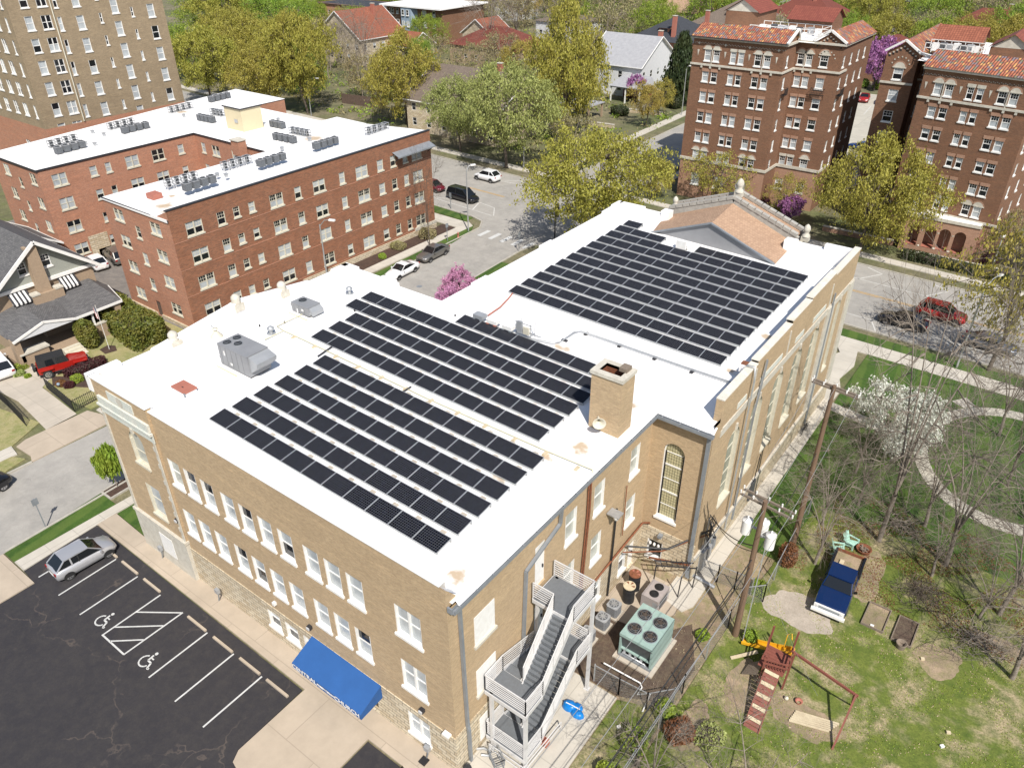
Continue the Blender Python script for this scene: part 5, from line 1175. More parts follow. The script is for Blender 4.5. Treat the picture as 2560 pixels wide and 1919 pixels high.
# ------------------------------------------------------------------ houses
def house(label, cx, cy, w, d, ze, zr, wm, rm, rz=0, hip=False, along='x', cat='house', wins=True, chim=None, name='house', winm='white_paint', dormer=False):
    B = thing(name, label, cat, (cx, cy, 0), rz)
    m = MB(); x, y = w / 2, d / 2
    fr = {'s': (Fr(0, -y, 0), w), 'e': (Fr(x, 0, R(90)), d)}
    hl = {}
    for k, (f, L) in fr.items():
        hs = []
        n = max(2, int(L / 3.2))
        if wins:
            for zt in ([2.3] if ze < 4.5 else [2.4, 5.0] if ze < 8 else [2.4, 5.2, 8.0]):
                if zt > ze - .3: continue
                for i in range(n): c = -L / 2 + L * (i + .5) / n; hs.append((c - .5, c + .5, zt - 1.35, zt))
        wall(m, f, -L / 2, L / 2, 0, ze, hs, wm, .12); hl[k] = hs
    m.poly([(-x, y, 0), (x, y, 0), (x, y, ze), (-x, y, ze)][::-1], wm); m.poly([(-x, -y, 0), (-x, y, 0), (-x, y, ze), (-x, -y, ze)][::-1], wm)
    if not hip:
        if along == 'x':
            for s in (-1, 1): m.poly([(s * x, -y, ze), (s * x, y, ze), (s * x, 0, zr - .12)], wm)
        else:
            for s in (-1, 1): m.poly([(-x, s * y, ze), (x, s * y, ze), (0, s * y, zr - .12)], wm)
    m.obj('wall', B)
    for k, (f, L) in fr.items():
        for h in hl[k]:
            a, b, c = win_meshes('dh', 1.0, 1.35, .12, winm, rw.choice(['pane_dark', 'half', 'pane_dark']), None)
            q = link('window', a, B, Vector(f.P(h[0], 0, h[2])), f.a); link('pane', b, q)
    r = MB(); o = .5; zo = ze - .15
    if hip:
        q = min(w, d) / 2
        if w > d: e0, e1 = (-(x - q), 0, zr), (x - q, 0, zr)
        else: e0, e1 = (0, -(y - q), zr), (0, y - q, zr)
        X, Y = x + o, y + o
        a, b, c_, d_ = (-X, -Y, zo), (X, -Y, zo), (X, Y, zo), (-X, Y, zo)
        if w > d: r.poly([a, b, e1, e0], rm); r.poly([b, c_, e1], rm); r.poly([c_, d_, e0, e1], rm); r.poly([d_, a, e0], rm)
        else: r.poly([a, b, e0], rm); r.poly([b, c_, e1, e0], rm); r.poly([c_, d_, e1], rm); r.poly([d_, a, e0, e1], rm)
    elif along == 'x':
        for s in (-1, 1):
            q = [(-x - o, s * (y + o), zo), (x + o, s * (y + o), zo), (x + o, 0, zr), (-x - o, 0, zr)]
            q2 = [(p[0], p[1], p[2] - .15) for p in q]; r.poly(q if s < 0 else q[::-1], rm); r.poly(q2 if s > 0 else q2[::-1], 'white_paint')
            r.beam(q[0], q[3], .12, .18, 'white_paint'); r.beam(q[1], q[2], .12, .18, 'white_paint'); r.beam(q[0], q[1], .1, .16, 'white_paint')
    else:
        for s in (-1, 1):
            q = [(s * (x + o), -y - o, zo), (s * (x + o), y + o, zo), (0, y + o, zr), (0, -y - o, zr)]
            q2 = [(p[0], p[1], p[2] - .15) for p in q]; r.poly(q, rm); r.poly(q2, 'white_paint')
            r.beam(q[0], q[3], .12, .18, 'white_paint'); r.beam(q[1], q[2], .12, .18, 'white_paint'); r.beam(q[0], q[1], .1, .16, 'white_paint')
    rf = r.obj('roof', B)
    for (u, v) in (chim or []):
        c = MB(); c.box(u - .45, v - .35, ze - 1, u + .45, v + .35, zr + .9, 'hatch_red' if wm != 'pale_brick' else 'pale_brick'); c.box(u - .52, v - .42, zr + .9, u + .52, v + .42, zr + 1.02, 'stone_white'); c.obj('chimney', rf)
    if dormer:
        c = MB(); zz = ze + (zr - ze) * .35; yy = -y * .7
        c.box(-1.2, yy, ze, 1.2, yy + 2.5, zz + .9, wm); c.poly([(-1.5, yy - .3, zz + .85), (1.5, yy - .3, zz + .85), (1.5, yy + 2.8, zz + 1.9), (-1.5, yy + 2.8, zz + 1.9)], rm); c.box(-.9, yy - .03, zz - .1, .9, yy - .005, zz + .7, 'pane_dark')
        c.obj('dormer', rf)
    return B
# bungalow in the left foreground
HB = thing('bungalow', 'tan brick bungalow with grey shingle roof, striped awnings and deep front porch', 'house', (-82, 27, 0))
FG = Fr(-75.3, 0, R(90))
hg = [(23.4, 24.7, 3.9, 5.1), (27.9, 29.2, 3.9, 5.1)]
mb = MB(); wall(mb, FG, 22.0, 31.3, 0, 5.6, hg, 'pale_brick', .15); mb.poly([(-75.3, 31.3, 0), (-94, 31.3, 0), (-94, 31.3, 5.6), (-75.3, 31.3, 5.6)], 'pale_brick'); mb.poly([(-94, 22, 0), (-75.3, 22, 0), (-75.3, 22, 5.6), (-94, 22, 5.6)], 'pale_brick'); part('wall', mb, HB)
mb = MB(); hg2 = [(24.8, 25.6, 6.75, 7.9), (27.0, 27.85, 6.85, 8.05)]
for a, b, za, zb in ((22.0, 24.8, 0, 0),): pass
# gable field with two small windows, built as strips
zg = lambda u: 5.9 + (9.5 - 5.9) * (1 - abs(u - 26.6) / 4.7)
us = [22.0, 23.0, 24.0, 24.8, 25.6, 26.6, 27.0, 27.85, 28.6, 29.6, 30.5, 31.25]
for a, b in zip(us, us[1:]):
    hole = [h for h in hg2 if abs(h[0] - a) < .01]
    if hole: h = hole[0]; mb.poly([FG.P(a, .02, 5.6), FG.P(b, .02, 5.6), FG.P(b, .02, h[2]), FG.P(a, .02, h[2])], 'siding_green'); mb.poly([FG.P(a, .02, h[3]), FG.P(b, .02, h[3]), FG.P(b, .02, zg(b)), FG.P(a, .02, zg(a))], 'siding_green')
    else: mb.poly([FG.P(a, .02, 5.6), FG.P(b, .02, 5.6), FG.P(b, .02, zg(b)), FG.P(a, .02, zg(a))], 'siding_green')
FG.box(mb, 21.9, 31.4, .03, .22, 5.55, 5.85, 'white_paint'); part('gable', mb, HB)
for h in hg2: window(HB, FG, *h, 'lite', .15, mp='pane_dark')
for h in hg: window(HB, FG, *h, 'dh', .14, mp='pane_dark')
m = MB()
rk, rbx = -74.5, -95
for s in (-1, 1):
    e = 26.6 + s * 5.6
    q = [(rk, 26.6, 9.75), (rk, e, 5.4), (rbx, e, 5.4), (rbx, 26.6, 9.75)]
    m.poly(q, 'shingle_grey' if s < 0 else 'shingle_grey')
part('roof', m, HB)
m = MB()
for s in (-1, 1): e = 26.6 + s * 5.6; m.beam((rk + .02, 26.6, 9.68), (rk + .02, e, 5.33), .14, .3, 'white_paint'); m.beam((rk, e, 5.3), (rbx, e, 5.3), .1, .14, 'white_paint'); m.beam((-75.2, 26.6 + s * 4.6, 5.7), (rk, 26.6 + s * 4.9, 5.75), .2, .3, 'white_paint')
part('bargeboard', m, HB)
m = MB(); m.add([(-75.3, 25.55, 0), (-74.5, 25.55, 0), (-74.5, 27.0, 0), (-75.3, 27.0, 0), (-75.3, 25.75, 9.3), (-74.62, 25.75, 9.3), (-74.62, 26.75, 9.3), (-75.3, 26.75, 9.3)], [(0, 1, 5, 4), (1, 2, 6, 5), (2, 3, 7, 6), (4, 5, 6, 7)], 'pale_brick')
m.box(-74.95, 24.9, 0, -74.2, 27.7, 4.9, 'pale_brick'); m.box(-75, 24.85, 4.9, -74.15, 25.6, 5.05, 'stone_white'); m.box(-75, 27.0, 4.9, -74.15, 27.75, 5.05, 'stone_white')
part('chimney', m, HB)
m = MB(); m.box(-87.3, 25.6, 8.5, -86.0, 26.5, 10.4, 'pale_brick'); m.box(-87.4, 25.5, 10.4, -85.9, 26.6, 10.55, 'cream_paint'); part('chimney', m, HB)
# porch roof
m = MB(); PX = -70.9
pz = lambda y: 3.15
m.poly([(-75.25, 21.3, 3.9), (PX, 20.9, 2.95), (PX, 22.4, 3.35), (-75.25, 23.85, 4.4)], 'shingle_grey')
m.poly([(-75.25, 23.85, 4.45), (PX - .0, 23.85, 3.85), (PX, 20.9, 2.9), (-73.2, 20.9, 3.0), (-75.25, 21.2, 3.6)], 'shingle_grey')
m.poly([(-75.25, 23.85, 4.45), (PX, 23.85, 3.85), (PX, 26.7, 3.05), (-73.0, 26.7, 3.6), (-75.25, 26.7, 4.3)][::-1], 'shingle_grey')
m.poly([(-75.25, 26.6, 4.35), (PX, 26.6, 3.05), (PX, 31.2, 3.1), (-75.25, 30.6, 4.45)], 'shingle_grey')
m.poly([(-75.25, 30.6, 4.45), (PX, 31.2, 3.1), (-75.3, 32.2, 3.1)], 'shingle_grey')
pr = part('porch_roof', m, HB)
m = MB()
for a, b in (((PX + .03, 20.9, 2.88), (PX + .03, 23.85, 3.78)), ((PX + .03, 23.85, 3.78), (PX + .03, 26.6, 3.0)), ((PX + .03, 26.6, 2.98), (PX + .03, 31.2, 3.02)), ((PX, 31.2, 3.0), (-75.2, 32.2, 3.0))): m.beam(a, b, .1, .22, 'white_paint')
m.poly([(PX + .0, 21.2, 2.85), (PX, 26.4, 2.85), (PX, 23.85, 3.7)], 'siding_white')

part('porch_fascia', m, HB)
m = MB(); m.box(-75.3, 20.9, 0, -71.0, 31.0, .7, 'pale_brick'); m.box(-71.3, 26.6, .7, -71.0, 31.0, 1.5, 'pale_brick'); m.box(-71.35, 26.6, 1.5, -70.95, 31.0, 1.62, 'stone_white')
for y in (20.9, 30.4): m.box(-71.7, y, .7, -71.0, y + .6, 3.0, 'pale_brick')
m.box(-71.9, 21.2, .7, -71.0, 23.6, 1.4, 'pale_brick'); m.box(-72, 21.1, 1.4, -70.9, 23.7, 1.55, 'stone_white'); part('porch', m, HB)
for y in (28.2, 30.9): q = MB(); q.box(-71.25, y - .08, 1.6, -71.09, y + .08, 2.95, 'white_paint'); part('porch_post', q, HB)
m = MB()
for k in range(4): m.box(-71.0 + k * .4, 24.2, 0, -70.6 + k * .4, 26.2, .62 - k * .15, 'cream_paint')
part('front_steps', m, HB)
def striped(parent, y0, y1, zt):
    m = MB(); n = 9
    for k in range(n):
        a, b = y0 + (y1 - y0) * k / n, y0 + (y1 - y0) * (k + 1) / n; c = 'white_paint' if k % 2 else 'dark_metal'
        m.poly([(-75.25, a, zt), (-74.45, a, zt - .85), (-74.45, b, zt - .85), (-75.25, b, zt)], c); m.poly([(-74.45, a, zt - .85), (-74.45, a, zt - 1.05), (-74.45, b, zt - 1.05), (-74.45, b, zt - .85)], c)
    part('awning', m, parent)
striped(HB, 23.2, 24.9, 5.5); striped(HB, 27.8, 29.4, 5.5)
# houses beyond
house('small grey-roofed garage behind the tan brick bungalow', -93.8, 32.4, 7.2, 4.4, 3.4, 4.9, 'siding_white', 'shingle_grey', along='x', cat='garage', wins=False, name='garage')
house('large stone-walled house with grey-brown gable roof behind the pale green street tree', -91.5, 113, 21, 17, 5.6, 10.4, 'cream_stone', 'shingle_brown', along='x', chim=[(3, 2)], dormer=True)
house('white clapboard house with pale slate roof and pink chimney left of the conifer', -86.5, 160, 13, 16, 6.2, 11.2, 'siding_white', 'slate_pale', along='x', chim=[(5.8, 1)])
house('red brick house with dark slate roof behind the white clapboard house', -87, 181, 15, 17, 8.4, 12.6, 'orange_brick', 'shingle_dark', hip=True, chim=[(3, -7), (5, 6)], dormer=True)
house('big house with tan hipped roofs beyond the dark conifer', -84, 213, 19, 20, 8.5, 14, 'pale_brick', 'shingle_brown', hip=True, chim=[(6, -4)], dormer=True)
house('brown-roofed house farther behind the tan hipped one', -76, 243, 20, 18, 8.0, 13.5, 'brown_brick', 'shingle_red', hip=True, chim=[(2, -3), (-6, 2)])
house('white two-storey house behind the tall yellow tree', -128, 198, 14, 12, 7.4, 9.0, 'siding_white', 'shingle_brown', hip=True)
house('single-storey house with dark red shingle roof below the bare trees', -131, 170, 21, 15, 4.4, 8.4, 'pale_brick', 'shingle_red', hip=True)
house('stone house with steep red tile roof beyond the fence at upper left', -163, 152, 16, 16, 6.2, 12.2, 'cream_stone', 'roof_tile_red', along='y', chim=[(2, 3)])
house('low red-tiled wing beside the steep tiled stone house', -151, 158, 8, 9, 4.0, 7.0, 'cream_stone', 'roof_tile_red', along='x')
house('second red-tiled stone house with small front gable behind the yellow tree', -143, 180, 10, 9, 5.0, 8.6, 'cream_stone', 'roof_tile_red', along='y')
house('orange-roofed stone house behind the thin bare trees', -110, 232, 14, 12, 8, 12.4, 'cream_stone', 'shingle_tan', hip=True)
house('flat dark-roofed brick building at the top edge of the photo', -205, 196, 34, 14, 7, 7.6, 'orange_brick', 'shingle_dark', hip=True, name='building', cat='building')
house('white farmhouse-like house at the very top edge left of centre', -178, 240, 12, 12, 8, 11, 'siding_white', 'slate_pale', along='y')
house('dark red-roofed house between the two brown brick apartment houses', -43, 205, 13, 12, 6, 9.5, 'brown_brick', 'shingle_red', hip=True)
house('red-brown hipped house at top right behind light green trees', -30, 245, 20, 14, 7.5, 12, 'brown_brick', 'shingle_red', hip=True, chim=[(3, 2)])
house('dark brick house at the top right corner of the photo', -8, 262, 16, 14, 8.5, 13, 'orange_brick', 'shingle_red', hip=True)
house('grey-roofed house in the trees at the top centre right', -62, 300, 18, 16, 8, 12.5, 'pale_brick', 'shingle_grey', hip=True)
house('long tan-roofed house at the top centre behind green trees', -95, 300, 24, 14, 7, 11, 'siding_white', 'shingle_brown', hip=True)
# three-storey flats with white bay
B3 = thing('apartment_building', 'three-storey brown brick flats with pale blue bay and flat white roof among trees', 'building', (-171, 190, 0))
m = MB(); m.box(-182, 181, 0, -160, 200, 9.3, 'brown_brick'); part('wall', m, B3)
m = MB(); m.prism([(-175.5, 181), (-174.5, 179.2), (-170.5, 179.2), (-169.5, 181)], 0, 9.2, 'siding_blue'); part('bay', m, B3)
m = MB(); m.prism([(-183, 179), (-159, 179), (-159, 201), (-183, 201)], 9.3, 9.7, 'membrane'); part('roof', m, B3)
for z in (1.2, 4.2, 7.2):
    for x, y, st in ((-180.5, 181, 'dh2'), (-178, 181, 'dh'), (-174.0, 179.15, 'dh'), (-172.2, 179.15, 'dh'), (-167.5, 181, 'dh2'), (-163.5, 181, 'dh')):
        f = Fr(0, y - .16, 0); window(B3, f, x, x + (1.5 if st == 'dh2' else .95), z, z + 1.5, st, .14)
# white porch house front (the victorian) + gazebo roof, low walls
m = MB(); m.box(-83.8, 146.2, 2.9, -76.6, 151.9, 3.15, 'slate_pale'); m.poly([(-84.1, 146.0, 3.15), (-76.3, 146.0, 3.15), (-77.2, 151.9, 4.7), (-83.6, 151.9, 4.7)], 'slate_pale'); m.poly([(-76.3, 146.0, 3.15), (-76.3, 152, 3.15), (-77.2, 151.9, 4.7)], 'slate_pale')
for x in (-83.6, -80.2, -76.9): m.box(x - .12, 146.3, 0, x + .12, 146.5, 2.9, 'white_paint')
m.box(-83.6, 151.7, 0, -76.9, 151.95, 2.9, 'maroon')
pv = m.obj('porch'); tag(pv, 'grey-roofed porch with white posts in front of the white clapboard house', 'porch')
m = MB(); m.prism([(-84.5, 128.5), (-78.0, 129), (-77.8, 134.2), (-84, 134.0)], 2.6, 2.75, 'slate_pale')
for x, y in ((-84, 129), (-78.4, 129.3), (-78.2, 133.8), (-83.6, 133.6)): m.box(x - .15, y - .15, 0, x + .15, y + .15, 2.6, 'pale_brick')
tag(m.obj('pergola'), 'flat grey pergola roof on brick piers under the tall yellow tree', 'pergola')
for a, b, L_ in (((-78.5, 139.5), (-69.0, 141.5), 'low stone wall along the front garden of the white clapboard house'), ((-83, 126.2), (-71.6, 127.4), 'low stone wall beside the steps near the flat grey pergola')):
    m = MB(); m.beam((*a, .3), (*b, .3), .35, .6, 'cream_stone'); m.beam((*a, .65), (*b, .65), .45, .1, 'stone_white'); tag(m.obj('garden_wall'), L_, 'wall')
# timber fences
def fence(a, b, h, label, mt='fence_brown'):
    a, b = Vector((*a, 0)), Vector((*b, 0)); L = (b - a).length; d = (b - a) / L
    r = thing('fence', label, 'fence', tuple((a + b) / 2)); c = (a + b) / 2
    m = MB(); n = int(L / .2)
    for k in range(n): p = a - c + d * (k + .5) * L / n; hh = h + random.uniform(-.05, .05); m.beam(p, p + Vector((0, 0, hh)), L / n * .9, .03, mt, up=(-d.y, d.x, 0))
    m.obj('boards', r)
    for k in range(int(L / 2.4) + 1): p = a - c + d * min(k * 2.4, L); q = MB(); q.box(p.x - .06, p.y - .06, 0, p.x + .06, p.y + .06, h + .1, mt); q.obj('post', r)
fence((-128, 112.2), (-117, 113.5), 2.0, 'brown board fence left of the yellow tree beyond the red brick block')
fence((-107.5, 121.5), (-104.2, 119.0), 2.2, 'dark board fence beside the grey-brown gabled house')
# ------------------------------------------------------------------ solar panels
def copy_tree(o, parent=None):
    c = o.copy(); COL.objects.link(c); c.parent = parent
    for ch in list(o.children): copy_tree(ch, c)
    return c
PWD, PDP, TILT = 1.462, 1.04, R(6.5)
def rotx(y, z): return (y * math.cos(TILT) - z * math.sin(TILT), y * math.sin(TILT) + z * math.cos(TILT))
m = MB()
def tbox(mb, x0, y0, z0, x1, y1, z1, mt):
    v = []
    for z in (z0, z1):
        for x, y in ((x0, y0), (x1, y0), (x1, y1), (x0, y1)): yy, zz = rotx(y, z); v.append((x, yy, zz + .12))
    mb.add(v, [(0, 3, 2, 1), (4, 5, 6, 7), (0, 1, 5, 4), (1, 2, 6, 5), (2, 3, 7, 6), (3, 0, 4, 7)], mt)
tbox(m, .02, .02, 0, PWD - .02, PDP - .02, .034, 'solar_cells'); MP = m.mesh('solar_panel')
# make the cell grid line up with the panel
uvl = MP.uv_layers[0].data
for p in MP.polygons:
    if p.normal.z > .9:
        for li in p.loop_indices: v = MP.vertices[MP.loops[li].vertex_index].co; uvl[li].uv = (v.x - .02, (v.y / math.cos(TILT)) - .02)
m = MB()
for a in ((0, 0, PWD, .024), (0, PDP - .024, PWD, PDP), (0, .024, .022, PDP - .024), (PWD - .022, .024, PWD, PDP - .024)): tbox(m, a[0], a[1], -.005, a[2], a[3], .042, 'galvanised')
MF = m.mesh('frame')
m = MB(); m.box(0, .04, 0, PWD, .12, .1, 'galvanised'); m.box(-.02, PDP - .06, 0, PWD, PDP - .02, .22, 'galvanised'); m.box(PWD / 2 - .15, PDP, .0, PWD / 2 + .15, PDP + .34, .05, 'concrete_path')
MS = m.mesh('support_rail')
def panel(x, y, label, group):
    o = link('solar_panel', MP, None, (x, y, roofz(x + .7) + .01)); o.rotation_euler = (0, R(1.3), 0); tag(o, label, 'solar panel', group)
    link('frame', MF, o); link('support_rail', MS, o)
def rows_of(nm, x0, y0, px, py, rows, names):
    for r, cols in enumerate(rows):
        for i, c in enumerate(cols):
            side = 'from left' if i < len(cols) / 2 else 'from right'
            k = ORD[i] if i < len(cols) / 2 else ORD[len(cols) - 1 - i]
            panel(x0 + c * px, y0 + r * py, 'black solar panel %s %s in %s row of the %s array' % (k, side, ORD[r], nm), 'solar panels in the %s array' % nm)
rows_of('nearest', -33.4, 17.3, 1.483, 1.44, [range(11)] * 6, None)
rows_of('middle', -35.95, 26.6, 1.48, 1.44, [range(12)] * 3 + [range(-1, 12)] * 2 + [range(4, 12)], None)
rows_of('hall roof', -30.0, 39.6, 1.475, 1.487, [range(11)] * 10 + [[0, 1, 2, 5, 6, 7, 8, 9, 10], [0]], None)

# ------------------------------------------------------------------ things on the church roof
def fan(mb, x, y, z, r, mt='dark_metal', mg='gutter_grey', n=4, inner='black'):
    mb.cyl(x, y, z, z + .04, r, mg, 20); mb.cyl(x, y, z + .041, z + .05, r * .9, inner, 20)
    for k in range(n): a = 2 * math.pi * k / n + .4; mb.beam((x, y, z + .065), (x + r * .82 * math.cos(a), y + r * .82 * math.sin(a), z + .065), r * .26, .015, mt)
    mb.cyl(x, y, z + .055, z + .085, r * .22, mt, 10)
    for q in (.5, .75):
        pts = [(x + r * q * math.cos(2 * math.pi * k / 20), y + r * q * math.sin(2 * math.pi * k / 20), z + .1) for k in range(21)]; mb.tube(pts, .008, mg, 3, cap=False)
def rtu(label, x0, y0, x1, y1, z0, z1, fans, hood, pitched=False):
    r = thing('rooftop_unit', label, 'air conditioner', ((x0 + x1) / 2, (y0 + y1) / 2, z0), group='rooftop air units on the church'); ox, oy = (x0 + x1) / 2, (y0 + y1) / 2
    X0, Y0, X1, Y1, Z = x0 - ox, y0 - oy, x1 - ox, y1 - oy, z1 - z0
    m = MB(); m.box(X0, Y0, .12, X1, Y1, Z, 'rtu_grey'); m.box(X0 + .1, Y0 + .1, 0, X1 - .1, Y1 - .1, .12, 'dark_metal')
    m.box(X0 - .02, Y0 - .02, Z, X1 + .02, Y1 + .02, Z + .05, 'rtu_grey')
    for k in range(5): m.box(X0 + .25 + k * .5, Y0 - .006, .2, X0 + .26 + k * .5, Y0, Z - .05, 'dark_metal') if X0 + .26 + k * .5 < X1 else None
    m.box(X1 + .001, Y0 + .1, Z - .45, X1 + .006, Y0 + .3, Z - .2, 'white_paint'); m.box(X0 + .5, Y0 - .01, Z - .6, X0 + .62, Y0 - .002, Z - .3, 'white_paint'); m.box(X0 + 1.0, Y0 - .01, .35, X0 + 1.2, Y0 - .002, .5, 'white_paint')
    m.obj('cabinet', r)
    for fx, fy, fr_ in fans: q = MB(); fan(q, fx - ox, fy - oy, Z + .05, fr_); q.obj('fan', r)
    q = MB(); q.add([(X1, Y0 + .1, Z - .02), (X1, Y1, Z - .02), (X1 + hood, Y1, Z - .25), (X1 + hood, Y0 + .1, Z - .25), (X1, Y0 + .1, .35), (X1, Y1, .35), (X1 + hood * .9, Y1, Z - .55), (X1 + hood * .9, Y0 + .1, Z - .55)], [(0, 3, 2, 1), (0, 4, 7, 3), (1, 2, 6, 5), (3, 7, 6, 2), (4, 5, 6, 7)], 'grey_metal'); q.obj('intake_hood', r)
    q = MB(); q.box(X0 - .05, Y0 - .35, 0, X0 + 1.9, Y0 - .28, .08, 'pipe_yellow'); q.tube([(X0 - .12, Y0 + .2, .1), (X0 - .2, Y0 + .1, .5), (X0 - .02, Y0 + .2, .7)], .03, 'cable_grey', 5); q.obj('service_pipe', r)
rtu('large grey rooftop air unit with three round fans near the red roof hatch', -37.8, 21.25, -35.0, 22.75, 12.3, 13.75, [(-37.35, 21.65, .27), (-37.35, 22.35, .27), (-36.7, 21.95, .27)], .75)
rtu('smaller grey rooftop air unit with a single fan near the west parapet', -39.85, 28.35, -38.15, 29.4, 12.35, 13.05, [(-39.35, 28.95, .3)], .3)
m = MB(); m.box(-.62, -.35, 0, .62, .38, .22, 'membrane'); m.box(-.66, -.4, .22, .66, .43, .32, 'hatch_red'); m.box(-.05, -.1, .325, .1, -.06, .35, 'dark_metal'); m.box(.62, -.45, .1, .72, -.38, .3, 'gutter_grey')
tag(m.obj('roof_hatch', None, (-37.0, 18.2, 12.3)), 'flat red-brown roof hatch near the front left roof corner', 'hatch')
m = MB(); m.lathe([(.42, 0), (.40, .06), (.14, .36), (.1, .5), (.18, .52), (.18, .6), (.001, .64)], 0, 0, 'cream_paint', 18); m.tube([(-.1, 0, .6), (-.35, 0, .7), (-.42, 0, .5)], .03, 'galvanised', 6)
tag(m.obj('roof_vent', None, (-40.9, 23.1, 12.4)), 'cream cone-shaped roof vent beside the large air unit', 'vent')
for x, y, l in ((-38.5, 25.5, 'small galvanised mushroom vent between the two grey rooftop air units'), (-38.8, 32.6, 'small galvanised mushroom vent near the north-west roof corner')):
    m = MB(); m.cyl(0, 0, 0, .04, .3, 'galvanised', 14); m.cyl(0, 0, .04, .35, .12, 'galvanised', 12); m.lathe([(.24, .3), (.24, .4), (.1, .52), (.001, .54)], 0, 0, 'galvanised', 14); tag(m.obj('roof_vent', None, (x, y, roofz(x))), l, 'vent')
for x, y, l in ((-38.9, 26.6 + .3, 'tiny black pipe stub left of the smaller air unit'), (-36.5, 30.9, 'tiny dark pipe stub between the arrays'), (-30.7, 34.6, 'tiny dark pipe stub near the hall wall'), (-39.8, 25.6, 'tiny dark pipe stub near the large air unit')):
    m = MB(); m.cyl(0, 0, 0, .16, .05, 'black', 8); tag(m.obj('pipe_stub', None, (x, y, roofz(x))), l, 'pipe')
# gas pipe and conduits
m = MB(); Z = lambda x: roofz(x) + .12
m.tube([(-38.0, 24.6, Z(-38)), (-38.0, 26.1, Z(-38)), (-36, 26.1, Z(-36)), (-25.5, 26.0, Z(-25)), (-17.5, 26.2, Z(-17)), (-14.75, 26.35, Z(-15)), (-14.75, 26.35, 11.3)], .035, 'pipe_yellow', 6)
m.tube([(-38.8, 28.3, Z(-38.8)), (-38.8, 26.2, Z(-38.8)), (-38, 26.1, Z(-38))], .03, 'pipe_yellow', 6)
gp = m.obj('gas_pipe'); tag(gp, 'long yellow gas pipe running across the white roof between two solar arrays', 'pipe')
q = MB()
for k in range(12): x = -37 + k * 1.95; q.box(x, 25.85, Z(x) - .12, x + .16, 26.2, Z(x) - .03, 'wood_pale')
q.obj('pipe_block', gp)
m = MB()
for o in (0, .13): m.tube([(-24.9, 35.0 + o, Z(-25)), (-23.4, 35.5 + o, Z(-23)), (-23.1, 35.9, Z(-23)), (-23.1 + o, 37.6, Z(-23)), (-22.8, 37.9 + o, Z(-23)), (-15.5, 38.0 + o, Z(-15.5)), (-12.1, 38.15 + o, Z(-12)), (-11.8, 38.2 + o, 13.3), (-11.3, 38.2 + o, 13.35), (-11.2, 38.15 + o, 12.5), (-11.22, 38.1 + o, 1.0)], .035, 'galvanised', 6)
cd = m.obj('conduit'); tag(cd, 'twin grey conduits running across the hall roof and down its east wall', 'conduit')
q = MB()
for k in range(5): x = -22.5 + k * 2.5; q.box(x, 37.8, Z(x) - .12, x + .2, 38.2, Z(x) - .03, 'dark_metal')
q.box(-23.25, 36.3, Z(-23) - .12, -22.85, 36.5, Z(-23) - .03, 'dark_metal'); q.obj('pipe_block', cd)
for p, l in (([(-29.6, 39.6), (-29.35, 38.8), (-29.0, 37.4), (-28.9, 35.9)], 'red-brown cable run from the hall array to the inverters'), ([(-27.0, 24.9), (-27.0, 26.3)], 'short dark cable bridge crossing the gas pipe'), ([(-33.8, 25.3), (-34.0, 26.6)], 'short black cable bridge at the left of the gas pipe')):
    m = MB(); m.tube([(x, y, Z(x)) for x, y in p], .055, 'hatch_red' if 'red' in l else 'dark_metal', 6); tag(m.obj('cable_run'), l, 'cable')
for i, x in enumerate((-28.9, -27.75, -26.5)):
    m = MB(); m.box(-.38, -.3, .35, .42, .25, .6, 'white_paint' if i else 'grey_metal'); 
    r = m.obj('inverter', None, (x, 35.05, roofz(x))); tag(r, ['grey', 'white red-wired', 'white blue-edged'][i] + ' rooftop inverter box, ' + ['left', 'middle', 'right'][i] + ' of three behind the middle array', 'inverter', 'roof inverters')
    q = MB()
    for dx in (-.3, .28): q.box(dx - .1, -.32, 0, dx + .1, -.1, .35, 'gutter_grey' if i != 1 else 'hatch_red')
    q.beam((-.6, .1, .2), (.6, -.2, .3), .03, .03, 'galvanised'); q.obj('leg', r)
rk_ = thing('switchgear_rack', 'galvanised strut rack with grey switch boxes standing by the inverters', 'rack', (-25.4, 35.4, roofz(-25.4)))
m = MB()
for x in (-.55, .55):
    for y in (-.25, .25): m.beam((x, y, 0), (x, y, 1.05), .04, .04, 'galvanised')
for z in (.15, .5, .8, 1.0): m.beam((-.65, -.27, z), (.7, -.27, z), .04, .04, 'galvanised')
for x in (-.3, .1, .4): m.beam((x, -.5, .1), (x, .4, .1), .04, .04, 'galvanised')
m.beam((-1.0, -.5, .08), (1.3, -.6, .08), .04, .04, 'galvanised'); m.beam((-.8, .3, .08), (1.0, .3, .08), .04, .04, 'galvanised'); m.obj('frame', rk_)
m = MB(); m.box(-.4, -.42, .3, -.02, -.28, 1.15, 'grey_metal'); m.obj('switch_box', rk_); m = MB(); m.box(.08, -.42, .35, .5, -.28, .85, 'cream_paint'); m.obj('panel_board', rk_)
m = MB(); m.box(-.42, -.18, .1, .42, .18, .75, 'white_paint'); r = m.obj('condenser', None, (-23.8, 54.6, roofz(-23.8))); tag(r, 'small cream split-system condenser in front of the grey gable end', 'air conditioner')
q = MB(); q.box(-.45, -.25, 0, .45, -.15, .1, 'black'); q.box(-.45, .12, 0, .45, .2, .1, 'black'); q.tube([(.42, 0, .3), (.8, .1, .2), (1.0, .2, .4)], .025, 'cable_grey', 5); q.obj('foot_rail', r)
m = MB(); m.box(-.12, -.5, 0, .12, .5, .02, 'gutter_grey'); m.box(-.05, -.1, .02, .05, .1, .25, 'gutter_grey'); tag(m.obj('roof_drain', None, (-12.15, 47.2, roofz(-12) + .25)), 'small dark roof scupper bracket by the east parapet', 'drain')
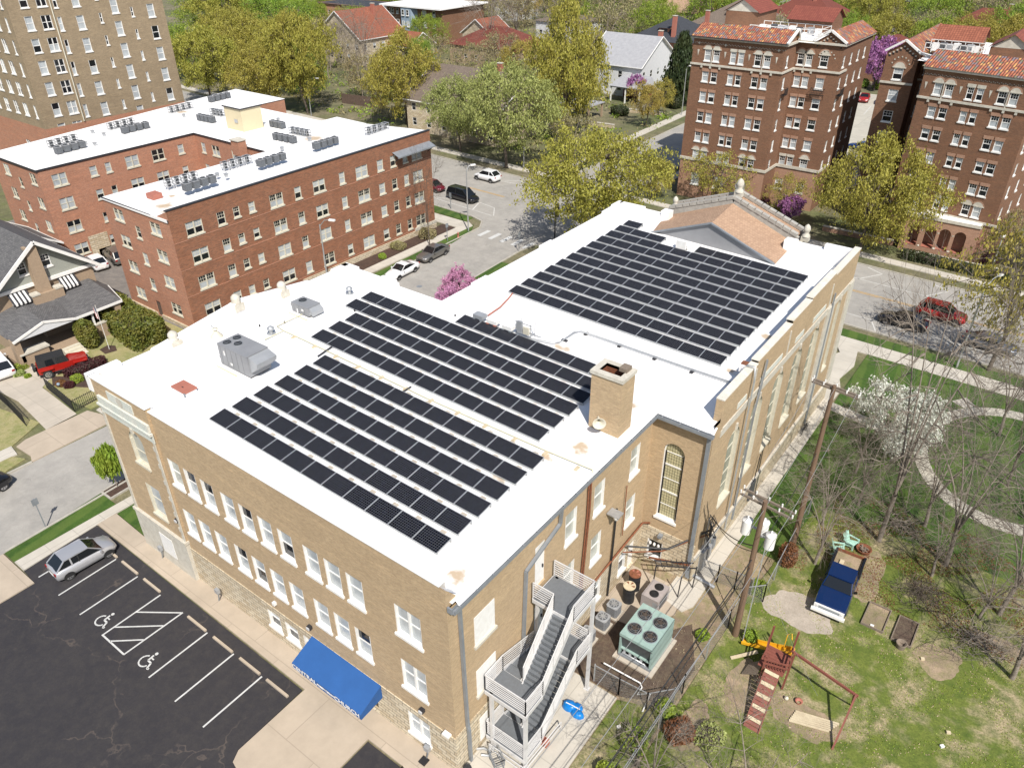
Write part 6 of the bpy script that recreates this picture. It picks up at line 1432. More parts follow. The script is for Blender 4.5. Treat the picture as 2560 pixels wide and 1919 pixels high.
m = MB(); m.box(-.35, -.25, -.5, .35, .25, 0, 'membrane'); m.box(-.3, -.2, 0, .3, .2, .06, 'rust'); tag(m.obj('roof_box', None, (-12.0, 38.9, 13.0)), 'white roof box with rusty lid at the hall parapet', 'box')

# ------------------------------------------------------------------ condensers on the red brick block
m = MB(); m.box(-.34, -.34, .06, .34, .34, .74, 'ac_dark')
for k in range(7): m.box(-.345, -.345, .12 + k * .085, .345, .345, .14 + k * .085, 'gutter_grey')
m.box(-.36, -.36, .74, .36, .36, .78, 'rtu_grey'); MC = m.mesh('condenser'); q = MB(); fan(q, 0, 0, .78, .27); MFan = q.mesh('fan')
m = MB()
for sx_, sy in ((-1, -1), (1, -1), (1, 1), (-1, 1)): m.beam((sx_ * .33, sy * .33, .06), (sx_ * .33, sy * .33, .78), .05, .05, 'galvanised')
for z in (.1, .42, .76): 
    for a, b in (((-.33, -.33), (.33, -.33)), ((.33, -.33), (.33, .33)), ((.33, .33), (-.33, .33)), ((-.33, .33), (-.33, -.33))): m.beam((*a, z), (*b, z), .05, .05, 'galvanised')
m.cyl(0, 0, .1, .74, .2, 'ac_dark', 12); m.cyl(0, 0, .745, .77, .24, 'dark_metal', 12); MO = m.mesh('condenser')
GR = [('front-left pair behind the west corner', -98.0, 40.6, .15, 4, 1), ('front-left group nearest the court', -94.6, 39.7, .1, 4, 0), ('left wing middle group at the back edge', -100.2, 49.2, .1, 4, 1), ('left wing middle group by the court wall', -97.0, 49.2, .05, 4, 0), ('back-left group near the tower', -102, 58.9, .1, 4, 1), ('far-left corner group', -103.3, 66.1, .1, 4, 0),
      ('right wing front group, back row', -72.6, 39.8, .05, 4, 1), ('right wing front group, front row', -69.4, 39.8, .05, 4, 0), ('right wing middle group, back row', -73.4, 47.0, .05, 4, 1), ('right wing middle group, front row', -70.3, 49.3, .05, 4, 0), ('right wing rear group', -70.8, 57.4, .05, 4, 0), ('far right corner group', -70.8, 65.7, .05, 4, 1)]
GX = [('group left of the cream stair tower', -95.1, 58.7, 4, 0, .78), ('group behind the cream stair tower', -96.4, 61.6, 3, 1, .78), ('group just right of the cream stair tower', -84.6, 62.2, 3, 0, .8), ('group beside the brown roof stain', -79.8, 61.4, 4, 1, .82), ('group near the small brick chimney', -79.2, 58.4, 4, 0, .95)]
def zr(x): return 11.43 + max(0, x + 76.15) * .0772
def cond(x, y, opened, label, group):
    o = link('condenser', MO if opened else MC, None, (x, y, zr(x)), random.uniform(-.06, .06)); tag(o, label, 'air conditioner', group)
    if not opened: link('fan', MFan, o)
for nm, x, y, sk, n, op in GR:
    for k in range(n): cond(x - sk * k, y + .97 * k, op, ('open-framed' if op else 'dark louvred') + ' condenser, %s of the %s' % (ORD[k], nm), 'condensers on the red brick block roof')
for nm, x, y, n, op, st in GX:
    for k in range(n): cond(x + st * k, y + .05 * k, op, ('open-framed' if op else 'dark louvred') + ' condenser, %s from left in %s' % (ORD[k], nm), 'condensers on the red brick block roof')
for i, (x, y) in enumerate(((-95.9, 43.5), (-94.6, 44.0), (-100.3, 46.8), (-98.0, 47.0), (-98.6, 58.5), (-96.9, 59.6), (-71.4, 44.6), (-70.3, 44.9), (-71.8, 49.9), (-74.6, 55.5), (-75.3, 60.2), (-86.5, 64.5))):
    m = MB(); m.box(-.14, -.14, 0, .14, .14, .3, 'galvanised'); m.box(-.2, -.2, .3, .2, .2, .38, 'grey_metal')
    tag(m.obj('roof_vent', None, (x, y, zr(x))), 'small square metal vent on the red brick block roof, %s from left front' % ORD[i], 'vent', 'square vents on the red brick block')

# ------------------------------------------------------------------ fire escape
FE_ = thing('fire_escape', 'pale grey steel fire escape stair with grey decks against the east wall', 'fire escape', (-13.6, 20.4, 0))
fx, fy = -13.6, 20.4
def fpart(name, m, p=FE_): o = m.obj(name, p); o.location = (-fx, -fy, 0) if p is FE_ else (0, 0, 0); return o
XO, XI = -12.45, -14.8
def deck(x0, y0, x1, y1, z):
    m = MB(); m.box(x0, y0, z - .06, x1, y1, z, 'stair_grey'); d = fpart('landing', m)
    q = MB()
    for a, b in (((x0, y0), (x1, y0)), ((x1, y0), (x1, y1)), ((x1, y1), (x0, y1)), ((x0, y1), (x0, y0))): q.beam((*a, z - .13), (*b, z - .13), .08, .24, 'stair_frame')
    q.obj('edge_beam', d)
def rail(pts, nb=6, h=1.05, post=1.2):
    m = MB()
    for a, b in zip(pts, pts[1:]):
        a, b = Vector(a), Vector(b)
        for k in range(nb + 1):
            z = h * (k + 1) / (nb + 1); w = .055 if k == nb else .034
            m.beam(a + Vector((0, 0, z)), b + Vector((0, 0, z)), w, w, 'stair_frame')
        L = (b - a).length; n = max(1, int(L / post))
        for k in range(n + 1): p = a.lerp(b, k / n); m.beam(p, p + Vector((0, 0, h)), .045, .045, 'stair_frame', up=(0, 1, 0))
    fpart('railing', m)
def flight(x0, x1, ya, za, yb, zb, n=13):
    m = MB(); up_ = zb > za
    for k in range(n):
        y0 = ya + (yb - ya) * k / n; y1 = ya + (yb - ya) * (k + 1) / n; z = za + (zb - za) * (k + 1) / (n + 1)
        m.box(x0, min(y0, y1), z - .04, x1, max(y0, y1) - .015, z, 'stair_grey'); m.box(x0, (y0 if yb > ya else y0 - .02) , z - (zb - za) / (n + 1), x1, (y0 if yb > ya else y0 - .02) + .02, z - .04, 'stair_grey')
    f = fpart('stair_flight', m); q = MB()
    for x in (x0 - .02, x1 + .02): q.beam((x, ya, za - .06), (x, yb, zb - .06), .05, .3, 'stair_frame')
    q.obj('stringer', f)
    return f
ZT, ZM, ZN, ZL_ = 7.15, 4.35, 3.5, .85
deck(XI, 21.35, XO, 23.25, ZT); deck(XI, 17.5, XO, 18.9, ZM); deck(XI, 21.9, XO, 23.25, ZN); deck(XI, 17.5, XO, 18.9, ZL_)
flight(-13.55, XO - .03, 18.9, ZM, 21.35, ZT, 14); flight(-13.55, XO - .03, 18.9, ZL_, 21.9, ZN, 14); flight(XI + .03, -13.75, 18.9, ZM, 21.9, ZN, 5); flight(XI + .03, -13.75, 18.9, ZL_, 20.6, .1, 4)
rail([(XI, 23.22, ZT), (XO, 23.22, ZT), (XO, 21.35, ZT), (XO, 18.9, ZM), (XO, 17.53, ZM), (XI, 17.53, ZM), (XI, 18.9, ZM), (XI + .03, 21.9, ZN)])
rail([(XI, 21.38, ZT), (-13.6, 21.38, ZT), (-13.6, 18.95, ZM)])
rail([(XI, 23.22, ZN), (XO, 23.22, ZN), (XO, 21.9, ZN), (XO, 18.9, ZL_), (XO, 17.53, ZL_), (XI, 17.53, ZL_), (XI, 18.9, ZL_)]); rail([(-13.6, 21.9, ZN), (-13.6, 18.95, ZL_)])
for x, y, t in ((XO, 17.55, ZM), (-14.45, 17.55, ZM), (XO, 23.2, ZT), (-14.6, 21.5, ZT), (-14.6, 23.2, ZT)):
    m = MB(); m.beam((x, y, 0), (x, y, t), .16, .16, 'stair_frame', up=(0, 1, 0)); m.box(x - .15, y - .15, .1, x + .15, y + .15, .13, 'stair_frame'); fpart('post', m)
m = MB()
for z in (.45, .8): m.beam((-14.4, 17.2, z), (-12.3, 17.2, z), .04, .04, 'stair_frame'); m.beam((-12.3, 17.2, z), (-12.2, 20.3, z), .04, .04, 'stair_frame')
for x, y in ((-14.4, 17.2), (-12.3, 17.2), (-12.2, 20.3)): m.beam((x, y, .1), (x, y, .8), .04, .04, 'stair_frame', up=(0, 1, 0))
tag(m.obj('handrail'), 'thin metal guard rail around the foot of the fire escape', 'railing')

# ------------------------------------------------------------------ machines behind the church
def chiller():
    r = thing('chiller', 'big pale teal chiller with four round fans on a concrete slab', 'air conditioner', (-11.2, 27.4, 0))
    m = MB(); x0, x1, y0, y1 = -1.0, 1.0, -1.35, 1.3
    m.box(x0, y0, 1.75, x1, y1, 1.95, 'teal_metal')
    m.add([(x0, y0 + .25, .7), (x1, y0 + .25, .7), (x1, y1, .7), (x0, y1, .7), (x0, y0 + .02, 1.75), (x1, y0 + .02, 1.75), (x1, y1 - .02, 1.75), (x0, y1 - .02, 1.75)], [(0, 1, 5, 4), (3, 0, 4, 7), (2, 3, 7, 6)], 'ac_dark')
    m.box(x1 - .1, y0 + .05, .15, x1, y1, 1.75, 'teal_metal'); m.box(x0, y0 + .05, .15, x0 + .1, y0 + .3, 1.75, 'teal_metal'); m.box(x0, y1 - .25, .15, x0 + .1, y1, 1.75, 'teal_metal'); m.box(x0, y0, .15, x1, y0 + .12, .3, 'gutter_grey'); m.box(x0, y0 + .1, .66, x1, y1, .72, 'teal_metal')
    m.box(x0 + .1, y0 + .3, .15, x1 - .1, y1 - .1, .6, 'black')
    m.obj('casing', r)
    for a, b in ((-.48, -.62), (.48, -.62), (-.48, .55), (.48, .55)): q = MB(); fan(q, a, b, 1.95, .42, 'bark_dark', 'gutter_grey', 5, 'black'); q.obj('fan', r)
    q = MB(); q.box(-1.2, -1.6, -.0, 1.25, 1.5, .15, 'concrete_path'); q.obj('slab', r)
    q = MB()
    for k in range(4): q.cyl(-.7 + k * .35, -1.15, .3, .62, .09, 'grey_metal', 8)
    q.tube([(-.8, -1.25, .4), (.6, -1.25, .4), (.7, -1.2, .2)], .05, 'galvanised', 6); q.obj('compressor', r)
chiller()
def smallac(x, y, label, s=.36, h=.8):
    m = MB(); n = 20; pts = []
    for k in range(n): a = 2 * math.pi * k / n; pts.append((max(-s, min(s, 1.25 * s * math.cos(a))), max(-s, min(s, 1.25 * s * math.sin(a)))))
    m.prism(pts, .12, h, 'ac_dark')
    for k in range(9): m.prism([(p[0] * 1.015, p[1] * 1.015) for p in pts], .16 + k * .07, .18 + k * .07, 'grey_metal')
    m.prism([(p[0] * 1.03, p[1] * 1.03) for p in pts], h, h + .04, 'grey_metal')
    r = m.obj('condenser', None, (x, y, .03)); tag(r, label, 'air conditioner', 'ground condensers beside the church')
    q = MB(); fan(q, 0, 0, h + .04, s * .85, 'galvanised', 'grey_metal', 8, 'ac_dark'); q.obj('fan', r); q = MB(); q.box(-s - .1, -s - .1, 0, s + .1, s + .1, .12, 'concrete_path'); q.obj('slab', r)
smallac(-13.95, 27.3, 'dark condenser under the fire escape, middle of three by the wall'); smallac(-13.9, 28.5, 'dark condenser nearest the rusty drums'); smallac(-14.1, 25.9, 'dark condenser half hidden by the fire escape top landing')
for x, y, c, l in ((-13.7, 29.9, 'wood_pale', 'black drum with tan rusted lid standing nearer the condensers'), (-13.9, 30.95, 'rust', 'black drum with red rusted lid nearest the wall corner')):
    m = MB(); m.cyl(0, 0, .05, 1.25, .36, 'black', 24); m.cyl(0, 0, 1.25, 1.3, .38, c, 24)
    for k in range(3): m.cyl(0, 0, .2 + k * .4, .23 + k * .4, .368, 'dark_metal', 24)
    r = m.obj('drum', None, (x, y, .05)); tag(r, l, 'drum', 'rusty-topped drums')
    q = MB()
    for k in range(3): a = k * 1.1; q.poly([(math.cos(a) * .33, math.sin(a) * .33, 1.303), (math.cos(a + .5) * .33, math.sin(a + .5) * .33, 1.303), (math.cos(a + .3) * .08, math.sin(a + .3) * .08, 1.303)], 'rust' if c != 'rust' else 'hatch_red')
    q.obj('lid_patch', r)
r = thing('condenser', 'pinkish grey box condenser with two black fans on the concrete pad', 'air conditioner', (-12.35, 30.7, .1), R(0))
m = MB(); m.box(-.55, -.75, 0, .55, .75, 1.0, 'ac_light'); m.box(.55, -.5, .1, .555, .5, .8, 'ac_dark'); m.box(.2, -.755, .3, .5, -.751, .8, 'grey_metal'); m.obj('cabinet', r)
for yy in (-.3, .35): q = MB(); fan(q, .05, yy, 1.0, .28, 'black', 'black'); q.obj('fan', r)
# pipe frame and timbers over the pad
m = MB()
for a, b in (((-12.9, 31.6), (-10.9, 32.9)), ((-13.2, 31.9), (-11.2, 33.2))): m.beam((*a, 2.1), (*b, 2.0), .06, .06, 'dark_metal')
for x, y in ((-11.0, 33.1), (-13.0, 31.7), (-11.4, 31.9)): m.beam((x, y, .05), (x + .1, y - .1, 2.05), .06, .06, 'dark_metal', up=(0, 1, 0))
for k in range(7): m.beam((-12.8 + k * .26, 31.5 + k * .19, 2.1), (-13.2 + k * .26, 32.0 + k * .19, 2.1), .04, .03, 'dark_metal')
m.beam((-13.9, 32.7, 1.3), (-11.3, 33.0, 1.9), .1, .08, 'rust')
tag(m.obj('pipe_rack'), 'rusty metal pipe rack against the stone corner behind the drums', 'rack')
m = MB(); m.tube([(-12.4, 24.85, .5), (-10.2, 24.95, .45), (-10.05, 24.95, .2), (-10.05, 24.4, .2), (-9.5, 24.9, .2), (-9.35, 23.7, .15)], .045, 'white_paint', 6); tag(m.obj('drain_pipe'), 'white plastic drain pipe on the ground beside the chiller', 'pipe')
m = MB(); m.tube([(-11.25, 33.9, .3), (-9.9, 33.9, .15)], .12, 'galvanised', 8); tag(m.obj('drain_pipe'), 'grey downspout outlet pipe at the foot of the hall corner', 'pipe')
# electric meter gear at hall corner
m = MB(); m.box(-11.3, 34.3, .5, -11.05, 34.9, 2.0, 'grey_metal'); m.box(-11.3, 35.1, .8, -11.05, 35.7, 1.7, 'grey_metal'); m.box(-11.3, 36.0, 1.0, -11.1, 36.4, 1.8, 'gutter_grey'); m.tube([(-11.2, 34.6, 2.0), (-11.2, 34.6, 4.6), (-11.1, 34.6, 4.8)], .06, 'galvanised', 6); m.tube([(-11.2, 35.3, 1.7), (-11.2, 35.2, 4.2)], .04, 'galvanised', 6)
tag(m.obj('meter_cabinet'), 'grey electric meter boxes on the hall corner beside the walkway', 'electric box')
m = MB(); m.box(-11.3, 42.2, .6, -11.15, 43.0, 2.1, 'ac_dark'); m.tube([(-11.2, 42.6, 2.1), (-11.15, 42.6, 3.4), (-11.2, 42.9, 4.3)], .035, 'black', 5); tag(m.obj('meter_cabinet'), 'dark gas meter box halfway along the hall walkway', 'electric box')
# ------------------------------------------------------------------ wheel stops, posts, small things of the lot
m = MB(); m.prism([(-.88, -.07), (.88, -.07), (.88, .07), (-.88, .07)], 0, .12, 'wood_pale'); m.mats[0] = 'concrete_tan'; MW = m.mesh('wheel_stop')
for i, x in enumerate((-42.9, -40.5, -38.0, -33.15, -30.65, -28.2, -25.85)):
    tag(link('wheel_stop', MW, None, (x, 13.35 if i < 3 else 13.25, .06)), 'concrete wheel stop, %s from the silver hatchback along the lot edge' % ORD[i], 'wheel stop', 'wheel stops in the church lot')
for x, y, l in ((-39.5, 15.1, 'short green post by the white wing of the church'), (-33.5, 15.1, 'short green post with grey box at the stone base'), (-16.6, 15.1, 'short grey post with box near the front right corner')):
    m = MB(); m.beam((-.1, 0, 0), (.12, 0, .9), .06, .06, 'gutter_grey', up=(0, 1, 0)); m.box(-.15, -.1, .75, .15, .1, 1.05, 'grey_metal'); tag(m.obj('post', None, (x, y, .1)), l, 'post')
m = MB(); m.prism([(-.2, -.2), (.2, -.2), (.2, .2), (-.2, .2)], 0, .06, 'black'); tag(m.obj('drain_cover', None, (-16.7, 14.9, .1)), 'small black square cover on the concrete near the front right corner', 'cover')
def tarp():
    m = MB(); rr = random.Random(5)
    for cx, cy, a, b, h in ((-.2, .1, .45, .32, .35), (.35, -.05, .38, .26, .28), (.15, .3, .3, .25, .22)):
        vs = []; fs = []; n = 16; k = 6
        for i in range(k):
            t = i / (k - 1) * math.pi / 2
            for j in range(n):
                u = 2 * math.pi * j / n; q = 1 + rr.uniform(-.08, .08); vs.append((cx + a * math.cos(t) ** .6 * math.cos(u) * q, cy + b * math.cos(t) ** .6 * math.sin(u) * q, h * math.sin(t) * (1 + rr.uniform(-.1, .1))))
        for i in range(k - 1):
            for j in range(n): fs.append((i * n + j, i * n + (j + 1) % n, (i + 1) * n + (j + 1) % n, (i + 1) * n + j))
        m.add(vs, fs, 'tarp_blue', True)
    r = m.obj('tarp_bundle', None, (-12.35, 21.6, .1)); tag(r, 'bright blue tarp bundle lying on the patio', 'tarp'); q = MB(); q.beam((-.4, 0, .36), (.4, .1, .32), .05, .03, 'white_paint'); q.obj('strap', r)
tarp()
r = thing('shopping_cart', 'empty wire shopping cart standing at the foot of the fire escape', 'cart', (-13.7, 16.9, .1), R(-30))
m = MB()
for k in range(9): x = -.4 + k * .1; m.beam((x, -.25, .45), (x, .25, .45), .012, .012, 'gutter_grey'); m.beam((x, -.25, .45), (x, -.27, .9), .012, .012, 'gutter_grey'); m.beam((x, .25, .45), (x, .27, .9), .012, .012, 'gutter_grey')
for z in (.45, .6, .75, .9):
    for s in (-.26, .26): m.beam((-.42, s, z), (.42, s, z), .014, .014, 'gutter_grey')
    for s in (-.42, .42): m.beam((s, -.26, z), (s, .26, z), .014, .014, 'gutter_grey')
m.obj('basket', r); m = MB(); m.beam((-.42, -.2, .15), (.42, -.2, .2), .03, .03, 'gutter_grey'); m.beam((-.42, .2, .15), (.42, .2, .2), .03, .03, 'gutter_grey'); m.beam((.42, -.2, .2), (.5, -.2, 1.0), .03, .03, 'gutter_grey'); m.beam((.42, .2, .2), (.5, .2, 1.0), .03, .03, 'gutter_grey'); m.beam((.5, -.26, 1.0), (.5, .26, 1.0), .035, .035, 'dark_metal'); m.obj('frame', r)
for a, b in ((-.4, -.2), (.4, -.2), (-.4, .2), (.4, .2)): m = MB(); m.tube([(a, b - .02, .06), (a, b + .02, .06)], .06, 'tyre', 10); m.obj('wheel', r)
m = MB(); m.tube([(-.4, 0, .1), (-.1, .25, .12), (.3, .3, .1), (.35, .1, .1), (.0, -.1, .1)], .07, 'galvanised', 8); tag(m.obj('duct_hose', None, (-14.6, 16.9, .1)), 'curved grey metal gutter piece lying by the wall base', 'pipe')
m = MB(); m.cyl(0, 0, 0, .45, .22, 'rust', 14, .16); tag(m.obj('pot', None, (-14.5, 17.9, .1)), 'rusty brown bucket standing under the lowest landing', 'bucket')
m = MB(); m.box(-.16, -.16, 0, .16, .16, .35, 'plastic_yellow'); m.mats[0] = 'hatch_red'; tag(m.obj('traffic_marker', None, (-12.4, 19.2, .1)), 'small orange-red box beside the lowest stair flight', 'box')
m = MB(); m.cyl(0, 0, 0, .5, .25, 'dark_metal', 14, .2); tag(m.obj('pot', None, (-14.55, 15.7, .1)), 'dark round pot at the front right wall corner', 'pot')
# wall planks etc in the yard strip
# ------------------------------------------------------------------ chain-link fences
def chain(label, pts, h=1.5, closed=False, sp=.14):
    c = Vector((*pts[0], 0)); r = thing('chain_link_fence', label, 'fence', (c.x, c.y, .05)); m = MB(); po = MB()
    for a, b in zip(pts, pts[1:]):
        a, b = Vector((*a, 0)) - c, Vector((*b, 0)) - c; L = (b - a).length; d = (b - a) / L; n = Vector((-d.y, d.x, 0))
        k = -h
        while k < L:
            for s in (1, -1):
                t0, t1 = (max(k, 0), min(k + h, L))
                if t1 > t0:
                    z0, z1 = ((t0 - k), (t1 - k)) if s == 1 else (h - (t0 - k), h - (t1 - k))
                    p, q = a + d * t0 + Vector((0, 0, z0)), a + d * t1 + Vector((0, 0, z1)); w = n * .0; e = (q - p).normalized().cross(n).normalized() * .006
                    m.poly([p - e, q - e, q + e, p + e], 'chain_wire')
            k += sp
        m.beam(a + Vector((0, 0, h)), b + Vector((0, 0, h)), .04, .04, 'galvanised')
        nn = max(1, round(L / 2.4))
        for i in range(nn + 1): p = a.lerp(b, i / nn); q = MB(); q.beam(p, p + Vector((0, 0, h + .1)), .06, .06, 'galvanised', up=(0, 1, 0)); q.obj('post', r)
    m.obj('mesh', r); return r
chain('long grey chain-link fence between the service strip and the grassy yard', [(-8.3, 13), (-8.25, 20.9), (-8.2, 26), (-8.0, 31.5), (-7.9, 33.8), (-7.1, 34.6), (-7.3, 38.8), (-7.5, 44)])
chain('short chain-link fence between patio and chiller', [(-12.4, 23.85), (-10.9, 23.9), (-9.3, 24.0), (-8.3, 25.1)], 1.3)
chain('chain-link gate across the walkway at the hall corner', [(-11.3, 34.4), (-10.0, 34.5), (-8.9, 34.6), (-7.9, 34.7)], 1.4)
# ------------------------------------------------------------------ utility poles and wires
def pole(label, x, y, h, arms, transformers=()):
    r = thing('utility_pole', label, 'utility pole', (x, y, 0)); m = MB(); m.tube([(0, 0, 0), (0, 0, h)], .19, 'wood_pole', 10, .12); m.obj('pole', r)
    for z, x0, y0, x1, y1, off in arms:
        q = MB(); q.beam((x0, y0 + off, z), (x1, y1 + off, z), .1, .12, 'wood_grey'); ar = q.obj('cross_arm', r)
        w = MB()
        for k in range(5): t = k / 4; px_, py_ = x0 + (x1 - x0) * t, y0 + (y1 - y0) * t + off; w.cyl(px_, py_, z + .06, z + .24, .045, 'white_paint', 8)
        w.obj('insulator', ar)
    for x_, y_, z_ in transformers:
        q = MB(); q.cyl(x_, y_, z_, z_ + .85, .27, 'white_paint', 18); q.lathe([(.29, z_ + .85), (.27, z_ + .92), (.05, z_ + .98), (.04, z_ + 1.15), (.001, z_ + 1.16)], x_, y_, 'white_paint', 18); q.box(min(x_, 0) if abs(x_) > .1 else -.1, y_ - .05, z_ + .5, max(x_, 0) if abs(x_) > .1 else .1, y_ + .05, z_ + .6, 'galvanised'); q.obj('transformer', r)
    return r
pole('wooden utility pole with white transformers beside the fence', -7.45, 31.3, 10.2, [(9.6, -1.45, .55, 1.4, .2, 0), (9.6, -1.45, .55, 1.4, .2, .45)], [(-.75, .35, 7.4), (.62, .2, 7.2), (.05, .6, 7.5)])
pole('taller wooden utility pole rising among bare trees by the park lawn', -7.35, 40.6, 12.4, [(12.1, -1.3, .2, 1.4, -.1, 0), (12.1, -1.3, .2, 1.4, -.1, .3)])
m = MB(); m.beam((-6.9, 31.0, .1), (-7.2, 32.5, 7.0), .05, .05, 'galvanised'); tag(m.obj('guy_pole'), 'thin pale guard strip leaning against the utility pole', 'guy wire')
def sag(a, b, s, n=10): a, b = Vector(a), Vector(b); return [a.lerp(b, k / n) - Vector((0, 0, s * 4 * (k / n) * (1 - k / n))) for k in range(n + 1)]
ws = [('upper power line between the two utility poles', [(-8.7, 31.9, 9.8), (-8.5, 40.8, 12.3)], .012, .3), ('second power line between the two utility poles', [(-7.4, 31.6, 9.8), (-7.3, 40.7, 12.3)], .012, .3), ('third power line between the two utility poles', [(-6.2, 31.5, 9.8), (-6.1, 40.6, 12.3)], .012, .3),
      ('thick black service cable from the pole to the hall corner', [(-7.5, 31.4, 7.0), (-11.2, 34.6, 4.9)], .035, .5), ('second black service cable from the pole to the hall corner', [(-7.5, 31.4, 6.6), (-11.2, 35.2, 4.3)], .025, .6),
      ('power line running off toward the bottom edge', [(-8.7, 31.9, 9.7), (-9.4, 2, 9.5)], .014, .4), ('second power line running off toward the bottom edge', [(-7.4, 31.6, 9.7), (-7.9, 2, 9.5)], .014, .4), ('third power line running off toward the bottom edge', [(-6.2, 31.5, 9.7), (-6.5, 2, 9.5)], .014, .4),
      ('lower telephone cable running off toward the bottom edge', [(-7.45, 31.2, 6.2), (-8.2, 2, 6.0)], .03, .3), ('lowest telephone cable running off toward the bottom edge', [(-7.45, 31.2, 5.6), (-8.0, 2, 5.3)], .022, .3), ('telephone cable between the two utility poles', [(-7.4, 31.4, 6.3), (-7.35, 40.5, 7.6)], .02, .2),
      ('thin line from the utility pole to the play set tree', [(-7.3, 31.3, 6.5), (-2, 26, 5)], .006, .3)]
for l, p, rr, s in ws:
    m = MB(); m.tube(sag(*p, s), rr, 'cable' if 'black' in l or 'phone' in l else 'cable_grey', 4); tag(m.obj('power_line'), l, 'cable')
m = MB(); rr = random.Random(2)
for k in range(9):
    pts = [(-11.15 + rr.uniform(-.1, .5), 34.3 + rr.uniform(-.3, .6), 3.2 + rr.uniform(-.2, 1.6)) for _ in range(4)]; m.tube(pts, .03, 'cable', 4)
m.tube([(-11.1, 34.7, 3.6), (-12.6, 32.4, 3.0), (-14.8, 31.2, 2.9)], .06, 'cable', 5); m.tube([(-11.1, 34.5, 3.4), (-12.9, 32.2, 2.8), (-14.8, 30.8, 2.7)], .045, 'rust', 5)
tag(m.obj('cable_tangle'), 'tangle of black cables hanging at the hall corner', 'cable')
# ------------------------------------------------------------------ play set and yard things
PS = thing('play_set', 'red-brown wooden play set with climbing ramp, swing beam and yellow slide', 'play set', (-4.6, 29.6, 0)); px0, py0 = -4.6, 29.6
def pp(name, m): o = m.obj(name, PS); o.location = (-px0, -py0, 0); return o
for x, y, h in ((-5.5, 30.5, 2.9), (-4.3, 30.9, 2.9), (-5.2, 29.0, 2.2), (-4.0, 29.4, 2.9)): m = MB(); m.beam((x, y, .1), (x + .1, y + .15, h), .1, .1, 'wood_red', up=(0, 1, 0)); pp('post', m)
m = MB()
for k in range(8): m.box(-5.45, 29.1 + k * .2, 1.3, -4.1, 29.28 + k * .2, 1.36, 'wood_red')
pp('deck', m)
m = MB()
for z in (1.7, 2.0): m.beam((-5.5, 30.6, z), (-5.2, 29.1, z), .05, .1, 'wood_red'); m.beam((-5.2, 29.05, z), (-4.0, 29.4, z), .05, .1, 'wood_red'); m.beam((-4.2, 30.9, z), (-4.0, 29.4, z), .05, .1, 'wood_red')
for k in range(8): m.beam((-5.1 + k * .14, 29.1 + k * .04, 1.35), (-5.1 + k * .14, 29.1 + k * .04, 2.0), .04, .04, 'wood_red', up=(0, 1, 0))
pp('guard_rail', m)
m = MB(); n = 15
for k in range(n):
    t0, t1 = k / n, (k + 1) / n - .008; y0, y1 = 29.0 - 2.9 * t0, 29.0 - 2.9 * t1; z0, z1 = 1.35 * (1 - t0) + .1, 1.35 * (1 - t1) + .1; dx = .22 * t0
    m.add([(-5.0 + dx, y0, z0), (-4.25 + dx, y0, z0), (-4.25 + dx, y1, z1), (-5.0 + dx, y1, z1)], [(0, 3, 2, 1)], 'wood_red' if k % 3 else 'wood_pale')
m.beam((-5.0, 29, 1.38), (-4.8, 26.1, .12), .05, .12, 'wood_red'); m.beam((-4.25, 29, 1.38), (-4.03, 26.1, .12), .05, .12, 'wood_red'); pp('climbing_ramp', m)
m = MB(); m.beam((-4.1, 30.2, 2.25), (-.55, 29.6, 2.1), .1, .14, 'wood_red'); pp('swing_beam', m)
m = MB(); m.beam((-.65, 29.6, 2.15), (-.75, 27.5, .1), .09, .09, 'wood_red'); m.beam((-.75, 29.6, 2.15), (-.7, 30.6, .1), .09, .09, 'wood_red'); pp('swing_leg', m)
m = MB(); pts = [(-4.2, 31.0, 1.3), (-5.0, 31.05, .9), (-6.3, 31.1, .35), (-6.9, 31.0, .25)]
for a, b in zip(pts, pts[1:]):
    m.beam(a, b, .42, .05, 'plastic_yellow')
    for s in (-.22, .22): m.beam((a[0], a[1] + s, a[2] + .1), (b[0], b[1] + s, b[2] + .1), .06, .18, 'plastic_yellow')
pp('slide', m)
m = MB(); m.tube([(-4.7, 30.9, 1.4), (-4.7, 31.0, 2.4), (-4.5, 31.0, 2.6), (-4.4, 30.9, 2.3)], .025, 'plastic_yellow', 6); pp('grab_bar', m)
m = MB(); m.poly([(-6.1, 28.9, .25), (-5.3, 28.8, .9), (-5.3, 29.9, 1.0), (-6.0, 29.7, .4)], 'wood_grey'); m.poly([(-6.1, 28.9, .22), (-5.3, 28.8, .87), (-5.3, 29.9, .97), (-6.0, 29.7, .37)][::-1], 'wood_grey'); tag(m.obj('plywood_sheet'), 'grey plywood sheet leaning against the play set', 'board')
m = MB(); m.beam((-7.0, 29.6, .15), (-5.9, 30.6, .5), .2, .04, 'wood_pale'); tag(m.obj('plank'), 'pale plank leaning on the end of the yellow slide', 'plank')
m = MB()
for k in range(6): m.beam((-3.05 + k * .02, 27.75 + k * .14, .16 + .01), (-1.2 + k * .06, 28.35 + k * .14, .16 + .01), .13, .05, 'wood_pale')
tag(m.obj('wooden_platform'), 'pale wooden platform lying under the swing beam', 'platform')
m = MB(); m.lathe([(.12, 0), (.2, .15), (.2, .18), (.1, .04)], 0, 0, 'hatch_red', 12); tag(m.obj('bucket', None, (-3.0, 29.1, .1)), 'small red bucket beside the pale platform', 'bucket')
m = MB(); m.lathe([(.001, 0), (.09, .03), (.12, .12), (.09, .21), (.001, .24)], 0, 0, 'petal_white', 10); m.mats[0] = 'cream_paint'; tag(m.obj('ball', None, (-3.6, 28.9, .1)), 'small pale ball by the climbing ramp', 'ball')
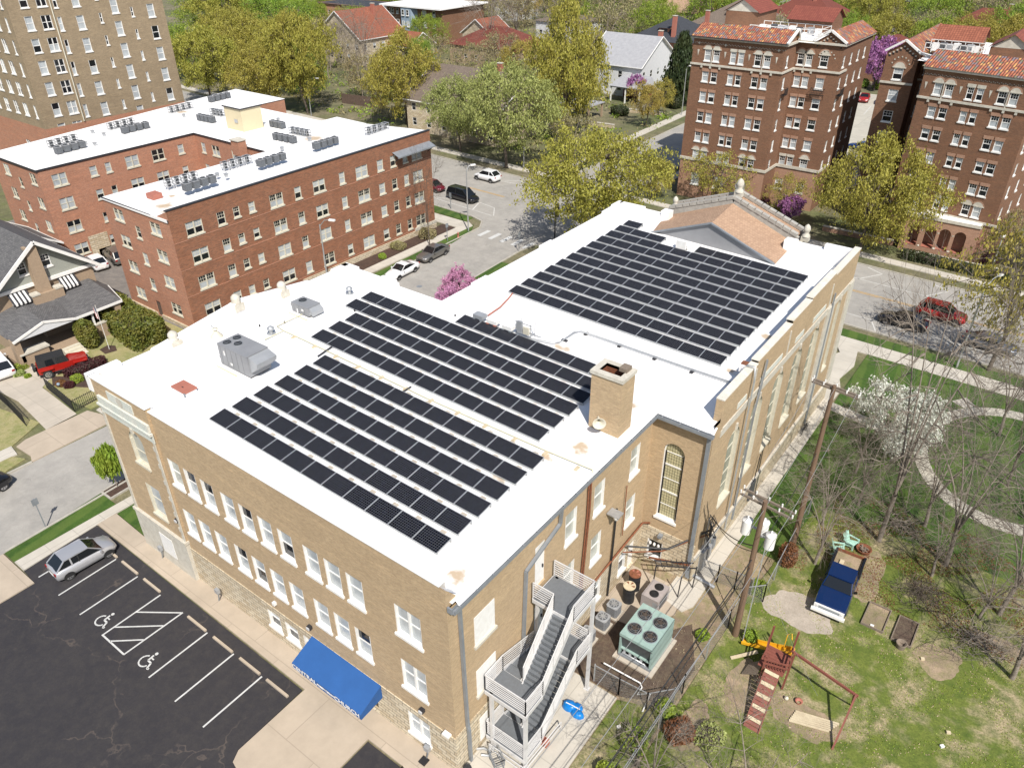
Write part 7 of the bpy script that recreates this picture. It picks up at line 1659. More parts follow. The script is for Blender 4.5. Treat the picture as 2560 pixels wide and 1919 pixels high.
for (x0, y0, x1, y1, l, f) in ((-1.9, 36.4, -.65, 38.4, 'left wooden garden bed frame with weedy soil', 'dirt'), (-.2, 36.25, .9, 38.35, 'right wooden garden bed frame beside the round pot', 'dark_dirt')):
    r = thing('garden_bed', l, 'garden bed', (x0, y0, .095), group='garden beds'); m = MB(); w, d = x1 - x0, y1 - y0
    m.box(0, 0, 0, w, .06, .16, 'wood_grey'); m.box(0, d - .06, 0, w, d, .16, 'wood_grey'); m.box(0, .06, 0, .06, d - .06, .16, 'wood_grey'); m.box(w - .06, .06, 0, w, d - .06, .16, 'wood_grey'); m.obj('frame', r); m = MB(); m.box(.06, .06, 0, w - .06, d - .06, .06, f); m.obj('soil', r)
m = MB(); m.lathe([(.24, 0), (.30, .35), (.30, .38), (.26, .38), (.22, .1), (.001, .08)], 0, 0, 'wood_grey', 18); tag(m.obj('planter_pot', None, (.4, 36.05, .095)), 'round brown barrel pot beside the right garden bed', 'pot')
m = MB(); m.lathe([(.42, 0), (.46, .22), (.5, .24), (.44, .25), (.38, .05), (.001, .03)], 0, 0, 'rust', 18); rr = random.Random(4)
for k in range(10): a = rr.uniform(0, 6.28); m.beam((.3 * math.cos(a), .3 * math.sin(a), .15), (-.3 * math.cos(a + .5), -.3 * math.sin(a + .5), .3), .05, .05, 'wood_grey')
tag(m.obj('fire_pit', None, (-3.45, 42.6, .1)), 'rusty fire pit filled with sticks behind the blue truck', 'fire pit')
def adir(x, y, rz, label):
    r = thing('garden_chair', label, 'chair', (x, y, .1), rz, group='mint garden chairs'); M_ = 'plastic_mint'
    m = MB()
    for k in range(6): m.beam((-.28, -.3 + k * .11, .36 - k * .03), (.28, -.3 + k * .11, .36 - k * .03), .09, .02, M_)
    m.obj('seat', r); m = MB()
    for k in range(5): m.beam((-.22 + k * .11, .22, .22), (-.26 + k * .13, .5, .85 + .06 * (2 - abs(k - 2))), .09, .02, M_)
    m.obj('backrest', r)
    for s in (-1, 1):
        m = MB(); m.beam((s * .36, -.36, .52), (s * .34, .35, .5), .12, .03, M_); m.obj('armrest', r)
        m = MB(); m.beam((s * .32, -.34, 0), (s * .34, -.32, .5), .06, .09, M_, up=(0, 1, 0)); m.beam((s * .32, .5, 0), (s * .32, -.3, .34), .05, .09, M_); m.obj('leg', r)
adir(-4.75, 41.5, R(110), 'mint green garden chair nearer the blue truck'); adir(-4.3, 42.6, R(75), 'mint green garden chair farther from the blue truck')
for i, (x, y, l, mt) in enumerate(((-1.3, 36.6, 'small white cup in the left garden bed', 'white_paint'), (3.6, 30.9, 'small white toy block on the grass at right', 'white_paint'), (-9.9, 22.2, 'small white block on the strip beside the patio', 'white_paint'), (3.7, 31.9, 'small orange-brown stick on the grass at right', 'wood_pale'), (1.6, 35.9, 'small pale piece of wood on the grass right of the barrel pot', 'wood_pale'))):
    m = MB(); m.box(-.1, -.07, 0, .1, .07, .12, mt); tag(m.obj('debris', None, (x, y, .1), random.random()), l, 'debris')
# ------------------------------------------------------------------ street furniture
def lamp(label, x, y, h, ang, arm=2.0, mt='galvanised', globe=False, banner=False):
    r = thing('street_lamp', label, 'street lamp', (x, y, .05)); m = MB(); m.tube([(0, 0, 0), (0, 0, h)], .09, mt, 8, .06); m.obj('post', r); dx, dy = math.cos(ang), math.sin(ang)
    if globe: m = MB(); m.lathe([(.05, h), (.2, h + .1), (.26, h + .3), (.16, h + .48), (.001, h + .52)], 0, 0, 'white_paint', 12); m.obj('globe', r)
    else:
        m = MB(); m.tube([(0, 0, h - .2), (dx * arm * .5, dy * arm * .5, h + .5), (dx * arm, dy * arm, h + .6)], .04, mt, 6); m.obj('arm', r)
        m = MB(); m.beam((dx * arm * .95, dy * arm * .95, h + .6), (dx * (arm + .6), dy * (arm + .6), h + .6), .28, .16, 'white_paint'); m.obj('lamp_head', r)
    if banner: m = MB(); m.box(.1, -.02, h * .45, .55, .02, h * .7, 'dark_metal'); m.obj('banner', r)
lamp('grey street lamp standing in front of the red brick block, head above the church roof', -59.9, 47.6, 8.2, R(20), 1.2)
lamp('tall grey street lamp pole on the corner of the red brick block', -60.3, 71.3, 7.8, R(60), .6); lamp('dark lamp post with banner under the large corner tree', -49.9, 79.0 - 3.4, 6.5, 0, globe=True, mt='dark_metal', banner=True)
lamp('white-globed lamp post across the avenue at right', -4.5, 96.6, 4.0, 0, globe=True); lamp('tall grey lamp post among bare trees by the avenue', -3.3, 71.4, 8.0, R(70), 1.8)
lamp('street lamp arching behind the red brick block roof', -124.5, 100.8, 6.5, R(20), 2.0); lamp('tall grey pole on the pavement beside the side street at top', -66.0, 143.8, 8.5, 0, .5)
lamp('white-banded lamp post under the pale green tree', -70.2, 97.0, 3.0, 0, globe=True)
def sign(label, x, y, h, w=.4, hh=.5, rz=0, mt='gutter_grey'):
    r = thing('street_sign', label, 'sign', (x, y, .1), rz); m = MB(); m.beam((0, 0, 0), (0, 0, h), .06, .06, 'gutter_grey', up=(0, 1, 0)); m.obj('post', r); m = MB(); m.box(-w / 2, -.05, h - hh, w / 2, -.03, h, mt); m.obj('plate', r)
sign('small street sign on the grass strip by the church lot', -48.6, 12.0, 2.5, rz=R(90)); sign('parking sign on the verge beside the two parked sedans', -60.2, 67.1, 2.3, rz=R(80)); sign('street sign on the verge opposite the red brick block', -51.1, 69.7, 2.4, .35, .55, R(80)); sign('traffic sign on the grass near the black minivan', -67.6, 76.4, 2.2, .4, .6)
m = MB(); m.lathe([(.14, 0), (.14, .06), (.10, .08), (.10, .5), (.14, .52), (.11, .62), (.04, .7), (.001, .72)], 0, 0, 'hatch_red', 12); m.tube([(-.17, 0, .42), (.17, 0, .42)], .05, 'hatch_red', 8); tag(m.obj('fire_hydrant', None, (-59.9, 68.8, .09)), 'red fire hydrant on the grass verge by the crossing', 'hydrant')
r = thing('flagpole', 'thin white flagpole with striped flag on the bungalow lawn', 'flagpole', (-68.3, 27.6, .1)); m = MB(); m.tube([(0, 0, 0), (0, 0, 4.6)], .03, 'white_paint', 6, .02); m.lathe([(.001, 4.58), (.05, 4.62), (.001, 4.68)], 0, 0, 'cream_paint', 8); m.obj('pole', r)
m = MB(); n = 11
for k in range(n):
    c = 'white_paint' if k % 2 else 'lens_red'; x0, x1 = -.05 - .055 * k, -.05 - .055 * (k + 1); f0 = .03 * math.sin(k * 1.2); f1 = .03 * math.sin((k + 1) * 1.2)
    m.poly([(x0, f0 - .02, 4.35), (x1, f1 - .02, 4.28 - .03 * k), (x1 * .8, f1 - .02, 3.15), (x0 * .8, f0 - .02, 3.2)], c)
m.poly([(-.02, -.05, 4.4), (-.3, -.05, 4.25), (-.28, -.05, 3.85), (-.02, -.05, 3.9)], 'car_blue'); m.obj('flag', r)
def ironfence(label, pts, h=1.1):
    c = Vector((*pts[0], 0)); r = thing('iron_fence', label, 'fence', (c.x, c.y, .1))
    for a, b in zip(pts, pts[1:]):
        m = MB(); a, b = Vector((*a, 0)) - c, Vector((*b, 0)) - c; L = (b - a).length
        for z in (.12, h - .1): m.beam(a + Vector((0, 0, z)), b + Vector((0, 0, z)), .04, .04, 'black')
        n = int(L / .16)
        for k in range(n + 1): p = a.lerp(b, k / n); m.beam(p, p + Vector((0, 0, h + (.08 if k % 2 else 0))), .028, .028, 'black', up=(0, 1, 0))
        m.obj('panel', r)
ironfence('black iron fence around the corner flower bed by the driveway', [(-66.2, 20.7), (-60.7, 20.3), (-61.0, 23.2), (-61.2, 27.5), (-61.4, 31)]); ironfence('black iron fence left of the driveway', [(-69.8, 17.6), (-65.5, 17.3), (-61.8, 16.9)])
m = MB(); m.lathe([(.001, 0), (.11, .04), (.15, .15), (.11, .26), (.001, .3)], 0, 0, 'siding_blue', 14); tag(m.obj('gazing_ball', None, (-65.4, 21.4, .3)), 'pale blue glass ball on the flower bed corner', 'ornament')
m = MB(); m.lathe([(.001, 0), (.13, .04), (.18, .17), (.13, .3), (.001, .34)], 0, 0, 'tarp_blue', 14); tag(m.obj('gazing_ball', None, (-69.4, 21.6, .2)), 'blue garden ball beside the white car', 'ornament')
r = thing('bicycle', 'dark bicycle leaning on the hall wall by the walkway', 'bicycle', (-11.0, 53.2, .12), R(88))
for dx in (-.5, .5): m = MB(); m.tube([(dx + .32 * math.cos(t), 0, .32 + .32 * math.sin(t)) for t in [2 * math.pi * k / 16 for k in range(17)]], .02, 'tyre', 5, cap=False); m.obj('wheel', r)
m = MB()
for a, b in (((-.5, .32), (-.1, .32)), ((-.1, .32), (.35, .8)), ((-.1, .32), (-.2, .85)), ((-.2, .8), (.35, .78)), ((-.5, .32), (-.2, .75)), ((.5, .32), (.35, .85))): m.beam((a[0], 0, a[1]), (b[0], 0, b[1]), .03, .03, 'black')
m.obj('frame', r); m = MB(); m.beam((.35, -.25, .92), (.35, .25, .92), .03, .03, 'black'); m.obj('handlebar', r); m = MB(); m.box(-.3, -.06, .86, -.1, .06, .9, 'black'); m.obj('saddle', r)
m = MB(); m.cyl(0, 0, 0, .02, .32, 'gutter_grey', 18); tag(m.obj('manhole_cover', None, (-54.2, 55.4, .02)), 'round manhole cover in the side street by the white coupe', 'manhole')
# ------------------------------------------------------------------ trees
def np_mesh(name, V, F, mats, smooth=False):
    me = bpy.data.meshes.new(name)
    V = np.asarray(V, np.float32); F = np.asarray(F, np.int32); k = F.shape[1]
    me.vertices.add(len(V)); me.vertices.foreach_set('co', V.ravel())
    me.loops.add(F.size); me.loops.foreach_set('vertex_index', F.ravel())
    me.polygons.add(len(F)); me.polygons.foreach_set('loop_start', np.arange(0, F.size, k, dtype=np.int32))
    try: me.polygons.foreach_set('loop_total', np.full(len(F), k, np.int32))
    except Exception: pass
    me.polygons.foreach_set('use_smooth', np.full(len(F), smooth))
    me.update(calc_edges=True); me.validate()
    for m in mats: me.materials.append(MATS[m])
    return me
def tubes_np(segs, n=5):
    """segs: list of (p0,p1,r0,r1)"""
    P0 = np.array([s[0] for s in segs]); P1 = np.array([s[1] for s in segs]); r0 = np.array([s[2] for s in segs]); r1 = np.array([s[3] for s in segs])
    D = P1 - P0; D /= np.maximum(np.linalg.norm(D, axis=1, keepdims=True), 1e-9)
    up = np.where(np.abs(D[:, 2:3]) > .9, np.array([[1., 0, 0]]), np.array([[0, 0, 1.]]))
    A = np.cross(D, up); A /= np.linalg.norm(A, axis=1, keepdims=True); B = np.cross(D, A)
    V = []; 
    for P, r in ((P0, r0), (P1, r1)):
        for j in range(n):
            t = 2 * math.pi * j / n; V.append(P + (A * math.cos(t) + B * math.sin(t)) * r[:, None])
    V = np.stack(V, 1).reshape(-1, 3); base = np.arange(len(segs)) * 2 * n; F = []
    for j in range(n): F.append(np.stack([base + j, base + (j + 1) % n, base + n + (j + 1) % n, base + n + j], 1))
    return V, np.concatenate(F)
def leaves_np(C, size, rng, droop=0.0, asp=1.7):
    n = len(C); a = rng.normal(size=(n, 3)); a /= np.linalg.norm(a, axis=1, keepdims=True); b = rng.normal(size=(n, 3)); b -= a * (a * b).sum(1, keepdims=True); b /= np.linalg.norm(b, axis=1, keepdims=True)
    s = size * rng.uniform(.6, 1.3, (n, 1)); a = a * s * asp / 2; b = b * s / 2
    V = np.stack([C - a, C + b * .9 - a * .1, C + a, C - b * .9 - a * .1], 1).reshape(-1, 3)
    return V, np.arange(n * 4).reshape(-1, 4)
def bez(a, b, c, n):
    t = np.linspace(0, 1, n + 1)[:, None]; return (1 - t) ** 2 * a + 2 * t * (1 - t) * b + t ** 2 * c
def curve_segs(segs, pts, ra, rb):
    n = len(pts) - 1
    for i in range(n): segs.append((pts[i], pts[i + 1], ra + (rb - ra) * i / n, ra + (rb - ra) * (i + 1) / n))
def tree_mesh(name, seed, leaf, bark='bark', clumps=70, per=190, fork=.22, lsize=.034, csig=.115, zc=.62, zr_=.40, rr_=.92, bare=False, tr=.016, shape='round', twig=1.0, limbs=6):
    """unit tree: height 1, crown radius 1 in x/y (scale later)"""
    rng = np.random.default_rng(seed); segs = []; tw = []
    tr *= 1.0
    lean = rng.normal(0, .03, 2)
    top = np.array([lean[0], lean[1], fork]); curve_segs(segs, bez(np.array([0, 0, -.01]), np.array([0, 0, fork * .5]), top, 4), tr * 2.1, tr * 1.6)
    L = []
    for i in range(limbs):
        a = 2 * math.pi * (i + rng.uniform(-.3, .3)) / limbs; r = rng.uniform(.35, .62) if i else .08; z = rng.uniform(.72, .9) if i else .93
        e = np.array([math.cos(a) * r, math.sin(a) * r, z]); m_ = np.array([e[0] * .28, e[1] * .28, fork + (z - fork) * .55]); pts = bez(top, m_, e, 9); L.append(pts); curve_segs(segs, pts, tr * (.8 if bare else 1.15), tr * .22)
    C = []
    tries = 0
    while len(C) < clumps and tries < 9000:
        tries += 1; d = rng.normal(size=3); d /= np.linalg.norm(d); q = rng.uniform(.35, 1.0) ** .5
        c = np.array([d[0] * q * rr_, d[1] * q * rr_, zc + d[2] * q * zr_])
        if shape == 'vase' and c[2] < zc: c[:2] *= .55 + .45 * (c[2] - (zc - zr_)) / zr_
        if shape == 'oval': c[:2] *= 1 - .45 * max(0, (c[2] - zc) / zr_) ** 1.5
        th = math.atan2(c[1], c[0]); c[:2] *= 1 + .16 * math.sin(2 * th + seed) + .13 * math.sin(3 * th + 2 * seed); c[2] += .05 * math.sin(2 * th + seed * 3)
        if all(np.linalg.norm((c - o) * [1, 1, 1.9]) > .175 for o in C): C.append(c)
    LC = []
    for c in C:
        best = min(((np.linalg.norm((p[k] - c) * [1, 1, 1.5]) + .12 * (k < 2), p, k) for p in L for k in range(1, 9)), key=lambda x: x[0])
        s = best[1][best[2]]; m_ = (s + c) / 2 + np.array([0, 0, .05]) + rng.normal(0, .02, 3); pts = bez(s, m_, c, 5); curve_segs(segs, pts, tr * (.22 if bare else .36), tr * .08)
        nt = 7 if not bare else 6
        out = np.array([c[0], c[1], (c[2] - .3) * 1.2]); out /= np.linalg.norm(out) + 1e-6
        for k in range(nt):
            j = rng.integers(2, 6); s0 = pts[min(j, 5)]; d = rng.normal(size=3) * .75 + out * .7 + np.array([0, 0, .35]); d /= np.linalg.norm(d); ln = rng.uniform(.09, .2) * twig
            e = s0 + d * ln * np.array([1, 1, .6]); mid = (s0 + e) / 2 + rng.normal(0, .012, 3); tw += [(s0, mid, tr * .11, tr * .08), (mid, e, tr * .08, tr * .05)]
            if bare:
                for q in range(3):
                    d2 = d + rng.normal(size=3) * .45; d2 /= np.linalg.norm(d2); t = rng.uniform(.3, 1); b0 = s0 + (e - s0) * t; e2 = b0 + d2 * ln * .7 * np.array([1, 1, .6]); tw.append((b0, e2, tr * .055, tr * .03))
            elif not bare: LC.append(s0 + (e - s0) * rng.uniform(.2, 1.15, (max(1, per // 12), 1)) + rng.normal(0, .028, (max(1, per // 12), 3)) * [1, 1, .6])
        if not bare: LC.append(c + rng.normal(0, csig, (int(per * .38 * rng.uniform(.3, 1.5)), 3)) * [1, 1, .5])
    v1, f1 = tubes_np(segs, 6); v2, f2 = tubes_np(tw, 3); V = np.concatenate([v1, v2]); F = np.concatenate([f1, f2 + len(v1)])
    trunk = np_mesh('trunk', V, F, [bark], True)
    crown = None
    if not bare:
        P = np.concatenate(LC); v, f = leaves_np(P, lsize, rng); v[:, 2] = v[:, 2]; crown = np_mesh('crown', v, f, [leaf])
    return trunk, crown
def put_tree(key, label, x, y, h, r, rot=None, group=None, name='tree', cat='tree', z=0):
    t, c = TM[key]; o = thing(name, label, cat, (x, y, z), rot if rot is not None else random.uniform(0, 6.28), group, (r, r, h)); link('trunk', t, o)
    if c: link('crown', c, o)
    return o
TM = {'spring1': tree_mesh('a', 1, 'leaf_spring', clumps=95, per=290, shape='vase', lsize=.018, csig=.07), 'spring2': tree_mesh('b', 2, 'leaf_spring', clumps=100, per=290, shape='oval', limbs=7, zc=.58, zr_=.42, lsize=.018, csig=.07), 'spring3': tree_mesh('c', 3, 'leaf_spring', clumps=85, per=300, shape='round', csig=.07, lsize=.02),
      'green1': tree_mesh('d', 4, 'leaf_green', clumps=90, per=280, shape='vase', csig=.07, lsize=.0185), 'green2': tree_mesh('e', 5, 'leaf_bright', clumps=80, per=260, shape='round', zc=.55, zr_=.45, lsize=.019), 'orange': tree_mesh('f', 6, 'leaf_orange', clumps=55, per=170, shape='vase', csig=.07, lsize=.022),
      'thin': tree_mesh('g', 8, 'leaf_spring', clumps=60, per=110, shape='vase', csig=.08, lsize=.02), 'brown': tree_mesh('h', 9, 'leaf_brown', bark='bark_pale', clumps=60, per=60, shape='oval', lsize=.028),
      'bare1': tree_mesh('i', 10, None, 'bark_pale', clumps=48, bare=True, shape='vase', tr=.014, twig=1.7, zc=.6, zr_=.42), 'bare2': tree_mesh('j', 11, None, 'bark_pale', clumps=50, bare=True, shape='vase', tr=.016, twig=1.8, zc=.55, zr_=.45), 'bare3': tree_mesh('k', 12, None, 'bark', clumps=42, bare=True, shape='oval', tr=.012, twig=1.6),
      'pink': tree_mesh('l', 13, 'petal_pink', 'bark_dark', clumps=90, per=150, fork=.12, shape='vase', csig=.05, lsize=.035, zc=.6, zr_=.42, tr=.02), 'purple': tree_mesh('m', 14, 'petal_purple', 'bark_dark', clumps=60, per=110, fork=.12, shape='vase', csig=.06, lsize=.045, tr=.02),
      'white': tree_mesh('n', 15, 'petal_white', 'bark_pale', clumps=75, per=190, fork=.15, shape='round', csig=.075, lsize=.028, tr=.02, zc=.6, zr_=.38), 'small': tree_mesh('o', 16, 'leaf_bright', 'bark_pale', clumps=60, per=110, fork=.38, shape='oval', zc=.68, zr_=.32, lsize=.11, csig=.12, tr=.02, rr_=.8)}
def conifer_mesh(seed=20):
    rng = np.random.default_rng(seed); P = []; segs = [(np.array([0, 0, 0.]), np.array([0, 0, .95]), .03, .006)]
    for k in range(150):
        z = .1 + .86 * (k / 150) ** .9; r = (1 - z) ** .8 * 1.05 * rng.uniform(.7, 1.05) + .05; a = k * 2.4; e = np.array([math.cos(a) * r, math.sin(a) * r, z - .02]); s = np.array([0, 0, z + .02]); segs.append((s, e, .008, .003))
        n = int(40 + 130 * r); t = rng.uniform(.25, 1.05, (n, 1)); P.append(s + (e - s) * t + rng.normal(0, .05, (n, 3)) * [1.4, 1.4, .3])
    v, f = leaves_np(np.concatenate(P), .055, rng); tv, tf = tubes_np(segs, 5); return np_mesh('trunk', tv, tf, ['bark_dark']), np_mesh('crown', v, f, ['leaf_deep'])
TM['conifer'] = conifer_mesh()
T_ = [('spring1', 'broad yellow-green tree on the street corner behind the hall roof', -44.7, 76.2, 13.5, 8.7), ('green1', 'large pale green street tree across the avenue from the red brick block', -72.9, 96.0, 15, 8.9),
      ('spring2', 'tallest yellow tree in front of the white clapboard house', -74.5, 115.4, 21.2, 8.6), ('spring2', 'full yellow tree beyond the far corner of the red brick block roof', -104.8, 107.1, 15.6, 7.6),
      ('spring3', 'tall yellow tree at upper left beside the red-tiled stone house', -126.5, 101.6, 18, 7.2), ('spring1', 'low broad yellow tree right of the brown tower', -132.4, 97.4, 13.0, 8.0),
      ('spring3', 'yellow tree directly beside the brown tower', -150, 96, 14.5, 8.2), ('thin', 'thin young tree in front of the left brown apartment house', -38.4, 98.2, 7.6, 5.6),
      ('spring2', 'big mustard-yellow tree between the two brown apartment houses', -18.1, 93.8, 13.2, 6.9), ('thin', 'small pale tree in front of the recessed wall of the left brown apartment house', -29.8, 99.6, 5.8, 3.4),
      ('bare2', 'tallest bare tree in the park with long ascending trunk', -2.9, 44.2, 19.5, 5.2), ('bare1', 'bare spreading tree right of the tallest bare tree', 1.1, 44.4, 12.5, 5.6), ('thin', 'street tree with sparse yellow leaves at the right edge of the avenue', -.9, 72.5, 14, 6.0),
      ('white', 'white-blossoming tree on the park lawn near the ring path', -4.9, 54.5, 5.6, 3.6), ('bare2', 'low bare tree left of the mint chairs', -5.6, 39.6, 7.5, 3.4), ('bare1', 'small bare tree between the utility poles and the white blossoms', -5.0, 47.0, 7.0, 3.6),
      ('bare3', 'slender bare tree at the corner of the red brick block', -60.9, 64.6, 11.5, 3.0), ('small', 'small round green tree in the square street planter', -48.7, 17.2, 3.5, .95), ('conifer', 'dark conifer left of the brown apartment houses', -71.1, 152.3, 14, 4.2),
      ('orange', 'small orange-leaved tree by the side street pavement', -67.4, 131.9, 7.6, 4.0), ('orange', 'second orange-leaved tree in front of the dark conifer', -69.5, 141, 6.5, 3.2), ('purple', 'purple redbud beside the white clapboard house', -79.2, 149.0, 5.2, 2.6),
      ('pink', 'bright pink redbud growing beside the hall west wall', -47.2, 54.0, 4.0, 2.4), ('pink', 'second stem of pink redbud nearest the church notch', -45.6, 50.2, 3.8, 2.1), ('purple', 'large purple redbud between the two brown apartment houses', -42.0, 189.1, 10.5, 5.5), ('purple', 'dark purple redbud behind the right brown apartment house', -5.0, 131, 8, 4.0), ('purple', 'small purple redbud in front of the left brown apartment house', -28.6, 98.4, 3.6, 2.1),
      ('bare2', 'big bare tree over the dark red shingle roof', -133.4, 168.9, 17, 8.2), ('bare1', 'bare branching tree beside the steep red tile roof', -150.5, 140.9, 15.5, 7.0), ('bare2', 'bare tree behind the flats with the blue bay', -118, 176, 16, 6.5), ('bare3', 'bare grey tree at the top edge near the blue bay', -140, 190, 14, 6.5),
      ('bare1', 'bare tree at the right end of the yard near the park', 4.5, 42.0, 10.5, 5.0), ('bare2', 'bare tree overhanging the right edge above the yard', 5.8, 37.5, 8.0, 4.5), ('bare1', 'leafless tree whose limbs cross the bottom edge by the play set', -2.6, 20.8, 7.2, 4.6), ('bare2', 'bare tree at the bottom edge beside the chain-link fence', -7.0, 20.0, 6.0, 3.2),
      ('bare3', 'thin bare tree in the park inside the ring path', 3.0, 55.5, 10.5, 4.0), ('bare2', 'small bare tree just above the dark brush pile', .6, 42.9, 6.0, 3.0), ('bare1', 'low bare tree between the taller utility pole and the mint chairs', -6.4, 43.5, 6.5, 3.2), ('bare2', 'bare tree beside the white blossoms on the fence side', -6.2, 50.5, 6.5, 3.0), ('bare1', 'low bare tree at the right end of the dry twigs', 3.6, 41.0, 6.0, 3.4), ('bare1', 'bare tree by the avenue lamp post at right', 1.5, 62.0, 9.5, 4.2), ('bare2', 'bare tree at the far right edge beyond the ring path', 7.0, 60.0, 10, 4.5), ('bare1', 'bare tree at the far right of the park', 6.5, 51, 9.5, 4.6), ('bare2', 'bare tree between the blue truck and the ring path', -.8, 47.5, 9.0, 4.2), ('brown', 'thin brownish tree right of the arched portico', -3.4, 99.5, 6.5, 3.0), ('spring3', 'yellow-leaved tree at the far right behind the portico', 2.5, 99, 8, 4.2), ('spring3', 'yellow-leaved tree left of the left brown apartment house base', -47.5, 96.5, 5.5, 3.0)]
for k, l, x, y, h, r in T_: put_tree(k, l, x, y, h, r)
# trees filling the neighbourhood beyond: rows of individuals
rb = random.Random(11)
BG = [(-150, 128, 'bare1', 14, 7), (-158, 136, 'brown', 12, 6), (-168, 134, 'green2', 10, 5), (-142, 130, 'bare2', 14, 6), (-128, 118, 'brown', 9, 5), (-118, 120, 'orange', 8, 4.5), (-84.5, 98.6, 'green1', 11.5, 6.3), (-66, 104, 'brown', 8, 4.5), (-57, 152, 'brown', 6, 3), (-93, 148, 'spring3', 9, 5), (-98, 158, 'brown', 10, 5), (-138, 152, 'brown', 8, 5), (-176, 108, 'green2', 12, 8), (-168, 120, 'spring3', 13, 8), (-186, 128, 'spring1', 13, 9), (-195, 150.3, 'green2', 15, 9.5), (-214, 146, 'spring3', 15, 10), (-205, 165, 'green2', 12, 9), (-150, 118, 'spring3', 15, 8), (-140, 112, 'green2', 12, 6), (-228, 150, 'green2', 14, 10), (-238, 175, 'spring1', 12, 10), (-182, 168, 'green2', 10, 7), (-190, 205, 'brown', 13, 9), (-165, 205, 'brown', 14, 9), (-148, 200, 'brown', 13, 8), (-158, 172, 'green2', 9, 5.5), (-123, 160, 'brown', 9, 6), (-118, 128, 'green2', 7, 5), (-97, 138, 'brown', 9, 5), (-128, 128, 'orange', 7, 5), (-110, 150, 'orange', 9, 5.5), (-110, 165, 'orange', 8, 5),
      (-108, 185, 'brown', 14, 8), (-112, 210, 'brown', 13, 9), (-104, 200, 'green2', 13, 7), (-128, 222, 'brown', 14, 9), (-99, 228, 'green2', 17, 9), (-90, 240, 'green2', 15, 9), (-112, 245, 'green2', 16, 10), (-74, 199, 'green2', 8, 5), (-100, 268, 'spring1', 15, 10), (-64, 262, 'spring1', 14, 9), (-60, 228, 'green2', 11, 6), (-48, 222, 'spring3', 12, 7), (-40, 225, 'brown', 13, 8), (-36, 212, 'green2', 13, 7), (-30, 215, 'spring1', 13, 8), (-22, 222, 'spring3', 13, 8), (-14, 228, 'brown', 12, 7), (-9, 215, 'green2', 12, 7), (-2, 228, 'brown', 13, 8), (-24, 240, 'green2', 14, 8), (-45, 250, 'green2', 15, 9), (-55, 270, 'spring3', 15, 9), (-34, 198, 'thin', 9, 6), (-8, 180, 'brown', 10, 6), (-2, 195, 'green2', 11, 7), (4, 245, 'green2', 14, 9), (12, 225, 'brown', 12, 8), (-78, 276, 'green2', 16, 10), (-140, 240, 'green2', 14, 10), (-160, 240, 'brown', 14, 10), (-52, 165, 'brown', 6, 3.2), (-94, 196, 'brown', 9, 6),
      (-180, 262, 'green2', 15, 11), (-210, 240, 'brown', 14, 10), (-225, 215, 'green2', 14, 10), (-240, 235, 'spring1', 15, 11), (-200, 285, 'green2', 15, 12), (-160, 290, 'green2', 15, 12), (-130, 290, 'brown', 15, 12), (-150, 268, 'spring3', 14, 10), (-108, 305, 'green2', 16, 12), (-75, 322, 'green2', 16, 12), (-40, 300, 'green2', 16, 12), (-20, 280, 'brown', 15, 11), (-15, 310, 'green2', 16, 12), (10, 290, 'green2', 16, 12), (-50, 330, 'green2', 16, 13), (-120, 335, 'green2', 16, 13), (-90, 350, 'green2', 16, 13), (-165, 330, 'green2', 16, 13), (-215, 320, 'green2', 16, 13), (-260, 290, 'green2', 16, 13), (-270, 240, 'green2', 15, 12), (-70, 385, 'green2', 18, 15), (-20, 360, 'green2', 18, 14), (-135, 385, 'green2', 18, 15), (-200, 375, 'green2', 18, 15), (20, 335, 'green2', 18, 14)]
KN = {'green1': 'pale green', 'green2': 'bright green', 'spring3': 'rounded yellow', 'spring1': 'spreading yellow-green', 'brown': 'brownish half-bare', 'orange': 'orange-tinted', 'thin': 'sparse pale'}
def where(x, y):
    s = 'at the top left' if x / y < -1.05 else 'at the top left of centre' if x / y < -.72 else 'at the top centre' if x / y < -.38 else 'at the top right' 
    return s
HZ = [(-91.5, 113, 21, 17), (-86.5, 160, 13, 16), (-87, 181, 15, 17), (-84, 213, 19, 20), (-76, 243, 20, 18), (-128, 198, 14, 12), (-131, 170, 21, 15), (-163, 152, 16, 16), (-151, 158, 8, 9), (-143, 180, 10, 9), (-110, 232, 14, 12), (-205, 196, 34, 14), (-178, 240, 12, 12), (-43, 205, 13, 12), (-30, 245, 20, 14), (-8, 262, 16, 14), (-62, 300, 18, 16), (-95, 300, 24, 14), (-171, 190, 24, 20), (-81, 131, 9, 8)]
placed = [(b[0], b[1]) for b in BG] + [(t[2], t[3]) for t in T_]
tries = 0; got = 0
while got < 120 and tries < 6000:
    tries += 1; y = rb.uniform(104, 330); x = rb.uniform(-1.25 * y - 10, -.02 * y + 8) if y > 128 else rb.uniform(-1.5 * y, -66)
    if -66 < x < -48 or (x > -51 and y < 190) or any(abs(x - hx_) < hw / 2 + 3 and abs(y - hy_) < hd / 2 + 3 for hx_, hy_, hw, hd in HZ): continue
    L_ = math.hypot(x, y); blocked = False
    for hx_, hy_, hw, hd in HZ[:9] + HZ[13:14] + HZ[18:]:
        for t_ in (8, 15):
            if math.hypot(x * (1 + t_ / L_) - hx_, y * (1 + t_ / L_) - hy_) < max(hw, hd) * .55 and rb.random() < .8: blocked = True
    if blocked or any(math.hypot(x - a, y - b) < 6.2 for a, b in placed): continue
    placed.append((x, y)); got += 1; k = rb.choice(['green2', 'green2', 'brown', 'brown', 'spring3', 'spring1', 'orange', 'thin', 'bare2', 'bare1']); h = rb.uniform(6, 12) if y < 200 else rb.uniform(9, 15)
    BG.append((x, y, k, h, h * rb.uniform(.42, .62)))
BG.sort(key=lambda b: b[1])
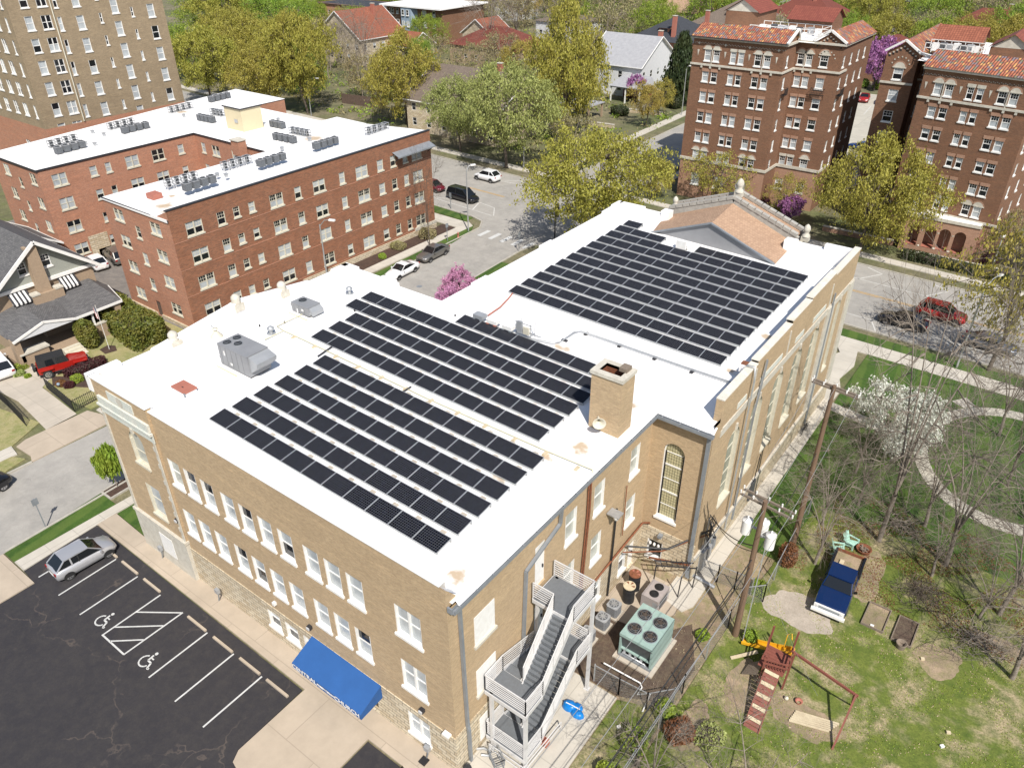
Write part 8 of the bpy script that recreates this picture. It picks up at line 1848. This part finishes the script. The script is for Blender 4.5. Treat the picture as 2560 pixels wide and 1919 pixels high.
KN = {'green1': 'pale green', 'green2': 'bright green', 'spring3': 'rounded yellow', 'spring1': 'spreading yellow-green', 'brown': 'brownish half-bare', 'orange': 'orange-tinted', 'thin': 'sparse pale', 'bare1': 'leafless grey', 'bare2': 'leafless tall'}
_w = where
def where(x, y): return ('near ' if y < 150 else 'mid-distance ' if y < 215 else 'far ') + _w(x, y).replace('at the ', '')
seen = {}
for x, y, k, h, r in BG:
    key = (KN[k], where(x, y)); seen[key] = seen.get(key, 0) + 1
    n = seen[key]
    put_tree(k, '%s tree %s, %s from nearest' % (KN[k], where(x, y), ORD[n - 1]), x, y, h, r, group='background trees beyond the avenue')
# ------------------------------------------------------------------ shrubs, hedges
def foliage_box(name, label, x, y, w, d, h, leaf, rz=0, n=5000, ls=.1, cat='hedge', rnd=.35, group=None, flat=1.0):
    rng = np.random.default_rng(int(abs(x * 13 + y * 7)) + 1)
    P = rng.uniform(-1, 1, (n * 3, 3)); q = (np.abs(P) ** (2 / rnd if rnd < 1 else 2)).sum(1); P = P[(q < 1)]
    s = ((np.abs(P) ** (9 if rnd < .5 else 3)).sum(1)) ** (1 / (9 if rnd < .5 else 3)); P = P / np.maximum(s[:, None], .3) * rng.uniform(.82, 1.03, (len(P), 1)); P = P[:n]
    nz = np.sin(P[:, :1] * 4.1 + x) * .05 + np.sin(P[:, 1:2] * 5.3 + y) * .05
    P = P * (1 + nz); P = P[P[:, 2] > -1.0]
    P = P * [w / 2, d / 2, h / 2] + [0, 0, h / 2]
    v, f = leaves_np(P, ls, rng, asp=1.5); o = thing(name, label, cat, (x, y, .05), rz, group)
    link('foliage', np_mesh('foliage', v, f, [leaf]), o)
    m = MB(); m.lathe([(.001, .02), (.36, .05), (.40, h * .5), (.34, h * .8), (.001, h * .9)], 0, 0, 'bark_dark', 10)
    for i, p in enumerate(m.v): m.v[i] = (p[0] * w, p[1] * d, p[2])
    m.obj('stem', o); return o
foliage_box('hedge', 'large clipped green hedge block beside the alley', -70.3, 30.9, 9.5, 3.6, 2.3, 'leaf_hedge', R(-4), 17000, .17)
foliage_box('hedge', 'rounded clipped shrub by the bungalow steps', -70.5, 26.9, 2.4, 1.5, 2.8, 'leaf_hedge', 0, 5000, .13, rnd=.8)
foliage_box('hedge', 'dark maroon barberry hedge beside the red jeep', -66.4, 24.4, .9, 3.6, .8, 'leaf_maroon', R(-5), 4500, .08)
foliage_box('shrub', 'row of bright green boxwood by the porch pier', -71.3, 21.0, .8, 2.2, .6, 'leaf_bright', R(12), 2200, .09, 'shrub')
for i, (x, y, w, h, lf, l) in enumerate(((-65.2, 22.9, 1.0, .6, 'leaf_bright', 'small green shrub in the corner flower bed'), (-65.6, 21.7, .8, .5, 'leaf_rust', 'small reddish shrub at the corner of the flower bed'), (-64.8, 22.0, .8, .5, 'leaf_maroon', 'small dark red shrub in the corner flower bed'), (-70.4, 20.3, .9, .5, 'leaf_green', 'pale spiky plant beside the white car'), (-69.4, 20.6, .5, .35, 'leaf_bright', 'small green plant in front of the red jeep'), (-7.1, 38.6, 1.2, 1.5, 'leaf_rust', 'rust-brown dry bush beside the fence'), (-6.6, 31.4, .8, .7, 'leaf_bright', 'leafy green yucca-like bush by the yellow slide'),
        (-62.9, 58.5, .9, .6, 'leaf_bright', 'yellow-green shrub in the bed of the red brick block'), (-63.5, 61.8, 1.8, .8, 'leaf_brown', 'brown dry shrub in the bed of the red brick block'), (-63.0, 66.5, 2.0, 1.2, 'leaf_brown', 'larger dry shrub at the corner of the red brick block'), (-45, 191, 2.4, 1.8, 'leaf_bright', 'left green bush by the red sports car'), (-41.8, 191, 2.4, 1.8, 'leaf_bright', 'right green bush by the red sports car'), (-5.0, 97.8, 1.8, 1.7, 'leaf_maroon', 'dark maroon round bush beside the portico'),
        (-33.0, 101.2, 2.0, 1.6, 'leaf_maroon', 'left dark round bush at the foot of the left brown apartment house'), (-30.8, 101.9, 2.0, 1.6, 'leaf_brown', 'right dark round bush at the foot of the left brown apartment house'), (-8.4, 24.4, .9, .8, 'leaf_bright', 'green weeds along the fence by the patio'), (-8.8, 21.8, 1.3, 1.0, 'leaf_bright', 'leafy weeds at the foot of the chain-link fence'), (-9.0, 19.6, 1.2, .8, 'leaf_bright', 'leafy weeds near the bottom edge by the fence'), (-7.2, 23.6, 1.4, 1.0, 'leaf_rust', 'dry brown brush beyond the chain-link fence'), (-5.9, 24.3, 1.5, .8, 'leaf_green', 'green brush below the climbing ramp'), (-7.6, 35.2, 1.0, .8, 'leaf_bright', 'green bush by the fence near the gravel patch'),
        (-85.5, 139, 3.2, 2.0, 'leaf_green', 'green bushes beside the grey pergola'), (-76, 137, 3.5, 1.6, 'leaf_deep', 'dark bush on the garden corner near the orange tree'), (-70, 148.5, 3, 2.2, 'leaf_deep', 'dark bush beside the conifer'), (-44.0, 44.5, 2.2, 1.2, 'petal_white', 'white-flowering low bush beyond the pink redbud'), (-46.4, 57.8, 2.0, 1.2, 'leaf_bright', 'green white-flecked bush at the end of the pink redbud'), (-8.9, 30.0, .7, .5, 'leaf_bright', 'small weed clump beside the chiller slab'))):
    foliage_box('shrub', l, x, y, w, w * .9, h, lf, .4 * i, 1500 if w < 2.5 else 3000, .10 if w < 2 else .16, 'shrub', .8)
foliage_box('hedge', 'long clipped hedge behind the low garden wall across the avenue', -8, 94.9, 11, 1.4, 1.0, 'leaf_deep', R(-3), 6000, .14)
foliage_box('hedge', 'low green hedge in front of the left brown apartment house', -30.5, 96.4, 10, 1.6, 1.2, 'leaf_brown', R(-4), 5000, .16)
# brush pile in the yard
def sticks(label, x, y, r, n, h, seed, mt='bark_pale'):
    rng = np.random.default_rng(seed); s = []
    for k in range(n): a = rng.uniform(0, 6.28); q = rng.uniform(0, r); p = np.array([math.cos(a) * q, math.sin(a) * q, rng.uniform(0, h * (1 - q / r * .7))]); d = rng.normal(size=3) * [1, 1, .25]; d /= np.linalg.norm(d); s.append((p, p + d * rng.uniform(.4, 1.3), .016, .006))
    v, f = tubes_np(s, 3); o = np_mesh('brush_pile', v, f, [mt]); return tag(link('brush_pile', o, None, (x, y, .1)), label, 'brush pile', kind=None)
sticks('dark brush pile of cut branches right of the blue truck', .4, 40.6, 1.6, 260, .9, 1, 'bark'); sticks('low tangle of dry twigs along the right end of the yard', 3.6, 39.0, 1.8, 240, .6, 2); sticks('tangle of twigs under the bare trees at the park edge', -2.0, 46.3, 1.8, 200, .7, 3)
# grass tufts: uneven ground cover of the yard and strip
def tufts(name, label, box, n, leaf, size, seed, z):
    rng = np.random.default_rng(seed); P = np.stack([rng.uniform(box[0], box[2], n), rng.uniform(box[1], box[3], n), np.full(n, z)], 1)
    w = np.sin(P[:, 0] * 1.3 + np.sin(P[:, 1] * .9) * 2) + np.sin(P[:, 1] * 1.7 + np.sin(P[:, 0] * 1.1) * 2); P = P[w > -.2]
    P[:, 2] += size * .3; v, f = leaves_np(P, size, rng); o = link(name, np_mesh(name, v, f, [leaf])); tag(o, label, name.replace('_', ' '), kind='stuff')
tufts('grass_tufts', 'short green grass tufts scattered over the play yard', (-7.8, 18, 14, 45), 45000, 'leaf_bright', .045, 5, .1)
tufts('leaf_litter', 'brown leaf litter under the bare trees between yard and park', (-6.5, 38.5, 12, 48.5), 26000, 'leaf_rust', .06, 8, .1)
tufts('dry_leaves', 'tan dry leaves scattered over the play yard', (-10.5, 18, 12, 46), 9000, 'leaf_tan', .06, 6, .1)

rng = np.random.default_rng(9); P = []
for k in range(2600):
    y = rng.uniform(104, 300); x = rng.uniform(-1.3 * y, 5)
    if -66 < x < -48 or (x > -51 and y < 192) or any(abs(x - q[0]) < q[2] / 2 + .8 and abs(y - q[1]) < q[3] / 2 + .8 for q in HZ): continue
    r_ = rng.uniform(.6, 1.6); P.append(np.array([x, y, r_ * .4]) + rng.normal(0, 1, (26, 3)) * [r_ * .6, r_ * .6, r_ * .3])
for nm, P_, mt in (('undergrowth', P[::2], 'leaf_brown'), ('undergrowth', P[1::2], 'leaf_bright')):
    v, f = leaves_np(np.concatenate(P_), .32, rng); tag(link(nm, np_mesh(nm, v, f, [mt])), ('dry brown' if mt == 'leaf_brown' else 'fresh green') + ' undergrowth between the far houses', 'undergrowth', kind='stuff')
# ------------------------------------------------------------------ vehicles
def wheel(parent, x, y, r, w=.2):
    m = MB(); n = 20; s = 1 if y > 0 else -1
    m.tube([(x, y - s * w, r), (x, y, r)], r, 'tyre', n); o = m.obj('wheel', parent)
    q = MB(); q.add([(x + r * .66 * math.cos(2 * math.pi * k / 14), y + s * .004, r + r * .66 * math.sin(2 * math.pi * k / 14)) for k in range(14)] + [(x, y + s * .015, r)], [((k + 1) % 14, k, 14) if s > 0 else (k, (k + 1) % 14, 14) for k in range(14)], 'rim')
    for k in range(5): a = 2 * math.pi * k / 5; q.beam((x + r * .2 * math.cos(a), y + s * .02, r + r * .2 * math.sin(a)), (x + r * .5 * math.cos(a + .35), y + s * .02, r + r * .5 * math.sin(a + .35)), .05, .01, 'tyre', up=(0, 1, 0))
    q.obj('rim', o)
CAR = {  # profile stations x(front +), zlow, zbelt, halfwidth factor ; greenhouse x: cowl, roof front, roof rear, tail
    'sedan': dict(L=4.6, W=1.78, H=1.42, prof=[(-.5, .38, .72, .80), (-.485, .26, .92, .90), (-.40, .2, .97, .97), (-.2, .2, .95, 1), (0, .2, .92, 1), (.2, .2, .90, 1), (.33, .2, .84, .98), (.45, .22, .74, .90), (.5, .32, .58, .76)], gh=(.22, .06, -.19, -.36), wb=(.31, -.29), r=.32),
    'coupe': dict(L=4.5, W=1.75, H=1.33, prof=[(-.5, .38, .74, .80), (-.48, .26, .90, .90), (-.38, .2, .94, .97), (-.2, .2, .90, 1), (0, .2, .88, 1), (.2, .2, .86, 1), (.33, .2, .78, .97), (.45, .22, .68, .88), (.5, .32, .52, .72)], gh=(.2, .03, -.16, -.36), wb=(.31, -.29), r=.32),
    'hatch': dict(L=3.85, W=1.70, H=1.50, prof=[(-.5, .40, .80, .84), (-.485, .28, .95, .92), (-.40, .2, .98, .97), (-.2, .2, .96, 1), (0, .2, .94, 1), (.2, .2, .92, 1), (.34, .2, .86, .97), (.45, .24, .74, .88), (.5, .34, .56, .72)], gh=(.29, .08, -.31, -.465), wb=(.33, -.32), r=.31),
    'suv': dict(L=4.6, W=1.85, H=1.68, prof=[(-.5, .42, .85, .86), (-.485, .3, 1.02, .94), (-.40, .25, 1.06, .98), (-.2, .25, 1.05, 1), (0, .25, 1.03, 1), (.2, .25, 1.02, 1), (.34, .25, .98, .97), (.46, .28, .86, .9), (.5, .38, .66, .78)], gh=(.25, .08, -.37, -.47), wb=(.32, -.30), r=.36),
    'van': dict(L=5.0, W=1.9, H=1.76, prof=[(-.5, .36, .85, .90), (-.49, .26, 1.0, .95), (-.40, .22, 1.04, .98), (-.2, .22, 1.03, 1), (0, .22, 1.0, 1), (.2, .22, .97, 1), (.36, .22, .9, .96), (.46, .24, .78, .88), (.5, .34, .6, .74)], gh=(.33, .13, -.42, -.485), wb=(.33, -.30), r=.34)}
def car(kind, label, x, y, ang, color, cat='car', name='car', s=1.0, roofc=None, detail=True):
    c = CAR[kind]; L, W, H = c['L'], c['W'], c['H']
    o = thing(name, label, cat, (x, y, .03), ang, scale=s)
    m = MB(); vs = []; fs = []; prof = c['prof']; n = 11
    for (px, zl, zb, wf) in prof:
        w = W / 2 * wf
        ring = [(-w * .80, zl), (-w * .97, zl + .12), (-w, zl + (zb - zl) * .5), (-w * .96, zb - .08), (-w * .84, zb), (0, zb + .03), (w * .84, zb), (w * .96, zb - .08), (w, zl + (zb - zl) * .5), (w * .97, zl + .12), (w * .80, zl)]
        vs += [(px * L, yy, zz) for yy, zz in ring]
    for i in range(len(prof) - 1):
        for j in range(n): k = (j + 1) % n; fs.append((i * n + j, (i + 1) * n + j, (i + 1) * n + k, i * n + k))
    fs.append(tuple(range(n))); fs.append(tuple(range((len(prof) - 1) * n, len(prof) * n))[::-1])
    m.add(vs, fs, color, True)
    # roof and pillars
    cx, rf, rr, tb = [g * L for g in c['gh']]
    def belt(px): 
        f = px / L
        for a, b in zip(prof, prof[1:]):
            if a[0] <= f <= b[0]: t = (f - a[0]) / (b[0] - a[0]); return a[2] + (b[2] - a[2]) * t
        return prof[0][2]
    wt, wb_ = W / 2 * .70, W / 2 * .86
    G = {}
    for s_ in (-1, 1):
        G[s_] = [(cx, s_ * wb_, belt(cx) - .02), (rf, s_ * wt, H - .04), ((rf + rr) / 2, s_ * wt, H - .01), (rr, s_ * wt, H - .06), (tb, s_ * wb_ * .95, belt(tb) - .0)]
    q = [(rf, wt * .9, H - .005), (rf, -wt * .9, H - .005), (rr, -wt * .9, H - .03), (rr, wt * .9, H - .03)]
    rm = roofc or color
    m.add([(rf + .03, -wt, H - .05), (rf + .03, wt, H - .05), ((rf + rr) / 2, -wt * 1.02, H - .02), ((rf + rr) / 2, wt * 1.02, H - .02), (rr - .04, -wt, H - .07), (rr - .04, wt, H - .07), (rf + .03, 0, H - .0), ((rf + rr) / 2, 0, H + .03), (rr - .04, 0, H - .03)],
          [(0, 6, 7, 2), (6, 1, 3, 7), (2, 7, 8, 4), (7, 3, 5, 8)], rm, True)
    for s_ in (-1, 1):
        g_ = G[s_]
        for a, b, w in ((g_[0], g_[1], .06), (g_[3], g_[4], .09 if kind != 'van' else .12), (g_[1], g_[3], .05)): m.beam((a[0], a[1] * 1.01, a[2]), (b[0], b[1] * 1.01, b[2]), w, .05, rm)
        mx = (rf + rr) / 2 + .05; m.beam((mx, s_ * wb_ * 1.0, belt(mx) - .02), (mx, s_ * wt * 1.01, H - .04), .06, .03, 'black')
        if kind in ('suv', 'van', 'hatch'): m2 = rr + (.28 if kind != 'hatch' else .35); m.beam((m2, s_ * wb_, belt(m2) - .02), (m2, s_ * wt * 1.01, H - .05), .09, .03, rm)
    m.obj('body', o)
    g2 = MB(); a, b = G[-1], G[1]
    g2.poly([a[0], b[0], b[1], a[1]], 'car_glass'); g2.poly([a[4], a[3], b[3], b[4]], 'car_glass')
    for s_ in (-1, 1): g_ = G[s_]; pts = [g_[0], g_[1], g_[2], g_[3], g_[4]]; g2.poly(pts if s_ < 0 else pts[::-1], 'car_glass')
    g2.obj('windows', o)
    for wx in c['wb']:
        for s_ in (-1, 1): wheel(o, wx * L, s_ * W / 2 * .985, c['r'])
    # dark wheel arches
    arc = MB()
    for wx in c['wb']:
        for s_ in (-1, 1):
            pts = [(wx * L + (c['r'] + .05) * math.cos(math.pi * k / 10), s_ * (W / 2 + .004), c['r'] + (c['r'] + .05) * math.sin(math.pi * k / 10)) for k in range(11)]
            arc.poly(pts if s_ < 0 else pts[::-1], 'black')
    arc.obj('wheel_arch', o)
    fx, bx = prof[-1][0] * L, prof[0][0] * L
    for s_ in (-1, 1):
        h = MB(); h.add([(fx - .03, s_ * W * .22, .66), (fx - .24, s_ * W * .445, .72), (fx - .22, s_ * W * .44, .56), (fx + .01, s_ * W * .24, .54)], [(0, 1, 2, 3) if s_ < 0 else (3, 2, 1, 0)], 'lens_clear'); h.obj('headlight', o)
        t = MB(); t.box(bx - .012, min(s_ * W * .30, s_ * W * .43), .72, bx + .1, max(s_ * W * .30, s_ * W * .43), .9, 'lens_red'); t.obj('taillight', o)
        mi = MB(); mi.box(cx - .32, min(s_ * W * .49, s_ * W * .58), belt(cx) - .02, cx - .2, max(s_ * W * .49, s_ * W * .58), belt(cx) + .12, color); mi.obj('mirror', o)
    gr = MB(); gr.box(fx - .05, -W * .2, .36, fx + .012, W * .2, .5, 'black'); gr.box(bx - .015, -.25, .5, bx, .25, .62, 'white_paint'); gr.obj('grille', o)
    return o
car('hatch', 'silver hatchback parked in the first bay of the church lot', -43.3, 11.9, R(87), 'silver')
car('coupe', 'white coupe with dark sunroof parked at the near kerb of the side street', -57.9, 56.6, R(-88), 'car_white'); car('sedan', 'grey-tan sedan parked behind the white coupe', -58.4, 62.4, R(-88), 'car_grey')
car('van', 'black minivan standing on the avenue by the painted hatching', -68.6, 80.2, R(-3), 'car_black', 'minivan', 'minivan'); car('hatch', 'dark red car mostly hidden by the corner of the red brick block', -74.9, 81.0, R(-3), 'car_maroon'); car('hatch', 'white compact car under the pale green tree across the avenue', -71.4, 89.3, R(178), 'car_white', s=1.1)
car('sedan', 'black sedan parked on the avenue at the right', -9.3, 77.1, R(177), 'car_black'); car('suv', 'red crossover driving along the avenue at the right', -6.6, 80.9, R(-3), 'car_red', s=1.0); car('sedan', 'dark grey sedan seen through bare branches at the right', -1.6, 77.0, R(-3), 'car_steel'); car('sedan', 'black car at the right edge of the avenue', 4.6, 76.5, R(-3), 'car_black')
car('suv', 'silver crossover parked in the alley behind the bungalow', -88.0, 39.6, R(170), 'car_grey'); car('hatch', 'white car parked beside the bungalow in the alley', -88.0, 37.1, R(174), 'car_white'); car('suv', 'white crossover cut by the left edge on the driveway', -72.6, 19.6, R(172), 'car_white')
car('suv', 'dark car cut by the left edge in the side street', -55.6, 10.6, R(97), 'car_black'); car('coupe', 'red sports car in the rear parking lot', -40.8, 177.2, R(-80), 'car_red', s=1.15); car('sedan', 'black car beside the red sports car in the rear lot', -37.2, 177.5, R(-85), 'car_black', s=1.15); car('suv', 'white crossover parked behind the right brown apartment house', -29.2, 151.2, R(200), 'car_white'); car('sedan', 'blue car in the shade of the rear lot behind the yellow tree', -30.6, 139.0, R(170), 'car_blue')
car('sedan', 'blue car parked in shade on the side street beyond the avenue', -54.6, 127.0, R(85), 'car_blue'); car('sedan', 'dark blue car at the left edge behind the bungalow roof', -103, 37.5, R(75), 'car_blue'); car('sedan', 'white car at the top left of centre in the street among trees', -122, 216, R(10), 'car_white')
def jeep():
    o = thing('jeep', 'red off-road car with black soft top and spare wheel on the driveway', 'car', (-68.0, 23.2, .1), R(72)); m = MB()
    L, W = 4.3, 1.7
    m.box(-2.0, -.75, .5, .75, .75, 1.12, 'car_red'); m.add([(.75, -.72, .55), (2.0, -.6, .55), (2.0, .6, .55), (.75, .72, .55), (.75, -.72, 1.14), (2.0, -.55, 1.02), (2.0, .55, 1.02), (.75, .72, 1.14)], [(0, 1, 5, 4), (1, 2, 6, 5), (2, 3, 7, 6), (4, 5, 6, 7)], 'car_red')
    for s in (-1, 1):
        for wx in (1.35, -1.35): m.box(wx - .55, min(s * .7, s * .93), .82, wx + .55, max(s * .7, s * .93), .92, 'car_red')
    m.box(2.0, -.75, .4, 2.15, .75, .6, 'black'); m.box(-2.15, -.75, .45, -2.0, .75, .65, 'black'); m.box(-.8, -.9, .42, .8, -.76, .5, 'black'); m.box(-.8, .76, .42, .8, .9, .5, 'black')
    m.obj('body', o); t = MB(); t.add([(-1.95, -.72, 1.1), (.55, -.72, 1.1), (.55, .72, 1.1), (-1.95, .72, 1.1), (-1.85, -.62, 1.8), (.3, -.62, 1.82), (.3, .62, 1.82), (-1.85, .62, 1.8)], [(0, 1, 5, 4), (2, 3, 7, 6), (3, 0, 4, 7), (4, 5, 6, 7)], 'black'); t.obj('soft_top', o)
    g2 = MB(); g2.add([(.58, -.7, 1.12), (.58, .7, 1.12), (.33, .62, 1.78), (.33, -.62, 1.78)], [(0, 1, 2, 3)], 'car_glass')
    for s in (-1, 1):
        for a, b in ((-.45, .35), (-1.3, -.6)): g2.add([(a, s * .74, 1.14), (b, s * .74, 1.14), (b - .08, s * .65, 1.7), (a + .02, s * .65, 1.7)], [(0, 1, 2, 3)], 'car_glass')
    g2.obj('windows', o)
    for wx in (1.35, -1.35):
        for s in (-1, 1): wheel(o, wx, s * .92, .4, .26)
    w = MB(); w.tube([(-2.35, 0, 1.0), (-2.15, 0, 1.0)], .4, 'tyre', 20); w.tube([(-2.37, 0, 1.0), (-2.34, 0, 1.0)], .26, 'rim', 14); w.obj('spare_wheel', o)
    for s in (-1, 1): h = MB(); h.tube([(2.0, s * .4, .85), (2.03, s * .4, .85)], .1, 'lens_clear', 12); h.obj('headlight', o); h = MB(); h.box(-2.03, min(s * .6, s * .74), .75, -1.99, max(s * .6, s * .74), .95, 'lens_red'); h.obj('taillight', o)
jeep()
def truck():
    o = thing('pickup_truck', 'old dark blue pickup truck with white bumper and rusty loaded bed in the yard', 'pickup', (-3.75, 38.1, .1), R(-87)); m = MB(); W = 1.85
    def loft(st, mt):
        vs = []; fs = []; n = 8
        for x, zl, zh, w, wt in st: vs += [(x, -w, zl), (x, -w * 1.01, zl + (zh - zl) * .6), (x, -wt, zh - .04), (x, -wt * .6, zh), (x, wt * .6, zh), (x, wt, zh - .04), (x, w * 1.01, zl + (zh - zl) * .6), (x, w, zl)]
        for i in range(len(st) - 1):
            for j in range(n): k = (j + 1) % n; fs.append((i * n + j, (i + 1) * n + j, (i + 1) * n + k, i * n + k))
        fs += [tuple(range(n)), tuple(range((len(st) - 1) * n, len(st) * n))[::-1]]; m.add(vs, fs, mt, False)
    loft([(-.2, .4, 1.0, .9, .86), (.9, .4, 1.02, .92, .86), (1.7, .42, 1.0, .92, .88), (2.35, .48, .93, .9, .84), (2.42, .5, .88, .88, .8)], 'truck_blue')
    loft([(-.75, .4, 1.02, .92, .88), (-.2, .4, 1.02, .92, .88)], 'truck_blue')
    for s in (-1, 1): m.beam((.95, s * .82, 1.0), (.5, s * .68, 1.52), .06, .06, 'truck_blue'); m.beam((-.7, s * .82, 1.0), (-.62, s * .68, 1.52), .08, .06, 'truck_blue')
    m.box(-.72, -.74, 1.5, .52, .74, 1.58, 'truck_blue'); m.obj('body', o)
    b = MB(); b.box(-2.75, -.9, .45, -.8, .9, .55, 'rust')
    for s in (-1, 1): b.box(-2.75, min(s * .78, s * .92), .55, -.8, max(s * .78, s * .92), 1.0, 'car_black')
    b.box(-2.8, -.9, .5, -2.72, .9, .98, 'rust'); b.box(-.85, -.8, .55, -.8, .8, 1.0, 'rust'); b.box(-2.7, -.76, .55, -.9, .76, .8, 'dirt'); b.box(-1.9, -.45, .8, -.95, -.2, .92, 'wood_pale'); b.box(-1.2, -.15, .8, -.95, .15, 1.0, 'plastic_yellow'); b.obj('bed', o)
    g2 = MB(); g2.add([(1.0, -.78, 1.03), (1.0, .78, 1.03), (.54, .66, 1.5), (.54, -.66, 1.5)], [(0, 1, 2, 3)], 'car_glass')
    for s in (-1, 1): g2.add([(.85, s * .84, 1.03), (-.65, s * .84, 1.03), (-.6, s * .7, 1.5), (.45, s * .7, 1.5)], [(0, 1, 2, 3)], 'car_glass')
    g2.add([(-.72, -.75, 1.05), (-.72, .75, 1.05), (-.66, .66, 1.48), (-.66, -.66, 1.48)], [(0, 1, 2, 3)], 'car_glass'); g2.obj('windows', o)
    f = MB(); f.box(2.42, -.85, .5, 2.5, .85, .85, 'white_paint'); f.box(2.5, -.95, .38, 2.66, .95, .56, 'white_paint'); f.box(2.503, -.6, .6, 2.51, .6, .78, 'gutter_grey'); f.obj('grille', o)
    q = MB(); q.box(2.35, -.8, .38, 2.36, .8, .5, 'black')
    for wx in (1.55, -1.75):
        for s in (-1, 1): wheel(o, wx, s * .93, .37, .22)
    for s in (-1, 1): h = MB(); h.tube([(2.5, s * .68, .68), (2.53, s * .68, .68)], .1, 'lens_clear', 12); h.obj('headlight', o); h = MB(); h.beam((.7, s * .92, 1.05), (.7, s * 1.08, 1.15), .12, .1, 'car_black'); h.obj('mirror', o)
truck()
